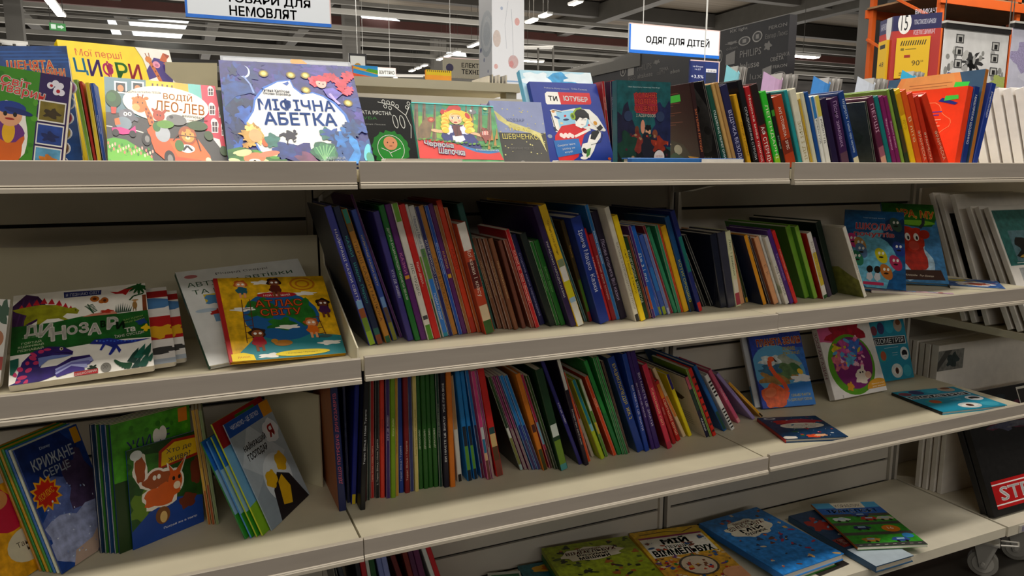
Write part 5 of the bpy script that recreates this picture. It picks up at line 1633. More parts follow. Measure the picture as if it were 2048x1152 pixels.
# thin books leaning between the animal board book and the lion car book
th1 = Z(0, 0, 1, [
    (176, 186, 318, 146, 160, '7aa03a', 'green', dict(lab='green picture booklet leaning first beside the animal board book', w=.07, f='')),
    (187, 193, 318, 158, 163, 'a82a24', 'red', dict(lab='red-edged booklet second in the leaning bunch beside the animal board book', w=.07)),
    (194, 203, 318, 170, 166, 'd8c030', 'yellow', dict(lab='yellow booklet third in the leaning bunch before the lion car book', w=.07)),
    (204, 213, 318, 174, 167, '2a5aa8', 'blue', dict(lab='blue spined white booklet last in the bunch leaning by the lion car book', tx='Казки про звірят', tc='d8e0ea', w=.07, back='e0d8cc')),
])
row(0, 0, 1, ZT, 'top shelf', th1, Y=1.42, group='thin books beside the lion car book')

# cream card standing at the back of the top shelf, and trays on the lower shelves
MC = M('b8b095', 0.7, 0.05, 8)
o_, _ = card([(330, 124), (434, 126), (440, 330), (335, 330)], 1.66, '')
o_.location.z += 0.0
tag(o_, 'cream card back standing behind the books at the left of the top shelf', 'tray')
tr = empty('cardboard_tray', (0, 0, 0))
tag(tr, 'cream folded cardboard tray back behind the dinosaur and atlas books, second shelf', 'tray')
pts = [(-20, 496), (118, 494), (215, 487), (345, 481), (440, 474), (545, 472), (634, 470)]
top = [onY(x, y, 1.70 + (.004 if i % 2 else 0)) for i, (x, y) in enumerate(pts)]
mb = MB()
for p, q in zip(top, top[1:]):
    mb.raw([(p.x, p.y, ZS1 + .001), (q.x, q.y, ZS1 + .001), (q.x, q.y, q.z), (p.x, p.y, p.z), (p.x, p.y + .003, ZS1 + .001), (q.x, q.y + .003, ZS1 + .001), (q.x, q.y + .003, q.z), (p.x, p.y + .003, p.z)],
           [(0, 1, 2, 3), (7, 6, 5, 4), (3, 2, 6, 7), (0, 4, 5, 1), (1, 5, 6, 2), (0, 3, 7, 4)], MC)
mb.build('back_card', tr)
mb = MB()
p = top[-1]
f1 = onX(718, 722, .276)
prof = [(p.y + .003, ZS1 + .001), (p.y + .003, p.z), (p.y - .02, p.z - .004), (p.y - .045, ZS1 + .15), (1.336, ZS1 + .033), (1.336, ZS1 + .001)]
mb.prism(prof, lambda u, v, d: (d, u, v), .2798, .2826, M('d8cfb4', 0.6, .04, 8))
mb.build('side_card', tr)


# --- second shelf, left unit
def a_dino(a):
    d = Pen(a, (62, 535), (698, 465), (30, 1012), (752, 934))
    a.R(0, 0, 1, 1, 'f4f0e6')
    d.P([(55, 600), (120, 530), (175, 540), (205, 580), (230, 640), (140, 700), (50, 720)], '4a2458', True)
    for x in (70, 95, 120):
        d.L([(x, 715), (x + 40, 560)], 5, '5e3570')
    for k, (x, y) in enumerate(((95, 600), (130, 585), (165, 570), (200, 562), (235, 566), (270, 575), (300, 592), (325, 608))):
        d.P([(x - 16, y + 22), (x + 18, y + 22), (x + 4, y - 12)], 'c8283c')
    d.P([(55, 620), (110, 605), (190, 590), (260, 592), (320, 612), (350, 608), (370, 625), (360, 645), (310, 640), (290, 660), (345, 690), (330, 694), (270, 668), (215, 672), (180, 700), (165, 705), (170, 668), (130, 690), (105, 710), (108, 680), (120, 650), (70, 632)], 'a0a022', True)
    d.E(352, 622, 4, 4, '2a2010', n=8)
    d.P([(45, 715), (250, 690), (380, 660), (560, 648), (715, 628), (738, 782), (580, 790), (440, 808), (300, 830), (150, 850), (40, 865)], '1f6b2c', True)
    d.P([(295, 518), (478, 506), (476, 534), (297, 552)], '24307c'); d.T(387, 528, 165, 17, 'Я ПІЗНАЮ СВІТ', 'e8ecf4', 0)
    d.P([(520, 518), (560, 520), (600, 498), (650, 490), (668, 492), (620, 508), (600, 540), (585, 530), (548, 532)], 'c8242c')
    for t in range(7):
        d.E(640 + 9 * t, 505 - 6 * abs(t - 3), 8, 34, '1f6a34', -70 + 22 * t, 10)
    d.L([(620, 570), (640, 545), (690, 530)], 7, '1f5a2c'); d.P([(684, 540), (704, 536), (712, 630), (690, 632)], '8a4a2a', True)
    d.E(445, 560, 22, 18, 'c8782a', 30); d.E(480, 575, 16, 12, 'c8782a', -20); d.E(495, 568, 18, 18, 'b86a24', 10); d.E(445, 560, 10, 8, '6a3414', 30); d.E(495, 570, 8, 8, '6a3414')
    d.L([(410, 590), (440, 645)], 4, '1f5a34')
    for t in range(6):
        d.L([(414 + 4 * t, 600 + 8 * t), (396 + 6 * t, 605 + 4 * t)], 4, '1f5a34'); d.L([(414 + 4 * t, 600 + 8 * t), (438 + 4 * t, 592 + 7 * t)], 4, '1f5a34')
    for t in range(8):
        x = 548 + 10 * t
        d.P([(x, 645 - t), (x + 9, 644 - t), (x + 14 + 2 * t - 10, 582 + 5 * abs(t - 3))], '1c4a3a')
    d.P([(385, 665), (430, 648), (500, 636), (545, 634), (560, 648), (480, 656)], 'd8927a'); d.B(505, 634, 30, 10, 'c0402c', .25)
    d.E(648, 600, 12, 22, 'a8824e'); d.E(648, 575, 8, 8, 'd8a878'); d.E(648, 570, 18, 4, 'b8945a'); d.P([(640, 615), (645, 615), (643, 635), (639, 635)], '8a6a3a'); d.P([(651, 615), (656, 615), (657, 634), (652, 634)], '8a6a3a')
    for ch, x, y, h, w_, c, r in (('Д', 140, 740, 62, 58, 'f4f0e6', -4), ('И', 208, 735, 66, 54, 'f4f0e6', 3), ('Н', 268, 752, 72, 62, 'f4f0e6', -2), ('О', 335, 736, 46, 44, 'f4f0e6', 0), ('З', 392, 724, 54, 40, 'f4f0e6', 0), ('А', 446, 732, 60, 56, 'f4f0e6', 2), ('В', 487, 706, 34, 22, '143a1a', 0), ('Р', 535, 702, 64, 48, 'f4f0e6', 3), ('И', 575, 714, 38, 36, '143a1a', 0)):
        d.T(x, y, w_, h, ch, c, -r, .05)
    d.T(625, 740, 48, 24, 'та', 'f4f0e6', 4, .04); d.T(622, 766, 140, 20, 'ЇХНІ СУСІДИ', 'f4f0e6', 5, .02); d.T(640, 676, 100, 9, 'ЗАГАДКИ', 'c8d890', 12); d.T(648, 690, 100, 9, 'ВІДГАДКИ', 'c8d890', 12)
    for i, t in enumerate(('ГОРТАЙ', 'ВІДКРИВАЙ', 'ПІЗНАВАЙ')):
        d.T(140 - 2 * i, 797 + 18 * i, 112 - 25 * (i == 0), 14, t, 'dfe8c8', 4, .03)
    d.T(145, 770, 90, 8, 'Книжка з віконцями', 'a8c898', 4)
    d.B(685, 698, 26, 16, '1f4a8a', .2, 4); d.B(708, 732, 20, 18, 'ecc81c', .25, 4)
    d.P([(30, 1012), (60, 1000), (95, 900), (150, 845), (220, 822), (290, 824), (340, 850), (335, 866), (280, 866), (230, 876), (190, 905), (180, 930), (260, 920), (330, 880), (420, 870), (440, 900), (380, 940), (300, 950), (210, 985), (150, 1004)], '3a2474', True)
    d.P([(170, 880), (240, 868), (340, 866), (300, 878), (220, 890), (175, 925)], '8090c8')
    for i in range(4):
        d.P([(250, 938 + 10 * i), (330, 900 + 8 * i), (430 - 12 * i, 880 + 18 * i), (438 - 14 * i, 900 + 16 * i), (340, 930 + 8 * i), (260, 955 + 8 * i)], ['a8acd8', '7a78b4', 'b4b8e0', '5a4a98'][i])
    for i, (x, y) in enumerate(((120, 905), (85, 935), (150, 862), (185, 848), (215, 838), (95, 975), (75, 995), (125, 940), (110, 1000), (160, 905), (60, 960), (145, 880))):
        d.E(x, y, 9 + 4 * (i % 2), 10 + 3 * (i % 3), 'c83e70', 20 * i, 10)
    d.E(282, 836, 8, 8, 'e8dcb0'); d.E(283, 836, 4, 5, '15100e', n=8); d.L([(250, 852), (335, 858)], 3, '2a1a4a')
    d.P([(420, 815), (445, 792), (520, 786), (600, 800), (735, 790), (640, 812), (560, 822), (580, 850), (570, 866), (555, 838), (540, 860), (525, 876), (515, 872), (535, 835), (500, 820), (480, 850), (470, 848), (485, 818)], '24389c', True)
    for i in range(12):
        d.E(455 + 18 * i, 798 + 2 * (i % 3) + i * .3, 5, 4, '4a78d0', n=8)
    d.E(457, 800, 3, 3, 'f0e8c0', n=8)
    d.E(502, 938, 24, 24, '8f8c84', 0, 20)
    for i in range(10):
        d.E(490 + 5 * (i % 5), 928 + 9 * (i // 5) + i % 3 * 3, 2, 2, '5a5852', n=6)
    for t in range(8):
        d.E(560 + 9 * t, 915 + 3 * t, 26, 7, '1c5a3a', -60 + 18 * t, 10)
    for x, y, r in ((650, 880, 40), (685, 860, 40), (720, 850, 34), (665, 920, 34), (705, 905, 40), (735, 890, 24)):
        d.P([(x - r, y + r * .8), (x - r * .3, y - r * .2), (x + r * .5, y - r), (x + r * .4, y + r * .4), (x, y + r)], ['17604e', '1f7060', '124a40'][int(x) % 3])
    d.P([(40, 890), (80, 880), (78, 920), (50, 965), (38, 960)], '1a6a5a'); d.B(435, 938, 18, 12, '1c3a24', .35)
    d.P([(343, 958), (462, 942), (462, 966), (343, 980)], 'b4222a'); d.T(402, 962, 100, 13, 'ДОШКОЛЯРИК', 'f0e8e0', 6, .02)


pd = face4((27, 592), (15, 788), (290, 566), (312, 757), 1.375, ZS1, 22)
front('picture_book', 'white picture book with dinosaurs and a green title band', pd, .014, 'e8e0d4', a_dino, rc=.004)


def a_redcars(a):
    a.R(0, 0, 1, 1, 'e8e4de'); a.R(.5, .86, 1, .95, 'b8242c'); a.B(.8, .78, .3, .07, '5a8ab8', .1); a.R(.2, .3, 1, .6, 'b82428'); a.B(.9, .4, .12, .08, 'e0b02a', .2); a.B(.8, .16, .3, .04, '4a4a4a', .2); a.R(0, .0, 1, .06, 'b8c0c8')


for i, lab in enumerate(('red and white car booklet first behind the dinosaur book', 'red and white car booklet second behind the dinosaur book')):
    front('picture_book', lab, behind(pd, .0155 + .0125 * i, .036 + .018 * i, .0), .011, 'd8d4ce', a_redcars, group='car booklets behind the dinosaur book', rc=.006)
front('picture_book', 'white booklet with ferns cut off at the picture edge beside the dinosaur book', face_on((-170, 590), (-200, 786), (24, 574), 1.40, 20, 0, ZS1), .02, 'd8d4cc',
      lambda a: (a.R(0, 0, 1, 1, 'dcd8d0'), a.B(.93, .85, .1, .12, '1c5a34', .3), a.R(.85, .2, 1, .35, 'a83a2a'), a.E(.9, .55, .08, .1, 'b87a4a')), rc=.01)


def a_scarry(a):
    a.R(0, 0, 1, 1, 'dfe0dc')
    a.T(.5, .93, .03, 'Річард Скеррі', '2a2a2a', .42); a.T(.25, .84, .05, 'АВТІВКИ', '1f5a34', .4); a.T(.24, .755, .05, 'ТА ВСЕ', '1f5a34', .34); a.T(.7, .86, .05, 'автівки', '1f5a34', .4)
    a.R(.14, .62, .32, .72, 'd8c040'); a.B(.24, .66, .1, .06, '5a90b8', .2); a.B(.3, .7, .05, .04, 'b82a2a', .2)
    a.B(.26, .52, .12, .04, 'b8302a', .1); a.R(.16, .42, .34, .5, '7aa0c0'); a.R(.26, .45, .34, .55, '6a8a2a'); a.E(.3, .4, .05, .035, '3a4a7a')
    a.B(.28, .2, .1, .06, 'b82430', .2); a.E(.34, .14, .04, .03, '3a4a7a'); a.B(.3, .04, .1, .03, 'd8c030', .2)
    a.E(.1, .93, .05, .02, 'c07a7a'); a.E(.12, .55, .08, .02, 'b8c8d4')


def a_atlas(a):
    a.R(0, 0, 1, 1, 'e0b414', True)
    a.R(0, 0, .035, 1, 'b8282a'); a.P([(.1, .1), (.25, .26), (.6, .3), (1, .22), (1, 0), (.1, 0)], '2f8f96')
    a.E(.52, .5, .34, .30, '1f6aa0'); a.B(.36, .6, .13, .12, '2f7a2c', .2, pt=True); a.B(.7, .55, .12, .16, '2f7a2c', .2, pt=True); a.B(.5, .4, .12, .07, '2f7a2c', .25, pt=True)
    for x, y in ((.2, .6), (.55, .36), (.42, .93), (.78, .77), (.88, .14), (.34, .04), (.45, .78), (.66, .04)):
        a.B(x, y, .1, .025, 'f0ece2', .2)
    a.E(.78, .9, .12, .085, 'c8801c'); a.E(.78, .9, .1, .07, 'e0b414'); a.E(.78, .9, .07, .05, 'c8801c'); a.E(.78, .9, .05, .035, 'e0b414')
    a.E(.52, .765, .18, .035, 'b82430'); a.T(.52, .765, .03, 'МІЙ ПЕРШИЙ', 'f0e8dc', .24)
    a.T(.52, .66, .085, 'АТЛАС', 'e0662a', .42, edge='7a2a14'); a.T(.52, .55, .085, 'СВІТУ', 'e0662a', .36, edge='7a2a14')
    for x0, x1 in ((.17, .25), (.8, .95)):
        s_ = 1 if x0 < .5 else -1
        for dx in (0, .07):
            a.L([(x0 + dx, .2), (x0 + dx + .03 * s_, .72 if s_ > 0 else .46)], .008, '6a3a1c')
        for k in range(6 if s_ > 0 else 4):
            a.L([(x0 + .005 * k * s_, .25 + .07 * k), (x0 + .07 + .005 * k * s_, .26 + .07 * k)], .007, '6a3a1c')

    def kid(x, y, skin, hair, shirt, k=1.0):
        a.B(x, y + .055 * k, .06 * k, .05 * k, hair, .12); a.E(x, y + .045 * k, .042 * k, .04 * k, skin)
        a.B(x, y - .03 * k, .05 * k, .05 * k, shirt, .1); a.R(x - .03 * k, y - .12 * k, x - .01 * k, y - .06 * k, skin); a.R(x + .01 * k, y - .12 * k, x + .03 * k, y - .06 * k, skin)
        a.E(x - .016 * k, y + .05 * k, .012 * k, .012 * k, 'f8f4ec', n=8); a.E(x + .02 * k, y + .05 * k, .012 * k, .012 * k, 'f8f4ec', n=8)
    kid(.22, .86, 'e8a878', 'c86a24', '2a6a7a'); kid(.52, .87, '8a5030', '3a2014', '6a2a1a', 1.1); kid(.92, .58, '7a4426', '2a1610', '5a2a5a', 1.1)
    kid(.27, .24, '9a5a30', '3a2014', 'b82a3a', 1.2); kid(.76, .34, 'e8a878', 'b8682a', 'e07a1c', 1.1)
    a.E(.47, .17, .08, .035, 'b8802a'); a.E(.4, .2, .03, .025, 'c89030'); a.E(.86, .22, .06, .02, '4a6a6a')
    a.E(.62, .045, .24, .035, 'f0d820'); a.T(.62, .045, .018, '• Катерина Мірошник •', '5a4a10', .3)
    a.P([(.02, 0), (.02, .08), (.12, .09), (.2, .06), (.21, 0)], 'f0d414'); a.T(.12, .04, .022, 'РАНОК', 'c86a1c', .1)


pat = face4((426, 557), (463, 743), (645, 552), (697, 718), 1.36, ZS1, 33, wt=1e-4)
front('picture_book', 'yellow world atlas with children and a globe, orange title, red spine', pat, .008, 'd8ac14', a_atlas, 'h', spine='b8282a')
front('picture_book', 'white vehicle picture book with dark green title, half covered by the yellow atlas', face_on((350, 545), (424, 747), (600, 526), 1.392, LY[0], LY[1], ZS1), .012, 'dfe0dc', a_scarry, 'h', spine='1f5a44')



# --- third shelf, left unit
def a_ice(a):
    a.R(0, 0, 1, 1, '24509a', True)
    a.B(.3, .85, .5, .3, '1c3a7a', .15, pt=True); a.B(.5, .4, .5, .3, '6a7ab0', .15, pt=True); a.B(.75, .55, .25, .25, '5a4a6a', .2, pt=True); a.B(.4, .2, .5, .2, 'a8b0d0', .2, pt=True)
    a.P([(.2, 0), (.3, .1), (.6, .12), (1, .28), (1, 0)], 'c8b0a0'); a.P([(.6, 0), (.8, .12), (1, .2), (1, 0)], '3a4a7a')
    a.R(.86, .86, .98, .985, 'e0a81c')
    a.T(.42, .93, .03, 'Disney', 'c8d4e8', .16); a.T(.48, .83, .085, 'КРИЖАНЕ', 'e8eef4', .66, bold=.02); a.T(.47, .73, .075, 'СЕРЦЕ', 'e0e8f0', .42, bold=.02)
    a.S(.2, .6, .14, 'e8a81c', 12, .7); a.S(.2, .6, .11, 'c8301c', 12, .75); a.T(.2, .6, .05, 'КОМІКС', 'e8b820', .24, 12)
    a.dots(30, .1, .05, .95, .6, ['c8d8ec', '8aa0cc', 'e0e8f4'], .006, .016)


def stack_books(n, place, name, lab, group, cols, step, th=.004, **kw):
    for i in range(n):
        m, wd, ht, sf = place
        m2 = m.copy()
        m2.translation = m.translation + Vector(step) * (i + 1)
        front(name, ORD[i] + lab, (m2, wd, ht, sf), th, cols[i % len(cols)], None, group=group, **kw)


pi = footed((126, 1150), (240, 1074), (27, 901), ZR)
front('comic_book', 'blue comic with white frosty title, snow scene and a starburst badge', pi, .004, '24509a', a_ice)
dn = pi[0].col[1].to_3d()
dnh = Vector((dn.x, dn.y, 0)).normalized()
stack_books(6, pi, 'comic_book', ' comic behind the blue frosty comic, counted from the front', 'comics behind the blue frosty comic', ['d8dcc8', '3a7ac0', '4a9a4a', 'c8a020', '2a8a3a', 'b8862a'], dnh * .0075, .005)
py = behind(pi, .052, -.105, -.05)


def a_yellow(a):
    a.R(0, 0, 1, 1, 'e0a81c', True); a.E(.8, .3, .3, .18, 'd8d0b8'); a.T(.78, .33, .06, 'Танок', '5a4a3a', .28); a.T(.82, .26, .05, 'на', '5a4a3a', .12)
    a.B(.6, .72, .3, .22, 'c8284a', .15); a.E(.62, .86, .14, .1, 'd89a60')


front('picture_book', 'yellow booklet with a red dress and grey title oval, bottom left corner', py, .005, 'd8a01c', a_yellow)
# cream dividers
dv = onZ(238, 1003, ZR + .0005)
m0 = MB()
m0.box((dv.x - .003, dv.y, ZR + .0006), (dv.x, 1.735, onY(147, 838, 1.73).z - .01), M('c4bb9c', .7, .05, 8))
tag(m0.build('card_divider'), 'cream card divider standing behind the blue frosty comic', 'divider')
pa = onY(652, 975, 1.50)
m0 = MB()
qd = onZ(657, 973, ZR)
x1, y1 = qd.x - .014, qd.y
x0 = x1 - .10
m0.raw([(x0, 1.74, ZR + .0006), (x1, y1, ZR + .0006), (x1, y1, ZR + .215), (x0, 1.74, ZR + .215), (x0 + .003, 1.742, ZR + .0006), (x1 + .003, y1 + .002, ZR + .0006), (x1 + .003, y1 + .002, ZR + .215), (x0 + .003, 1.742, ZR + .215)],
       [(0, 1, 2, 3), (7, 6, 5, 4), (3, 2, 6, 7), (0, 4, 5, 1), (1, 5, 6, 2), (0, 3, 7, 4)], M('c4bb9c', .7, .05, 8))
tag(m0.build('card_divider'), 'cream card divider between the grey reader booklets and the navy spines', 'divider')


def a_where(a):
    a.R(0, 0, 1, 1, '2a5a1f', True); a.B(.3, .85, .3, .12, '3f7a24', .2, pt=True); a.B(.6, .95, .4, .08, '24501a', .2, pt=True); a.B(.15, .4, .15, .15, '6a8a24', .2)
    a.P([(0, 0), (0, .18), (.25, .32), (.6, .38), (1, .3), (1, 0)], '1a4f9e')
    a.P([(.4, .72), (.42, .9), (.62, .98), (.98, .96), (.98, .74)], 'b0301a'); a.P([(.44, .74), (.46, .88), (.64, .95), (.95, .93), (.95, .77)], 'e8c41c')
    a.T(.7, .87, .06, 'Хто де', '24205a', .36); a.T(.7, .79, .06, 'живе?', '24205a', .32)
    for g, c in ((.025, 'ece4d8'), (0, 'a85a2a')):
        a.B(.16, .78, .07 + g, .14 + g, c, .1); a.B(.38, .62, .2 + g, .08 + g, c, .1); a.E(.36, .64, .12 + g, .08 + g, c)
        a.B(.42, .45, .24 + g, .11 + g, 'd86a1c' if not g else c, .12); a.E(.62, .55, .1 + g, .11 + g, 'd8661c' if not g else c); a.P([(.56 - g, .6), (.54 - g, .74 + g), (.62, .64 + g)], 'd8661c' if not g else c); a.P([(.68 + g, .6), (.78 + g, .76 + g), (.64, .66)], 'd8661c' if not g else c)
    a.E(.34, .65, .025, .025, 'ece4d8'); a.E(.4, .65, .025, .025, 'ece4d8'); a.E(.6, .58, .02, .022, '2a1a10'); a.E(.68, .58, .02, .022, '2a1a10'); a.E(.64, .5, .05, .04, 'f0dcc0')
    a.B(.92, .58, .08, .14, '7a3a24', .1); a.E(.42, .24, .1, .09, '8a5a2a'); a.E(.43, .22, .05, .06, 'e0c080'); a.B(.78, .3, .12, .08, '7a3a24', .15)
    a.T(.66, .1, .028, 'Пограй же в театр', 'e8ecf0', .48)
    a.E(.12, .93, .08, .05, 'e0e4e0')


pw = footed((267, 1101), (408, 1043), (252, 903), ZR)
front('picture_book', 'blue and green booklet with a squirrel and an owl under a yellow title sign', pw, .003, '1a4f9e', a_where)
dn = pw[0].col[1].to_3d(); dnh = Vector((dn.x, dn.y, 0)).normalized(); exw = pw[0].col[0].to_3d()


def a_green(a):
    a.R(0, 0, 1, 1, '4f9a1e', True); a.R(0, 0, 1, .55, '2a4a1a'); a.T(.45, .8, .1, 'ЖИВЕ', '2a2a6a', .55, 4); a.E(.55, .82, .05, .06, 'e8e4dc'); a.E(.63, .83, .05, .06, 'e8e4dc'); a.R(.84, .88, .96, .99, 'e08a2a')
    a.dots(12, .05, .6, .95, .95, ['6ab030', '3f8418'], .02, .04)


for i in range(5):
    m2 = pw[0].copy()
    m2.translation = pw[0].translation + dnh * (.006 + .0075 * i) - exw * (.022 + .005 * i)
    front('picture_book', ['topmost green booklet with eyes in its title, behind the squirrel booklet', 'second green booklet in the pile behind the squirrel booklet', 'third green booklet in the pile behind the squirrel booklet', 'fourth green booklet in the pile behind the squirrel booklet', 'rearmost green booklet in the pile behind the squirrel booklet'][i],
          (m2, pw[1] * 1.06, pw[2] * 1.28, ZR), .0065, ['4f9a1e', '3f7a24', '24507a', '3a7a2a', '1c3a5a'][i], a_green if i == 0 else None, group='green booklets behind the squirrel booklet', spine=['24406a', '2a4a7a', '1c3a6a', '244a5a', '1a2f4a'][i])


def a_reader(a):
    a.R(0, 0, 1, 1, 'a8b4bc'); a.P([(0, .6), (.4, .9), (.9, .5), (.5, .3)], 'bcc6cc'); a.P([(0, 0), (0, .3), (.5, .5), (.8, 0)], '98a6b0')
    a.R(0, .87, .78, 1, '1f5fb0'); a.T(.4, .935, .05, 'ЧИТАЄМО – ЦЕ ЛЕГКО!', 'f0f4f8', .62, 0); a.R(.78, .87, 1, 1, 'e0a01c')
    a.B(.8, .73, .17, .11, 'd8dce0', .08); a.T(.8, .73, .11, 'Я', 'd8382a', .12, bold=.03)
    a.T(.40, .72, .07, 'НАЙКРАЩИЙ', '0c0d10', .50, bold=.035); a.T(.38, .63, .07, 'ГОСПОДАР', '0c0d10', .44, bold=.035)
    # plain seaside scene in place of the printed film figures
    a.E(.55, .34, .3, .22, 'd0d8dc'); a.P([(.25, 0), (.35, .26), (.55, .38), (.78, .3), (.98, 0)], '23252c'); a.P([(.42, .1), (.5, .3), (.62, .34), (.7, .2), (.6, .06)], 'd8b020')
    a.B(.4, .36, .12, .08, 'd8b020', .1); a.B(.72, .44, .12, .09, 'd8b020', .1)


pr = footed((545, 1063), (620, 990), (447, 850), ZR)
front('picture_book', 'grey reader booklet with blue banner, red letter badge and dark rounded shapes', pr, .003, 'a8b4bc', a_reader)
dn = pr[0].col[1].to_3d(); dnh = Vector((dn.x, dn.y, 0)).normalized(); exr = pr[0].col[0].to_3d()


def a_redtop(a):
    a.R(0, 0, 1, 1, '7ab0d0'); a.R(0, .78, 1, 1, 'a8242c'); a.R(.4, .86, .8, .97, '4a8a3a'); a.T(.6, .915, .06, 'ЦЕ З', 'e8ece0', .28); a.B(.5, .1, .7, .2, '8ab82a', .1); a.B(.4, .25, .2, .06, 'd8dcd8', .2)


def a_bluetop(a):
    a.R(0, 0, 1, 1, '9ac0d8'); a.R(0, .7, 1, 1, '2f7ac8'); a.B(.3, .08, .6, .2, '3f9a30', .1)


for i, (lab, art_, cv, f) in enumerate((
        ('red topped reader booklet with lime foot, directly behind the grey reader', a_redtop, 'c8d030', 1.04), ('pale blue reader booklet, second behind the grey reader', a_bluetop, 'b8c83a', .93),
        ('sky blue reader booklet, third behind the grey reader', a_bluetop, '5a9ad0', .9), ('blue and green reader booklet, fourth behind the grey reader', a_bluetop, '3a8a4a', .9))):
    m2 = pr[0].copy()
    m2.translation = pr[0].translation + dnh * (.007 + .0085 * i) - exr * (.022 + .006 * i)
    front('picture_book', lab, (m2, pr[1] * 1.1, pr[2] * f, ZR), .004, cv, art_, group='reader booklets behind the grey reader')
# yellow and grey booklets between squirrel and readers
yb_ = Z(0, 0, 1, [
    (416, 423, 1050, 382, 822, 'c8a030', 'yellow', dict(lab='yellow edged booklet first beside the squirrel booklet', w=.19, b=[(0, .3, 'b86a24'), (.3, .5, 'd8b040')])),
    (424, 431, 1050, 389, 820, 'b8923a', 'tan', dict(lab='tan booklet with orange foot, second beside the squirrel booklet', w=.19, b=[(0, .35, 'a8582a')])),
    (432, 439, 1050, 396, 822, '8a9a6a', 'sage', dict(lab='sage green booklet, third beside the squirrel booklet', w=.19, back='c8c4b0')),
])
row(0, 0, 1, ZR, 'third shelf', yb_, group='booklets between the squirrel and the readers')


# --- right unit, second shelf
def a_feel(a):
    a.R(0, 0, 1, 1, '1f6aa0', True); a.B(.5, .35, .35, .4, '7ac0d8', .1, pt=True); a.B(.85, .7, .2, .2, '1c4a7a', .2, pt=True)
    a.T(.5, .9, .018, 'Навчальна книга', 'c8dce8', .36)
    a.T(.5, .78, .085, 'ШКОЛА', 'd8304a', .6, edge='f0c8c8'); a.T(.5, .67, .08, 'почуттів', 'd8304a', .66, edge='f0c8c8')
    for x, y, c in ((.16, .58, 'd0408a'), (.28, .53, 'c89a5a'), (.3, .45, '6a8ab0'), (.62, .4, 'd8d028'), (.86, .82, '4a6a5a'), (.85, .32, 'c03a6a'), (.7, .2, 'c8803a'), (.24, .35, '3a8a6a'), (.9, .5, '2a4a9a')):
        a.E(x, y, .09, .1, c, 15); a.E(x - .03, y + .03, .02, .02, 'f0f0e8', n=8); a.E(x + .03, y + .03, .02, .02, 'f0f0e8', n=8); a.E(x, y - .02, .04, .012, '2a1a1a', n=8)
    for x in (.44, .56):
        a.E(x, .22, .05, .045, '2a1c18'); a.B(x, .13, .05, .05, 'd8d8dc', .1)
    a.R(.34, .03, .66, .065, 'c8406a')


front('hardback_book', 'blue book of little monsters with a pink two-line title', face4((1690, 419), (1702, 562), (1808, 425), (1793, 562), 1.505, ZS), .014, '1f6aa0', a_feel, 'h', spine='a82a3a')


def a_cow(a):
    a.R(0, 0, 1, 1, '4a8ab8', True); a.B(.5, .9, .7, .2, '2a7a24', .12, pt=True); a.B(.3, .3, .5, .25, 'b8d4e4', .15, pt=True)
    a.T(.62, .86, .11, 'УРА, МУ', 'd8341c', .7, -4, edge='f0d860'); a.B(.6, .75, .36, .035, '8ac83a', .05)
    a.B(.48, .3, .22, .2, 'b8301c', .1, pt=True); a.B(.46, .54, .24, .16, 'c8381c', .12, pt=True); a.E(.2, .6, .1, .06, 'b8301c', 20); a.E(.72, .6, .1, .06, 'b8301c', -20)
    a.E(.4, .56, .05, .05, 'f4f0e8'); a.E(.56, .56, .05, .05, 'f4f0e8'); a.E(.41, .55, .02, .025, '15100e'); a.E(.57, .55, .02, .025, '15100e'); a.E(.49, .45, .1, .06, 'd85a4a')
    a.S(.3, .7, .05, 'f0c030'); a.L([(.66, .68), (.74, .74), (.76, .82)], .03, '3a3f4a'); a.P([(.1, .02), (.12, .14), (.9, .16), (.95, .04)], '4a2a1c'); a.T(.5, .08, .025, 'Єлюрейн   Лук Довіде', 'e8dcc8', .5)


front('hardback_book', 'green topped book with a round-eyed red cow, behind the monster book', face4((1762, 405), (1783, 556), (1866, 410), (1898, 554), 1.535, ZS), .012, '4a8ab8', a_cow, 'h')


def a_pale(c1, c2, c3):
    def f(a):
        a.R(0, 0, 1, 1, c1, True); a.B(.5, .4, .36, .26, 'e8e0dc', .1, pt=True); a.B(.55, .4, .22, .14, c3, .25, pt=True); a.B(.2, .8, .25, .15, c2, .2, pt=True); a.bits(16, .05, .05, .95, .95, [c2, c3, 'e8d8d0', '8aa8c0'], .03, .06)
    return f


front('picture_book', 'pale pink and blue picture book lying flat before the monster book', lying((1741, 578), (1762, 603), (1905, 586), ZS + .008), .0075, 'c8b0b8', a_pale('c8a8b8', '8ab0d0', 'b8503a'))
front('picture_book', 'blue and yellow picture book lying flat before the red cow book', lying((1890, 556), (1912, 589), (2012, 578), ZS + .008), .0075, 'a8b0a0', a_pale('3a6aa8', 'c8b858', 'b85a3a'))


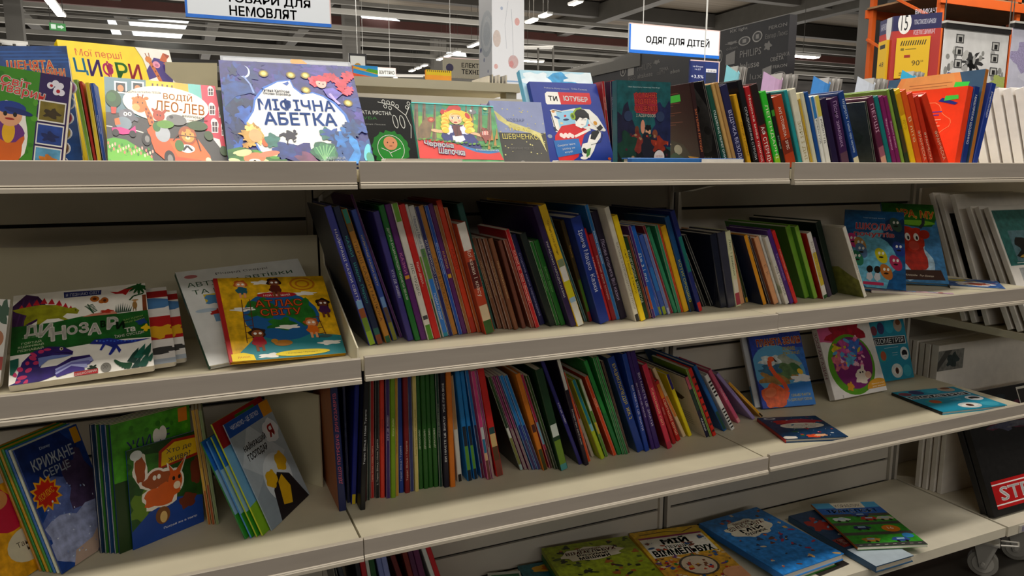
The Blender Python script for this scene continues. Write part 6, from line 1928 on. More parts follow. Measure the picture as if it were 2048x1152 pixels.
# --- right unit, third shelf
def a_planet(a):
    a.R(0, 0, 1, 1, '2748b0', True)
    a.R(.12, 0, 1, .78, '3a7ac8', True)
    a.E(.45, .48, .5, .34, '6ab0d8', -25, 40); a.B(.5, .56, .34, .12, 'a8b0a0', .2, pt=True); a.B(.32, .62, .2, .07, 'd8e0e0', .2, pt=True); a.B(.42, .40, .36, .11, 'b08a4a', .2, pt=True); a.B(.6, .48, .2, .1, '6a8a5a', .2, pt=True); a.B(.3, .5, .2, .07, '3f7a9a', .25, pt=True)
    a.P([(.12, 0), (.12, .2), (.4, .28), (1, .32), (1, 0)], '2f86d0'); a.B(.85, .36, .2, .05, 'f0f0f0', .25); a.E(.78, .50, .12, .05, '4a7a4a', -40); a.E(.84, .45, .06, .035, 'f0c838', -40)
    a.B(.27, .15, .24, .16, 'f0703a', .1, pt=True); a.E(.2, .2, .12, .06, 'f08a5a', 20); a.L([(.46, .1), (.53, .2), (.48, .32), (.36, .43), (.29, .54), (.30, .62)], .06, 'f0682e'); a.E(.34, .64, .065, .035, 'f2743a'); a.P([(.38, .66), (.45, .60), (.4, .60)], '2a1a1a')
    a.T(.55, .875, .09, 'ПЛАНЕТА ЗЕМЛЯ', 'd8301c', .84, 2, bold=.03, edge='f4dca0')
    a.T(.72, .77, .05, 'ЯСКРАВІ', 'ecd83a', .24, bold=.03); a.T(.75, .71, .05, 'ІЛЮСТРАЦІЇ', 'ecd83a', .32, bold=.03)
    a.T(.76, .14, .04, 'ЦІКАВІ ФАКТИ', 'f0eab0', .36, bold=.03); a.T(.72, .08, .04, 'ТА ДОКЛАДНІ СХЕМИ', 'f0eab0', .46, bold=.03)


ppl = footed((1527, 822), (1633, 813), (1495, 668), ZR)
front('hardback_book', 'blue planet book with an orange flamingo and red title lettering', ppl, .012, '22409a', a_planet, 'h')
front('hardback_book', 'white and blue book tucked directly behind the flamingo planet book', behind(ppl, .0128, -.016, -.006), .012, 'c8ccd0', None, 'h', spine='c8ccd0', bands=[(0, .3, '5a9ad0')])


def a_toy(a):
    a.R(0, 0, 1, 1, 'ece8e4'); a.B(.2, .9, .3, .12, 'd86a9a', .1); a.B(.5, .88, .35, .16, 'b01c3a', .2, pt=True)
    a.E(.47, .44, .43, .43, '6aa82a', 6, 30); a.E(.5, .46, .36, .37, '8a2a7a', 6, 30); a.B(.36, .6, .2, .14, 'd8c030', .25, pt=True); a.B(.5, .66, .22, .14, 'c85a9a', .3, pt=True); a.B(.6, .68, .14, .1, '4a7ac8', .3, pt=True); a.B(.28, .5, .14, .12, 'd87a8a', .3, pt=True); a.B(.46, .5, .1, .08, '6ab8d8', .3, pt=True)
    a.bits(26, .2, .4, .72, .8, ['e88ab0', 'd8c030', '6ab0d8', 'c83a6a', 'f0c0d0', '8a4ab0'], .02, .05)
    a.B(.6, .24, .13, .09, 'f0e4d4', .15); a.E(.6, .3, .09, .06, 'f0e4d4'); a.E(.72, .26, .06, .05, 'e8c0a8'); a.E(.64, .36, .03, .06, 'f0e4d4', -20); a.E(.58, .31, .014, .014, '1c1414'); a.E(.63, .31, .014, .014, '1c1414')
    a.B(.34, .14, .06, .06, 'd8a030', .2); a.E(.86, .06, .22, .13, 'e0a83a', 0, 24, 0, 180); a.T(.86, .12, .02, 'Віршовані історії', 'fff4e0', .24); a.T(.86, .08, .02, 'для малят', 'fff4e0', .24)
    a.T(.16, .03, .03, '2', '2a2a2a', .02)


front('activity_book', 'thick white and pink book with an oval window of toys and a puppy', footed((1672, 807), (1776, 786), (1633, 658), ZR), .022, 'e4e0dc', a_toy, 'h', text='ЗООМАГАЗИН', tcol='8a3a5a', tpos=(.3, .95), tdir=1)


def a_bio(a):
    a.R(0, 0, 1, 1, '2a9ab4'); a.E(.15, .9, .12, .1, '3aa8c0'); a.E(.3, .88, .1, .1, '4a4a7a'); a.E(.55, .9, .13, .12, '3ab0c8'); a.E(.8, .9, .12, .11, 'b8a898'); a.E(.82, .95, .07, .05, '8a5a3a')
    a.E(.1, .85, .09, .08, '8a4a5a'); a.E(.22, .42, .12, .1, '3aa8a8'); a.E(.24, .42, .08, .08, 'c06a4a'); a.E(.85, .42, .12, .11, 'e0e4e4'); a.E(.85, .42, .08, .06, '24242c'); a.E(.85, .38, .07, .015, 'e0e4e4')
    a.E(.55, .15, .16, .12, 'd8dcd8'); a.E(.55, .15, .12, .055, 'f0ece4'); a.E(.55, .15, .05, .055, '6a3a24'); a.E(.55, .15, .022, .025, '150e0a'); a.E(.84, .13, .12, .1, '4ab0c4')
    a.P([(.02, .6), (.02, .74), (.95, .72), (.95, .58)], 'ecf0f0'); a.P([(.035, .61), (.035, .73), (.935, .71), (.935, .59)], '26303a'); a.T(.48, .66, .085, 'БІОМЕТРІЯ', 'ecf0f0', .82, -1.0)
    a.R(.3, .54, .7, .545, 'd8e8ec'); a.R(.5, .45, .66, .455, 'd8e8ec'); a.R(.5, .41, .64, .415, 'd8e8ec')


front('hardback_book', 'turquoise book with an eye, a mask and framed white title, standing', footed((1760, 768), (1829, 757), (1737, 645), ZR), .012, '2a9ab4', a_bio, 'h')


def a_space(a):
    a.R(0, 0, 1, 1, '17466a', True); a.B(.55, .74, .4, .12, 'b02430', .1); a.E(.55, .56, .36, .13, 'e8e0d0'); a.T(.55, .61, .035, 'КОСМОС ВІД А ДО ЗОРІ', '3a3a4a', .5); a.T(.55, .55, .035, 'У ВІРШАХ І РОЗПОВІДЯХ', '3a3a4a', .54); a.T(.55, .49, .03, 'Рамона Панкова', '3a3a4a', .36)
    a.E(.18, .93, .1, .05, 'd8dce0'); a.E(.18, .93, .07, .035, '3a4a5a'); a.bits(18, .08, .1, .95, .95, ['c8502a', 'd8d8d8', '2a7a9a', '3a6a3a', 'b02430'], .02, .05); a.B(.1, .05, .12, .06, 'e0d8cc', .1); a.B(.5, .08, .12, .07, 'd85a30', .15); a.B(.62, .1, .1, .05, 'e8b48a', .15)
    a.dots(20, .05, .05, .95, .95, ['e0e8f0'], .005, .009)


front('picture_book', 'dark blue space book with red spine lying flat on the third shelf', lying((1514, 836), (1594, 896), (1697, 873), ZR + .011), .0105, '17466a', a_space, 'h', spine='b0201c')
front('hardback_book', 'turquoise book lying flat near the canvases, same cover as the standing one', lying((1783, 785), (1908, 833), (2012, 809), ZR + .010), .0095, '2a9ab4', a_bio, 'h', spine='15181c')


# --- bottom shelf, lying picture books
def a_wimmel(bg, title, sub, cols, seed=0):
    def f(a):
        a.R(0, 0, 1, 1, bg, True); a.rng.seed(seed)
        a.bits(46, .04, .03, .96, .97, cols, .018, .045)
        a.B(.48, .72, .34, .15, 'e4ddca', .08, 30, 8)
        a.T(.48, .825, .045, 'Великий', 'a8382a', .26, bold=.02); a.T(.48, .765, .06, 'ВІММЕЛЬБУХ', 'b0302a', .56, bold=.03)
        for i, t in enumerate(sub):
            a.T(.48, .695 - .065 * i, .058, t, '1c1c22', .34, bold=.03)
    return f


zz = ZB + .034
front('picture_book', 'lime green big search book with toy machines, lying on a dark green book', lying((1083, 1097), (1140, 1185), (1335, 1160), zz + .018), .016, '9aa81c', a_wimmel('9aa81c', '', ('Розумні', 'машини'), ['4a5a1c', '6a2a1c', '2a2a1c', 'a8682a', '5a6a2a', '3a3a3a'], 1), 'h')
front('picture_book', 'dark green book under the lime green search book', lying((1083, 1110), (1140, 1200), (1335, 1172), zz), .016, '1f6a34', None, 'h')


def a_first(a):
    a.R(0, 0, 1, 1, 'e0b81c', True); a.P([(0, .84), (.4, .98), (1, .95), (1, .84)], 'e8c41c'); a.L([(.1, .93), (.5, .95), (.7, .9), (.9, .97)], .012, '6a3a1c'); a.P([(.05, .5), (.05, .84), (.95, .86), (.95, .52)], 'ece8dc')
    a.R(.05, .845, .95, .875, 'a82a6a'); a.T(.5, .775, .11, 'МІЙ', '1f7a2c', .36, bold=.05); a.T(.5, .67, .06, 'ПЕРШИЙ', '1f7a2c', .38, bold=.04); a.T(.5, .57, .10, 'ВІММЕЛЬБУХ', '1f7a2c', .82, bold=.05)
    a.R(0, 0, 1, .5, 'd8a838', True); a.bits(90, .02, .01, .98, .5, ['c83a2a', '2a6aa8', 'e0c8a8', '3a8a3a', 'f0e0c0', '6a3a2a', '7a4a8a', 'd87a2a'], .018, .04)
    a.bits(14, .08, .62, .92, .8, ['8a4a2a', '6a6a6a', 'b8542a', '2a5a8a'], .025, .045)
    a.E(.52, .3, .25, .17, '5a5248'); a.E(.52, .3, .22, .15, 'd8c8b0'); a.bits(14, .38, .22, .66, .38, ['c83a2a', '2a5a9a', '8a5a3a', 'e0b040'], .02, .04); a.E(.9, .1, .2, .1, 'e0a880'); a.dots(60, .02, .02, .98, .98, ['f0d040', 'c8482a', '2a4a8a'], .004, .008)


front('picture_book', 'yellow and white first search book with a magnifier and green title, lying', lying((1255, 1063), (1352, 1178), (1503, 1153), ZB + .024), .012, 'e0b81c', a_first, 'h')
front('picture_book', 'second yellow search book lying directly under the magnifier one', lying((1252, 1070), (1340, 1186), (1492, 1160), ZB + .0115), .011, 'c8a028', None, 'h')
front('picture_book', 'blue big search book with small toys and a cloud title, lying', lying((1398, 1047), (1566, 1150), (1686, 1106), ZB + .037), .02, '2f86c8', a_wimmel('2f86c8', '', ('Мій', 'будинок'), ['c86a3a', 'd8c8a8', '24508a', 'a83a5a', '3a4a6a', 'd8b070', '7a4a2a'], 2), 'h', spine='2470b0')
front('picture_book', 'green edged book lying just under the blue search book', lying((1410, 1058), (1575, 1158), (1672, 1121), ZB + .0165), .015, '2f8a2a', None, 'h')


def a_econ(a):
    a.R(0, 0, 1, 1, '2a4a6a', True); a.B(.3, .75, .25, .12, 'a8342a', .25); a.bits(20, .05, .3, .95, .95, ['5a8ab0', 'c84a2a', '8aa8c0', 'e0d8c8', '24344a'], .03, .06); a.P([(.02, .34), (.02, .48), (.9, .5), (.9, .36)], '8a2a24'); a.T(.46, .42, .08, 'ЕКОНОМОЛОГІЯ', 'e8dcd0', .78, bold=.035); a.R(0, 0, 1, .3, 'b8c4cc')


front('hardback_book', 'slate blue thick book with red banner lying under the transport book', lying((1577, 1032), (1752, 1133), (1822, 1108), ZB + .021), .0195, '2f5a7a', a_econ, 'h', page='c8bca4')


def a_trans(a):
    a.R(0, 0, 1, 1, '3f9a30', True); a.R(0, .72, 1, 1, '1f6ab4'); a.R(0, .87, 1, 1, '5ab0d8'); a.P([(.3, .86), (.28, 1), (.78, 1), (.76, .86)], 'e8e0cc'); a.T(.52, .92, .07, 'КОРАБЛИК', '4a3a2a', .4); a.T(.5, .79, .075, 'ТРАНСПОРТ', 'f4f4f0', .78, bold=.035)
    a.R(0, .66, 1, .72, '5a5648'); a.R(0, .46, 1, .52, '55524a'); a.R(0, .24, 1, .3, '55524a'); a.R(0, 0, 1, .07, '4a4a48')
    for x, y, c in ((.2, .60, 'd8dcd8'), (.62, .6, 'b83020'), (.36, .4, '22306a'), (.86, .6, 'c8c0a8'), (.72, .13, '3a5a9a'), (.3, .14, 'b88a3a'), (.55, .69, '2a4a8a')):
        a.B(x, y, .13, .045, c, .1); a.E(x - .06, y - .04, .025, .02, '1c1c1c'); a.E(x + .06, y - .04, .025, .02, '1c1c1c'); a.R(x - .05, y, x + .06, y + .025, 'a8c8d8')
    a.E(.76, .36, .13, .075, 'e08a1c'); a.T(.76, .37, .05, '16', 'f8f0e0', .08); a.E(.88, .2, .08, .05, '3a86b8')
    for i in range(8):
        a.R(.05 + .12 * i, .03, .1 + .12 * i, .035, 'd8d4c8')


front('picture_book', 'transport picture book with blue title band and orange badge, lying on a slate book', lying((1622, 1008), (1722, 1101), (1868, 1098), ZB + .034), .0085, '3f9a30', a_trans, spine='c87a24')
front('brochure', 'thin dark brochure lying under the edge of the blue search book', lying((1500, 1075), (1640, 1152), (1700, 1128), ZB + .0014), .0012, '3a3430', None, cat='booklet')
front('picture_book', 'teal booklet with a yellow sun at the frame bottom, beside the lime book', lying((1035, 1132), (1062, 1180), (1150, 1160), ZB + .012), .01, '2f7a86', lambda a: (a.R(0, 0, 1, 1, '2f7a86', True), a.B(.5, .75, .25, .14, 'e8b82a', .1), a.B(.6, .75, .12, .1, 'd8802a', .2)))
front('picture_book', 'white and green booklet mostly below the frame, beside the teal booklet', lying((975, 1146), (985, 1200), (1050, 1180), ZB + .012), .01, 'd8dcd4', lambda a: (a.R(0, 0, 1, 1, 'd8dcd4'), a.R(.1, .1, .95, .9, '2a7a4a')))


# ------------------------------------------------------------------ stretched canvases
CV = M('dcd6cc', .8, .06, 25, bump=.2)
CVS = M('b8b2a8', .8, .08, 20)
WR = M('e8e4de', .15, .1, 14, bump=.3)


def scene_pic(a):
    a.R(.02, .52, .75, .97, '3f7a74', True); a.R(.12, .55, .62, .8, '6a8a90', True); a.B(.35, .66, .2, .1, '2a2a24', .25, pt=True); a.B(.4, .6, .2, .05, 'c0a050', .2, pt=True); a.R(.1, .1, .6, .5, 'a8aaa8', True); a.L([(.1, .54), (.64, .54)], .006, 'e0ded8'); a.L([(.64, .54), (.64, .82)], .006, 'e0ded8')


def xcanvas(label, tl, bl, zs, X, t, wd, art=None, group=None, mat=None, name='canvas'):
    """a canvas facing the aisle and leaning back: its left edge runs from tl down to bl at the distance X along the shelves"""
    a, b = onX(*tl, X), onX(*bl, X)
    ez = (a - b).normalized()
    ex = Vector((1, 0, 0))
    ey = ez.cross(ex)
    k = (zs + .0008 - b.z - min(0, ey.z * t)) / ez.z
    b = b + ez * k
    h = (a - b).length
    root = empty(name, mat=frame(ex, ey, ez, b))
    mb = MB()
    mb.box((0, 0, 0), (wd, t, h), mat or CV)
    if art:
        art(Art(mb, lambda u, v, o: (u * wd, -o, v * h), wd, h))
    mb.build('canvas_cloth', root, bevel=.0015)
    fr = MB()
    fr.box((.004, t + .0003, .006), (wd - .004, t + .0016, h - .004), M('a8885c', .7, .1, 12))
    fr.build('stretcher_bar', root)
    return tag(root, label, 'canvas', group)


# on the far end of the top shelf
for i, (xb, xt) in enumerate([(1952, 1922), (1976, 1948), (2000, 1973), (2024, 1998), (2047, 2022), (2071, 2047)]):
    xcanvas(['rearmost wrapped canvas beside the blue books at the end of the top shelf', 'second wrapped canvas from the blue books on the top shelf', 'third wrapped canvas from the blue books on the top shelf', 'fourth wrapped canvas from the blue books on the top shelf',
             'fifth wrapped canvas from the blue books on the top shelf', 'nearest wrapped canvas, with a green picture, at the end of the top shelf'][i],
            (xt, 178 - i), (xb, 326), ZT, 2.25, .026, .5, (lambda a: a.R(.1, .3, .9, .8, '2a4a44', True)) if i == 5 else None, 'wrapped canvases on the top shelf', WR, 'wrapped_canvas')


NW = lambda a: None
GC = 'canvases beyond the second shelf'
for lab, tl, bl, art_ in (
        ('white canvas against the shelf upright, rearmost of the leaning canvases beyond the second shelf', (1866, 385), (1918, 585), NW),
        ('dark faced canvas, second from the back of the leaning canvases beyond the second shelf', (1880, 387), (1936, 585), lambda a: a.R(.04, .04, 1, .84, '1e1b1a')),
        ('large white canvas, third from the back of the leaning canvases beyond the second shelf', (1908, 388), (1962, 585), lambda a: (a.B(.35, .5, .2, .05, 'c4bcb0', .2), a.R(.3, .2, .5, .28, '8a847c'))),
        ('white canvas with grey print, fourth from the back of those beyond the second shelf', (1940, 412), (2000, 585), lambda a: a.R(.1, .1, .9, .9, '8f8a84', True)),
        ('white edged grey canvas, fifth from the back of those beyond the second shelf', (1957, 412), (2018, 585), lambda a: a.R(.1, .1, .9, .9, '8f8a84', True)),
        ('canvas with a coastal picture sheet, nearest of those beyond the second shelf', (1976, 414), (2038, 585), scene_pic)):
    xcanvas(lab, tl, bl, z(NB['M']), 2.313, .0165, .42, art_, GC)


def upright_canvas(label, Y, zs, h, t, wd, art=None, dx=0.0, group=None, mat=None):
    root = empty('canvas', (2.313 + dx, Y, zs + .0006))
    mb = MB()
    mb.box((0, 0, 0), (wd, t, h), mat or CV)
    if art:
        art(Art(mb, lambda u, v, o: (u * wd, -o, v * h), wd, h))
    mb.build('canvas_cloth', root, bevel=.0015)
    fr = MB()
    fr.box((.004, t + .0003, .004), (wd - .004, t + .003, h - .004), M('a8885c', .7, .1, 12))
    fr.build('stretcher_bar', root)
    return tag(root, label, 'canvas', group)


hs = -.602 - NB['L']
GR = 'upright canvases beyond the third shelf'
for i, lab in enumerate(('rearmost upright canvas in the row beyond the third shelf', 'second upright canvas from the back beyond the third shelf', 'third upright canvas from the back beyond the third shelf', 'fourth upright canvas from the back beyond the third shelf', 'fifth upright canvas from the back beyond the third shelf')):
    upright_canvas(lab, 1.772 - .0245 * i, z(NB['L']), hs + .002 * (i % 3), .018, .5, dx=.003 * (i % 2), group=GR)
upright_canvas('white boxed canvas with a small photo label, before the row beyond the third shelf', 1.642, z(NB['L']), hs + .004, .026, .5, lambda a: (a.R(0, .55, .26, .9, '8a8a84', True), a.P([(0, .55), (0, .7), (.07, .9), (.14, .9)], '5a5a56'), a.B(.15, .72, .06, .12, '3a4a4a', .2, pt=True)), group=GR)
BK = M('201e1d', .5, .2, 18)
GB = 'white canvases on the bottom board'
for i, lab in enumerate(('rearmost white canvas on the bottom board beyond the lying books', 'second white canvas from the back on the bottom board', 'third white canvas from the back on the bottom board', 'nearest white canvas on the bottom board, its blank face showing')):
    upright_canvas(lab, 1.668 - .0235 * i, z(NB['B']), .225 - .003 * i, .017, .30, dx=.006 * i, group=GB)


def a_strat(a):
    a.R(0, 0, 1, 1, '232120', True); a.B(.5, .75, .3, .1, '5a2a3a', .25, pt=True); a.B(.4, .7, .16, .05, '4a4a5a', .3, pt=True); a.B(.62, .68, .2, .03, '5a5a60', .3, pt=True); a.B(.3, .85, .2, .1, '2a3438', .2, pt=True)
    a.R(.06, .05, 1, .27, 'c01a1e'); a.R(.06, .235, 1, .245, 'f0ece8'); a.R(.06, .075, 1, .085, 'f0ece8'); a.T(.56, .16, .105, 'STRATEG', 'f4f2f0', .86, bold=.03); a.R(.62, .82, .98, .98, 'c8c4b8'); a.R(.63, .84, .8, .96, '3a3632')


xcanvas('black boxed canvas kit with a red label and white capitals, bottom board', (1919, 790), (1985, 1022), z(NB['B']), 2.313, .02, .46, a_strat, None, BK, 'boxed_canvas')
xcanvas('second black boxed canvas standing right behind the red labelled kit', (1904, 792), (1969, 1016), z(NB['B']), 2.313, .02, .46, None, None, BK, 'boxed_canvas')


# ------------------------------------------------------------------ things standing on the far side of the top shelf
def opened(label, x, y, wpx, hpx, cover, lean, fan=6):
    """an opened brochure whose upper end shows above the spines"""
    Y = 1.93
    p = onY(x, y, Y)
    wd = onY(x + wpx, y, Y).x - p.x
    zb = z(-0.004)
    h = p.z - zb
    root = empty('brochure', (p.x, Y, zb))
    mb = MB()
    t = .03
    sh = h * math.tan(R(lean))
    for i in range(fan):
        o = wd * (.5 + .5 * i / fan)
        mb.raw([(o - sh, 0, 0), (o + .0035 - sh, 0, 0), (o + .0035, 0, h - .002 * (i % 3)), (o, 0, h - .002 * (i % 3)), (o - sh, .05, 0), (o + .0035 - sh, .05, 0), (o + .0035, .05, h), (o, .05, h)],
               [(0, 1, 2, 3), (7, 6, 5, 4), (3, 2, 6, 7), (0, 4, 5, 1), (1, 5, 6, 2), (0, 3, 7, 4)], PR(['c4c2be', '9c9a96'][i % 2]))
    mb.build('page_block', root)
    cv = MB()
    k = wd * .5
    vs = []
    for i in range(7):
        u = i / 6
        vs += [(k * u - sh, -.03 * math.sin(u * 3.14) - .004, 0), (k * u, -.03 * math.sin(u * 3.14) - .004, h - .015 * u - .02 * math.sin(u * 3.14))]
    vs2 = [(a, b + .0012, c) for a, b, c in vs]
    fs = [(2 * i, 2 * i + 2, 2 * i + 3, 2 * i + 1) for i in range(6)]
    cv.raw(vs + vs2, fs + [tuple(14 + q for q in f)[::-1] for f in fs] + [(2 * i + 1, 2 * i + 3, 14 + 2 * i + 3, 14 + 2 * i + 1) for i in range(6)], PR(cover))
    cv.build('cover', root)
    tag(root, label, 'booklet', 'brochures on the far side of the top shelf')


mb = MB()
mb.box((0.30, 1.80, z(-0.027)), (2.28, 2.24, z(-0.005)), SHELF)
rl = empty('rear_shelf', (0, 0, 0))
mb.build('shelf_board', rl)
mb = MB()
for x in (0.91, 2.24):
    mb.box((x, 2.2, 0), (x + .03, 2.235, z(-0.027)), SHELF)
mb.build('upright', rl)
tag(rl, 'cream rear shelf holding opened brochures that poke up behind the top shelf spines', 'shelf')
opened('opened brochure with pale cyan leaf behind the tall black spine', 1452, 130, 46, 40, '9adce8', 8)
opened('opened brochure with pale pink leaves behind the teal spine', 1526, 143, 76, 44, 'd8b8dc', 8)
opened('opened brochure with bright blue cover behind the white and blue spines', 1626, 152, 64, 30, '4a9ae0', 10)
opened('opened white brochure behind the pale green spine', 1714, 153, 68, 28, 'd4dce8', 10)
opened('opened brochure with cyan cover behind the orange spines', 1803, 140, 50, 48, '2ab4dc', 12)


def standing(label, name, tl, br, Y, zb, art, cover, cat, th=.012):
    a, c = onY(*tl, Y), onY(*br, Y)
    h = a.z - zb
    r = book(name, frame(Vector((1, 0, 0)), Vector((0, 1, 0)), Vector((0, 0, 1)), Vector((a.x, Y, zb))), c.x - a.x, h, th, cover, 'p', front_art=art)
    return tag(r, label, cat)


def a_rain(a):
    a.R(0, 0, 1, 1, 'd8643a'); a.P([(0, .4), (1, .1), (1, 1), (0, 1)], '3a9ad8'); a.P([(0, .75), (1, .35), (1, .5), (0, .95)], 'd8a83a'); a.P([(.5, .6), (1, .4), (1, .7), (.6, .8)], '5aa83a')


def a_cal(a):
    a.R(0, 0, 1, 1, 'e0a040'); a.R(0, .6, 1, 1, 'd8c030'); a.R(0, 0, 1, .2, 'c8c0b0')
    for i in range(12):
        a.R(.05 + .078 * i, .85, .08 + .078 * i, .98, '5a3a4a')


zr = z(.2186)
standing('rainbow striped book standing on the rear board, beside the large blue title book', 'picture_book', (706, 130), (756, 154), 1.90, zr, a_rain, 'd8643a', 'book')
standing('small yellow spiral calendar standing on the rear board', 'calendar', (852, 139), (903, 160), 1.92, zr, a_cal, 'e0a040', 'calendar')
for i in range(6):
    xx = onY(985 + 7 * i, 150, 1.94).x
    r = book('brochure', frame(Vector((0, -1, 0)), Vector((1, 0, 0)), Vector((0, 0, 1)), Vector((xx, 2.1, zr))), .13, .032 + .004 * (i % 2), .004, ['d8d4cc', '8a8a86', 'c8c4bc'][i % 3], 'p')
    tag(r, ORD[i] + ' thin brochure in the row at the end of the rear board', 'booklet', 'thin brochures on the rear board')


# ------------------------------------------------------------------ hall: pipes, trays, lamps
def line_x(name, px, y, zz, r, mat, x0=-24, x1=50, box=None):
    p = onZ(px, y, zz)
    mb = MB()
    if box:
        mb.box((x0, p.y - box[0] / 2, zz - box[1] / 2), (x1, p.y + box[0] / 2, zz + box[1] / 2), mat)
    else:
        mb.bar((x0, p.y, zz), (x1, p.y, zz), r, mat, 8)
    return struct(mb.build(name))


GREYP = M('98968f', .5, .05, 2)
MIDP = M('7a7872', .6, .08, 2)
REDB = M('4a2620', .6, .1, 2)
for px, y, zz, t, m_ in ((700, 6, 5.6, .10, MIDP), (700, 24, 5.2, .12, GREYP), (700, 44, 5.9, .25, REDB), (700, 57, 5.2, .11, GREYP), (700, 72, 5.0, .05, MIDP), (700, 86, 5.2, .13, GREYP),
                         (700, 103, 5.0, .12, MIDP), (700, 122, 5.2, .10, MIDP), (700, 139, 5.0, .14, M('2a2826', .7)), (700, 151, 5.0, .2, MIDP), (700, 64, 5.9, .06, DSTEEL), (700, 112, 5.9, .3, DSTEEL)):
    line_x('ceiling_beam', px, y, zz, t, m_, box=(t, t))
for px, y in ((1230, 20), (1400, 60), (620, 30), (240, 20), (90, 60), (1640, 20), (420, 60)):
    p = onZ(px, y, 6.2)
    mb = MB()
    mb.box((p.x - .18, 4, 5.95), (p.x + .18, 70, 6.5), DSTEEL)
    struct(mb.build('ceiling_beam'))
for i in range(14):
    y0 = 14 + 4 * i
    mb = MB()
    mb.box((-24, y0 - .15, 6.1), (58, y0 + .15, 6.55), M('45423d', .7, .1, 1))
    struct(mb.build('ceiling_beam'))
for px, d, wd in ((711, 24, .46), (880, 30, .5), (1722, 20, .42), (560, 36, .6), (60, 22, .35)):
    p = atD(px, 334, d)
    mb = MB()
    mb.box((p.x - wd / 2, p.y - wd / 2, 0), (p.x + wd / 2, p.y + wd / 2, 6.6), M('6f6d68', .7, .08, 1))
    struct(mb.build('pillar'))
SKY = M('eef4f4', .5, emit=2.2)
for n, q in enumerate((((215, 42), (378, 42), (352, 98), (232, 90)), ((722, 34), (778, 33), (800, 44), (728, 41)), ((880, 108), (930, 104), (935, 122), (885, 124)))):
    pts = [onZ(x, y, 6.05) for x, y in q]
    mb = MB()
    mb.prism([(p.x, p.y) for p in pts], lambda u, v, d: (u, v, d), 6.05, 6.09, SKY)
    o = struct(mb.build('window_%d' % (n + 1)))
LEDM = M('fff6e6', .4, emit=14)
XL = onZ(660 + 1255 / 2.926, 95 / 2.926, 4.9).x
pos = []
for x in (272, 295, 360, 390, 420, 492, 527, 563, 655, 700, 747, 852, 1175, 1255, 1425, 1520, 1610):
    az = math.atan((660 + x / 2.926 - 1024) / 1499.7) + YAW
    pos.append(XL / math.tan(az))
for k, y_ in enumerate(pos):
    gaps = [abs(y_ - q) for q in pos if q != y_]
    ln = min(.8, .27 * min(gaps))
    root = empty('ceiling_lamp', (XL, y_, 4.9))
    mb = MB(); mb.box((-.07, -ln, -.012), (.07, ln, .0), LEDM); mb.build('diffuser', root)
    mb = MB(); mb.box((-.08, -ln - .03, .0005), (.08, ln + .03, .05), M('c8c8c4', .4)); mb.build('housing', root)
    mb = MB(); mb.bar((0, -ln * .6, .05), (0, -ln * .6, 1.2), .006, DSTEEL, 6); mb.bar((0, ln * .6, .05), (0, ln * .6, 1.2), .006, DSTEEL, 6); mb.build('hanger', root)
    tag(root, 'bright linear lamp, ' + ['farthest', 'second', 'third', 'fourth', 'fifth', 'sixth', 'seventh', 'eighth', 'ninth', 'tenth', 'eleventh', 'twelfth', 'thirteenth', 'fourteenth', 'fifteenth', 'sixteenth', 'nearest'][k] + ' in the slanting row passing the printed pillar', 'lamp', 'linear ceiling lamps')
p = onZ(108, 12, 4.6)
root = empty('ceiling_lamp', (p.x, p.y, 4.6))
mb = MB(); mb.box((-.08, -1.1, -.02), (.08, 1.1, 0), LEDM); mb.build('diffuser', root)
mb = MB(); mb.box((-.09, -1.15, 0.0005), (.09, 1.15, .05), M('c8c8c4', .4)); mb.bar((0, 0, .05), (0, 0, 1.4), .006, DSTEEL, 6); mb.build('housing', root)
tag(root, 'long bright lamp strip above the small green exit sign', 'lamp')
p = onZ(1540, 62, 3.6)
for lab, (px, py, zz, ln) in (('single small bright lamp over the grey stone partition', (1606, 113, 3.4, .35)), ('bright lamp seen just beyond the white printed pillar', (1055, 122, 4.4, .5))):
    p = onZ(px, py, zz)
    root = empty('ceiling_lamp', (p.x, p.y, zz))
    mb = MB(); mb.box((-ln, -.08, -.015), (ln, .08, 0), LEDM); mb.build('diffuser', root)
    mb = MB(); mb.box((-ln - .02, -.09, .0005), (ln + .02, .09, .05), M('c8c8c4', .4)); mb.bar((0, 0, .05), (0, 0, 6.55 - zz), .006, DSTEEL, 6); mb.build('housing', root)
    tag(root, lab, 'lamp')
# exit sign
p = atD(115, 54, 14)
root = empty('exit_sign', (p.x, p.y, p.z))
root.rotation_euler = (0, 0, R(10))
mb = MB(); mb.box((-.11, -.02, -.055), (.11, .02, .055), M('2a8a3a', .4, emit=.5)); aa = Art(mb, lambda u, v, o: (-.11 + .22 * u, -.02 - o, -.055 + .11 * v), .22, .11)
aa.R(.1, .2, .4, .8, M('d8ecd8', .4, emit=.6)); aa.P([(.5, .35), (.7, .35), (.7, .2), (.9, .5), (.7, .8), (.7, .65), (.5, .65)], M('d8ecd8', .4, emit=.6)); mb.build('panel', root)
mb = MB(); mb.bar((-.09, 0, .055), (-.09, 0, 2.5), .005, DSTEEL, 6); mb.bar((.09, 0, .055), (.09, 0, 2.5), .005, DSTEEL, 6); mb.build('hanger', root)
tag(root, 'small green exit sign hanging on thin rods below a lamp strip', 'sign')


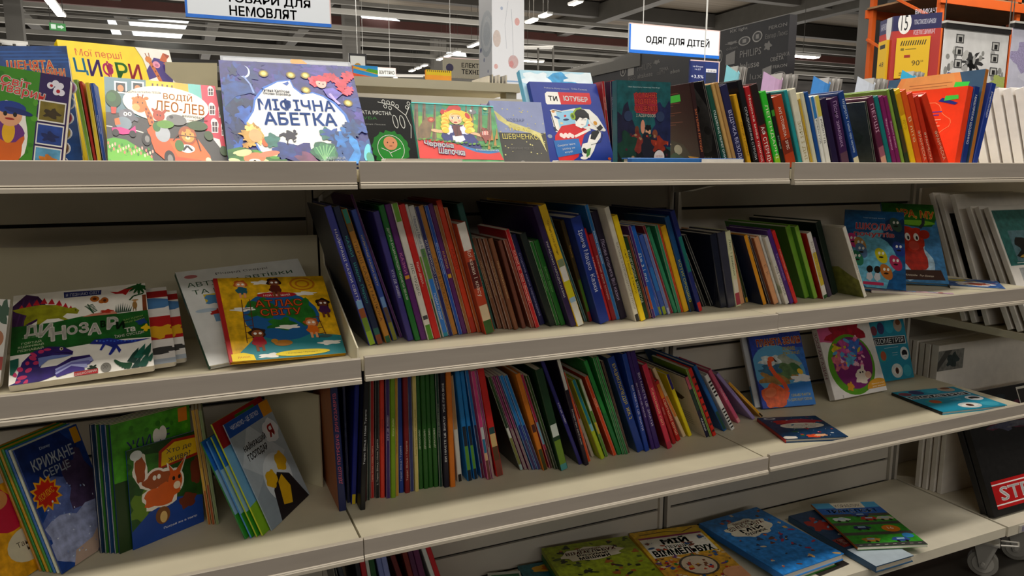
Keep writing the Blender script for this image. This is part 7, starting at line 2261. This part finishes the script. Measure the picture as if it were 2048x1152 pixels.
# ------------------------------------------------------------------ hanging signs (plane across the aisle)
def sign(label, tl, br, Y, lines, edge='1f78d0', face='d4dae0', h=None, sides='lb', extra=None, tc='1c2226', hang=6.5, bot=None):
    a, c = onY(*tl, Y), onY(*br, Y)
    wd = c.x - a.x
    zb = c.z if bot is None else bot
    ht = (a.z - zb) if h is None else h
    root = empty('hanging_sign', (a.x, Y, zb))
    mb = MB()
    mb.box((0, 0, 0), (wd, .025, ht), M(face, .4))
    ar = Art(mb, lambda u, v, o: (u * wd, -o, v * ht), wd, ht)
    b_ = .035 * min(1, ht / .5)
    ar.R(0, 0, 1, b_ * 1.6 / ht, edge); ar.R(0, 0, b_ / wd, 1, edge); ar.R(0, 1 - b_ * .5 / ht, 1, 1, 'd8c0bc'); ar.R(1 - b_ * .6 / wd, b_ * 1.6 / ht, 1, 1, 'd8c0bc')
    for cx, cy, hh, t, w_ in lines:
        ar.T(cx, cy, hh, t, tc, w_, bold=.03)
    if extra:
        extra(ar)
    mb.build('panel', root)
    mb = MB()
    for u in (.15, .85) if wd > .5 else (.5,):
        mb.bar((wd * u, .012, ht), (wd * u, .012, hang - zb), .006, M('b8b8b4', .4), 6)
    mb.build('hanging_rod', root)
    return tag(root, label, 'sign')


sign('white hanging sign with blue edge and two lines of capitals, cut by the top', (367, -32), (663, 55), 5.0, [(.56, .68, .30, 'ТОВАРИ ДЛЯ', .58), (.52, .31, .31, 'НЕМОВЛЯТ', .46)])
sign('white hanging sign with blue edge and one line of black capitals, near the black wall', (1259, 45), (1438, 118), 8.0, [(.53, .50, .33, 'ОДЯГ ДЛЯ ДІТЕЙ', .70)])
sign('cream department sign with a violet dot and two lines of capitals, behind the pillar', (886, 114), (985, 160), 15.0, [(.62, .66, .22, 'ЕЛЕКТРО', .5), (.62, .34, .22, 'ТЕХНІКА', .5)], edge='d8d0b8', face='cfc8ae', extra=lambda a: a.E(.13, .5, .075, .2, '3a2a6a'), tc='26241e')
sign('far white sign ending in two capitals, above the rear board', (715, 132), (792, 153), 20.0, [(.76, .42, .4, 'ВЗУТТЯКО', .4)], edge='c8d4dc', face='d4d6d0', tc='3a3a3a')
sign('black framed small sign with a gold dot, beyond the large blue title book', (697, 106), (734, 156), 17.0, [], edge='15151a', face='c0c2be', extra=lambda a: (a.R(0, .9, 1, 1, '15151a'), a.R(.92, 0, 1, 1, '15151a'), a.E(.5, .45, .2, .16, 'a8842a')))
sign('navy hanging offer board with white plus figure, under the white clothing sign', (1381, 119), (1437, 180), 7.4, [], edge='1c2f6a', face='1f2a5e', extra=lambda a: (a.R(.5, .1, .96, .96, '2a3f7a'), a.R(.54, .6, .9, .72, 'd0d0d4'), a.R(.54, .2, .9, .58, '3a4050'), a.T(.26, .78, .06, 'на більше', 'd8dcec', .34), a.T(.26, .68, .06, 'на ДТ', 'd8dcec', .2), a.T(.25, .42, .12, '+3,5%', 'e8ecf4', .42), a.T(.72, .65, .06, '***', '26262a', .3)))

# white printed pillar
c0 = atD(985, 334, 12.2)
wd = .56
zt_ = 6.55
mb = MB()
mb.box((c0.x, c0.y, 0), (c0.x + wd, c0.y + wd, zt_), M('f2f5fa', .5))
fa = Art(mb, lambda u, v, o: (c0.x + u * wd, c0.y - o, v * zt_), wd, zt_)
lo = (onY(1000, 160, c0.y).z) / zt_
hi = (onY(1000, 0, c0.y).z) / zt_
V = lambda t: lo + (hi - lo) * t
fa.R(0, V(-.02), 1, V(.0), 'a8c4e4'); fa.E(.66, V(.24), .16, .016, 'dcc0c0'); fa.B(.6, V(.21), .07, .008, 'e0a0a0', .1); fa.E(.15, V(.52), .12, .02, 'dccfc8'); fa.E(.78, V(.75), .08, .009, 'e8b8b4'); fa.E(.12, V(.17), .06, .006, 'e8c0bc')
fa.L([(.66, V(.3)), (.64, V(.6)), (.6, V(.9))], .0012, 'c8ccd4'); fa.L([(.45, V(.4)), (.4, V(.7)), (.5, V(1.0))], .0012, 'd0d4dc'); fa.E(.3, V(.9), .04, .004, 'b8c4dc')
ga = Art(mb, lambda u, v, o: (c0.x - o, c0.y + (1 - u) * wd, v * zt_), wd, zt_)
for i in range(3):
    ga.E(.6, V(.6), .5 - .12 * i, .055 - .013 * i, ['d4dce4', 'e8eef4', 'd8e0e8'][i])
ga.E(.15, V(.42), .06, .006, '4a5a9a'); ga.E(.4, V(.28), .05, .005, 'a8b0d0'); ga.E(.7, V(.12), .04, .004, 'a8b0d0'); ga.R(0, V(-.02), 1, V(.0), 'a8c4e4')
struct(mb.build('pillar'))

# black wall of lamp makers' marks, running away from the viewer
XW = 8.6
p0, p1 = onX(1580, 28, XW), onX(1104, 110, XW)
mb = MB()
mb.box((XW, p0.y, 0), (XW + .15, p1.y, p0.z), M('262629', .55, .08, 2))
mb.box((XW - .02, p0.y + 4.0, p0.z - .28), (XW - .001, p1.y, p0.z), M('5a5852', .6, .05, 2))
wl = p1.y - p0.y
wa = Art(mb, lambda u, v, o: (XW - .003 - o, p1.y - u * wl, v * p0.z), wl, p0.z)
G = ['8f8d8a', 'a09e9a', '7d7b78']


def wuv(px, y):
    q = onX(px, y, XW)
    return (p1.y - q.y) / wl, q.z / p0.z


def wsize(px, y, w_, h_):
    return abs(wuv(px + w_ / 2, y)[0] - wuv(px - w_ / 2, y)[0]), abs(wuv(px, y - h_ / 2)[1] - wuv(px, y + h_ / 2)[1])


for i, (t, px, y, w_, h_) in enumerate((('PHILIPS', 1501, 105, 42, 14), ('altalusse', 1496, 130, 44, 13), ('lux', 1512, 152, 24, 12), ('ТОЧКА', 1566, 109, 26, 8), ('СВЕТА', 1554, 117, 26, 8), ('Евпар Люкс', 1553, 70, 44, 12), ('EGLO', 1461, 137, 18, 9), ('КК light', 1478, 60, 34, 8), ('odeon', 1464, 96, 22, 6), ('FERON', 1556, 52, 36, 7),
                                    ('FERON', 1560, 132, 28, 6), ('PHILIPS', 1289, 134, 28, 11), ('altalusse', 1290, 150, 30, 9), ('ТОЧКА', 1328, 138, 18, 7), ('СВЕТА', 1322, 146, 16, 6), ('КРОСС', 1212, 132, 22, 8), ('Евпар Люкс', 1160, 134, 34, 8), ('EGLO', 1264, 156, 14, 7), ('lux', 1180, 152, 20, 7), ('odeon', 1350, 142, 18, 8))):
    u, v = wuv(px, y)
    du, dv_ = wsize(px, y, w_, h_)
    wa.T(u, v, dv_, t, G[i % 3], du)
for i, (k, px, y, w_, h_) in enumerate((('q', 1461, 116, 18, 26), ('o', 1515, 73, 20, 22), ('o', 1489, 82, 24, 18), ('b', 1536, 92, 14, 16), ('o', 1440, 113, 10, 26), ('o', 1558, 148, 24, 9), ('q', 1534, 143, 18, 22), ('q', 1262, 141, 12, 20), ('o', 1246, 143, 11, 20), ('b', 1314, 124, 12, 8), ('b', 1186, 136, 14, 10), ('o', 1120, 140, 12, 10), ('b', 1140, 150, 16, 10), ('b', 1464, 86, 22, 6))):
    u, v = wuv(px, y)
    du, dv_ = wsize(px, y, w_, h_)
    if k == 'q':
        wa.P([(u - du / 2, v - dv_ / 2), (u + du / 2, v - dv_ / 2), (u + du / 2, v + dv_ / 2), (u - du / 2, v + dv_ * .3)], G[i % 3])
    elif k == 'o':
        wa.E(u, v, du / 2, dv_ / 2, G[1]); wa.E(u, v, du * .4, dv_ * .4, '2a2a2c'); wa.R(u - du * .15, v - dv_ * .2, u + du * .15, v + dv_ * .2, G[0])
    else:
        wa.B(u, v, du / 2, dv_ / 2, G[2], .25)
struct(mb.build('wall_partition'))

# grey stone partition, lower
mb = MB()
p0, p1 = onY(1540, 150, 10.0), onY(1768, 175, 10.0)
mb.box((p0.x, 10.0, 0), (p1.x, 10.2, p1.z + .05), M('4a4846', .8, .4, 3.0, bump=.6, stretch=(.6, 1, 3)))
mb.box((p0.x, 9.96, p1.z + .05), (p1.x, 10.24, p1.z + .1), M('5c5a56', .6))
struct(mb.build('wall_stone'))
# dim display racks under the hall, far behind
for n, (px0, px1, y0, y1, d, lab) in enumerate(((1046, 1106, 95, 165, 22, 'far white shelving rack seen between the printed pillar and the black wall'), (735, 960, 150, 172, 24, 'far low rack of dim goods behind the rear board'), (0, 60, 84, 130, 18, 'far grey rack at the left edge behind the blue board book'))):
    a, c = atD(px0, y0, d), atD(px1, y1, d)
    root = empty('display_rack', (a.x, a.y, 0))
    dx = c - a
    L_ = Vector((dx.x, dx.y, 0))
    top_ = a.z
    nsh = 7
    for i in range(nsh):
        zz = .3 + (top_ - .3) * i / (nsh - 1)
        mb = MB()
        mb.beam((0, 0, zz), (L_.x, L_.y, zz), .4, .04, M('c8c6c0', .5))
        mb.build('shelf_board', root)
    mb = MB()
    for f in (0, .5, 1):
        mb.bar((L_.x * f, L_.y * f, 0), (L_.x * f, L_.y * f, top_), .03, DSTEEL, 6)
    mb.build('upright', root)
    tag(root, lab, 'rack')

# red and navy end panel with yellow price plates
e0 = atD(1783, 95, 6.2)
e0.z = EYE


def along(o, az, px):
    """the point on the level line from o in the direction az that is seen at px"""
    d = Vector((math.sin(R(az)), math.cos(R(az)), 0))
    r_ = ray(px, 95)
    t_ = (o.x * d.y - o.y * d.x) / (r_.x * d.y - r_.y * d.x)
    return Vector((r_.x * t_, r_.y * t_, 0))


e1 = along(e0, 142, 1879)
e2 = along(e0, 24, 1757)
f0 = Vector((e0.x, e0.y, 0))
W_, dp = (e1 - f0).length, (e2 - f0).length
ux = (e1 - f0).normalized()
uy = Vector((-ux.y, ux.x, 0))
sx = (f0 - e2).normalized()                      # along the narrow face, toward its near corner
sn = Vector((sx.y, -sx.x, 0))
ztop = onP(1783, 33, e0, uy).z
root = empty('price_display', (0, 0, 0))
mb = MB()
e3 = e2 + (e1 - f0)
mb.prism([(q.x, q.y) for q in (f0, e1, e3, e2)], lambda u, v, d: (u, v, d), 0, ztop, M('b02a22', .5, .04, 3))


def FR(u, v, o):
    q = f0 + ux * u - uy * o
    return (q.x, q.y, v)


def SD(u, v, o):
    q = e2 + sx * u + sn * o
    return (q.x, q.y, v)


def slab(fn, u0, u1, v0, v1, o0, o1, mat):
    m2 = MB()
    m2.raw([fn(u0, v0, o0), fn(u1, v0, o0), fn(u1, v1, o0), fn(u0, v1, o0), fn(u0, v0, o1), fn(u1, v0, o1), fn(u1, v1, o1), fn(u0, v1, o1)],
           [(0, 3, 2, 1), (4, 5, 6, 7), (0, 1, 5, 4), (1, 2, 6, 5), (2, 3, 7, 6), (3, 0, 4, 7)], mat)
    return m2


zn = onP(1783, 63, e0, uy).z
for fn, ww in ((lambda u, v, o: FR(u * W_, v * ztop, o), W_), (lambda u, v, o: SD(u * dp, v * ztop, o), dp)):
    a = Art(mb, fn, ww, ztop)
    a.R(0, zn / ztop, 1, 1, '2a2862')
    yc = (zn + ztop) / 2 / ztop
    if ww == W_:
        a.E(.24, yc, .14, .065 * W_ / .6, 'ecebe8'); a.T(.24, yc, .045, '15', '1c1c20', .14)
        for i, t in enumerate(('ВИМИКАЧІ', 'ПЛАСТИКОВІ КАРНИЗИ', 'РОЗЕТКИ І ВИМИКАЧІ')):
            a.T(.66, yc + .03 - .03 * i, .014, t, 'd8d8e4', .44)
    else:
        a.E(.7, yc, .2, .05, 'd8d8d8'); a.T(.3, yc, .02, 'КАРНИЗИ', 'c8c8d4', .4)
mb.build('end_panel', root)
zy1, zy0 = onP(1783, 78, e0, uy).z, onP(1783, 158, e0, uy).z
mb = slab(FR, W_ * .1, W_ * .8, zy0, zy1, .002, .02, M('e0b414', .5))
a = Art(mb, lambda u, v, o: FR(W_ * .1 + W_ * .7 * u, zy0 + (zy1 - zy0) * v, .02 + o), W_ * .7, zy1 - zy0)
for i in range(11):
    a.P([(.12 + .07 * i, .8), (.15 + .07 * i, .8), (.19 + .07 * i, .92), (.16 + .07 * i, .92)], '2a2418')
a.R(.14, .68, .24, .74, '8a7a20'); a.R(.28, .7, .6, .72, '8a7a20'); a.R(.26, .5, .44, .57, 'b0402a'); a.T(.62, .36, .13, '90', '2a1c1c', .24); a.T(.8, .4, .05, '50', '2a1c1c', .08); a.R(.14, .12, .8, .14, '7a6a18'); a.R(.14, .07, .7, .09, '7a6a18')
mb.build('price_plate', root)
mb = slab(SD, dp * .2, dp * .85, zy0, zy1, .002, .02, M('e0b414', .5))
a = Art(mb, lambda u, v, o: SD(dp * (.2 + .65 * u), zy0 + (zy1 - zy0) * v, .02 + o), dp * .65, zy1 - zy0)
a.R(.2, .8, .8, .9, '2a2418'); a.T(.5, .4, .12, '48', '2a1c1c', .5)
mb.build('price_plate', root)
zk1 = onP(1783, 166, e0, uy).z
mb = slab(FR, W_ * .02, W_ * .95, .9, zk1, .0215, .03, M('c03024', .5))
a = Art(mb, lambda u, v, o: FR(W_ * (.02 + .93 * u), .9 + (zk1 - .9) * v, .03 + o), W_ * .9, zk1 - .9)
a.T(.3, .86, .1, 'КРАЩА', 'f0e4e0', .4)
mb.build('price_plate', root)
tag(root, 'red end panel with a navy header, number badge and yellow price plates', 'sign')

# orange pallet racking
OR = M('c8581c', .5, .06, 4)
root = empty('pallet_rack', (0, 0, 0))
YR = 6.6
mb = MB()
for px in (1878, 2030, 2160):
    p = onY(px, 100, YR)
    for dy in (0, 1.0):
        mb.box((p.x - .035, YR + dy, 0), (p.x + .035, YR + dy + .06, 5.2), OR)
mb.build('upright', root)
for y in (8, -60):
    p = onY(1960, y, YR)
    mb = MB()
    x0, x1 = onY(1878, 0, YR).x, onY(2160, 0, YR).x
    mb.box((x0, YR - .03, p.z - .05), (x1, YR - .001, p.z + .06), OR)
    mb.box((x0, YR + 1.061, p.z - .05), (x1, YR + 1.09, p.z + .06), OR)
    mb.box((x0, YR - .0, p.z + .061), (x1, YR + 1.06, p.z + .085), M('8a6a4a', .7, .15, 4))
    mb.build('load_beam', root)
mb = MB()
p = onY(1878, 2, YR)
for k2 in range(4):
    mb.beam((p.x, YR + .03, 2.4 + .7 * k2), (p.x, YR + 1.03, 3.0 + .7 * k2), .03, .03, OR)
mb.build('brace', root)
tag(root, 'orange steel pallet racking behind the red end panel', 'rack')
b_ = onY(1895, 30, YR + .3)
mb = MB(); mb.box((b_.x - .1, YR + .2, onY(1960, 8, YR).z + .086), (b_.x + .16, YR + .5, onY(1960, 8, YR).z + .34), M('b0a088', .7, .1, 5))
tag(mb.build('cardboard_box'), 'pale carton standing on the orange racking beam', 'box')
YP = 5.9
# printed roller blinds on a dark rail
for n, (xa, xb, lab) in enumerate(((1890, 2020, 'white printed wall blind with a grey ink drawing of a room, beside the red panel'), (2026, 2150, 'pale lilac printed wall blind cut by the picture edge, next to the ink drawing blind'))):
    a0, a1 = onY(xa, 55, YP), onY(xb, 55, YP)
    z1, z0 = a0.z, onY(xa, 195, YP).z
    w2 = a1.x - a0.x
    root = empty('printed_blind', (a0.x, YP, z0))
    mb = MB()
    mb.box((0, 0, 0), (w2, .006, z1 - z0), M('dcdcda' if n == 0 else 'c8c8d8', .6, .08, 8))
    a = Art(mb, lambda u, v, o: (u * w2, -o, v * (z1 - z0)), w2, z1 - z0)
    a.rng.seed(5 + n)
    if n == 0:
        a.B(.45, .55, .16, .12, '4a4a4a', .4, 30, 9); a.B(.45, .5, .06, .07, '1c1c1c', .3); a.dots(26, .05, .3, .95, .7, ['b8b8b6', '8a8a88', 'c8c8c4', 'a0a09c'], .02, .05)
        for u, v in ((.24, .86), (.24, .68), (.24, .5), (.8, .8), (.8, .62), (.8, .42)):
            a.R(u - .06, v - .06, u + .06, v + .07, '5a5a5a'); a.R(u - .045, v - .045, u + .045, v + .055, 'c8c8c4'); a.R(u - .02, v - .04, u + .03, v + .03, '3a3a3a')
        a.B(.14, .3, .12, .06, '2a5aa0', .2); a.B(.9, .26, .12, .12, 'b8c478', .2); a.B(.5, .2, .4, .06, 'b0b0ae', .2)
    else:
        a.B(.3, .6, .3, .2, 'b0a8c8', .2, pt=True); a.B(.5, .3, .3, .14, 'd8d8e4', .2)
    mb.build('blind_sheet', root)
    mb = MB(); mb.box((-.006, -.02, z1 - z0), (w2 + .006, .04, z1 - z0 + .05), M('1c1a1a', .5)); mb.box((-.006, -.022, z1 - z0 + .051), (w2 + .006, .04, z1 - z0 + .075), M('b8b6b0', .4))
    for u in (0, w2):
        mb.bar((u, .01, z1 - z0 + .07), (u, .01, 6.5 - z0), .006, DSTEEL, 6)
    mb.build('top_rail', root)
    tag(root, lab, 'blind')
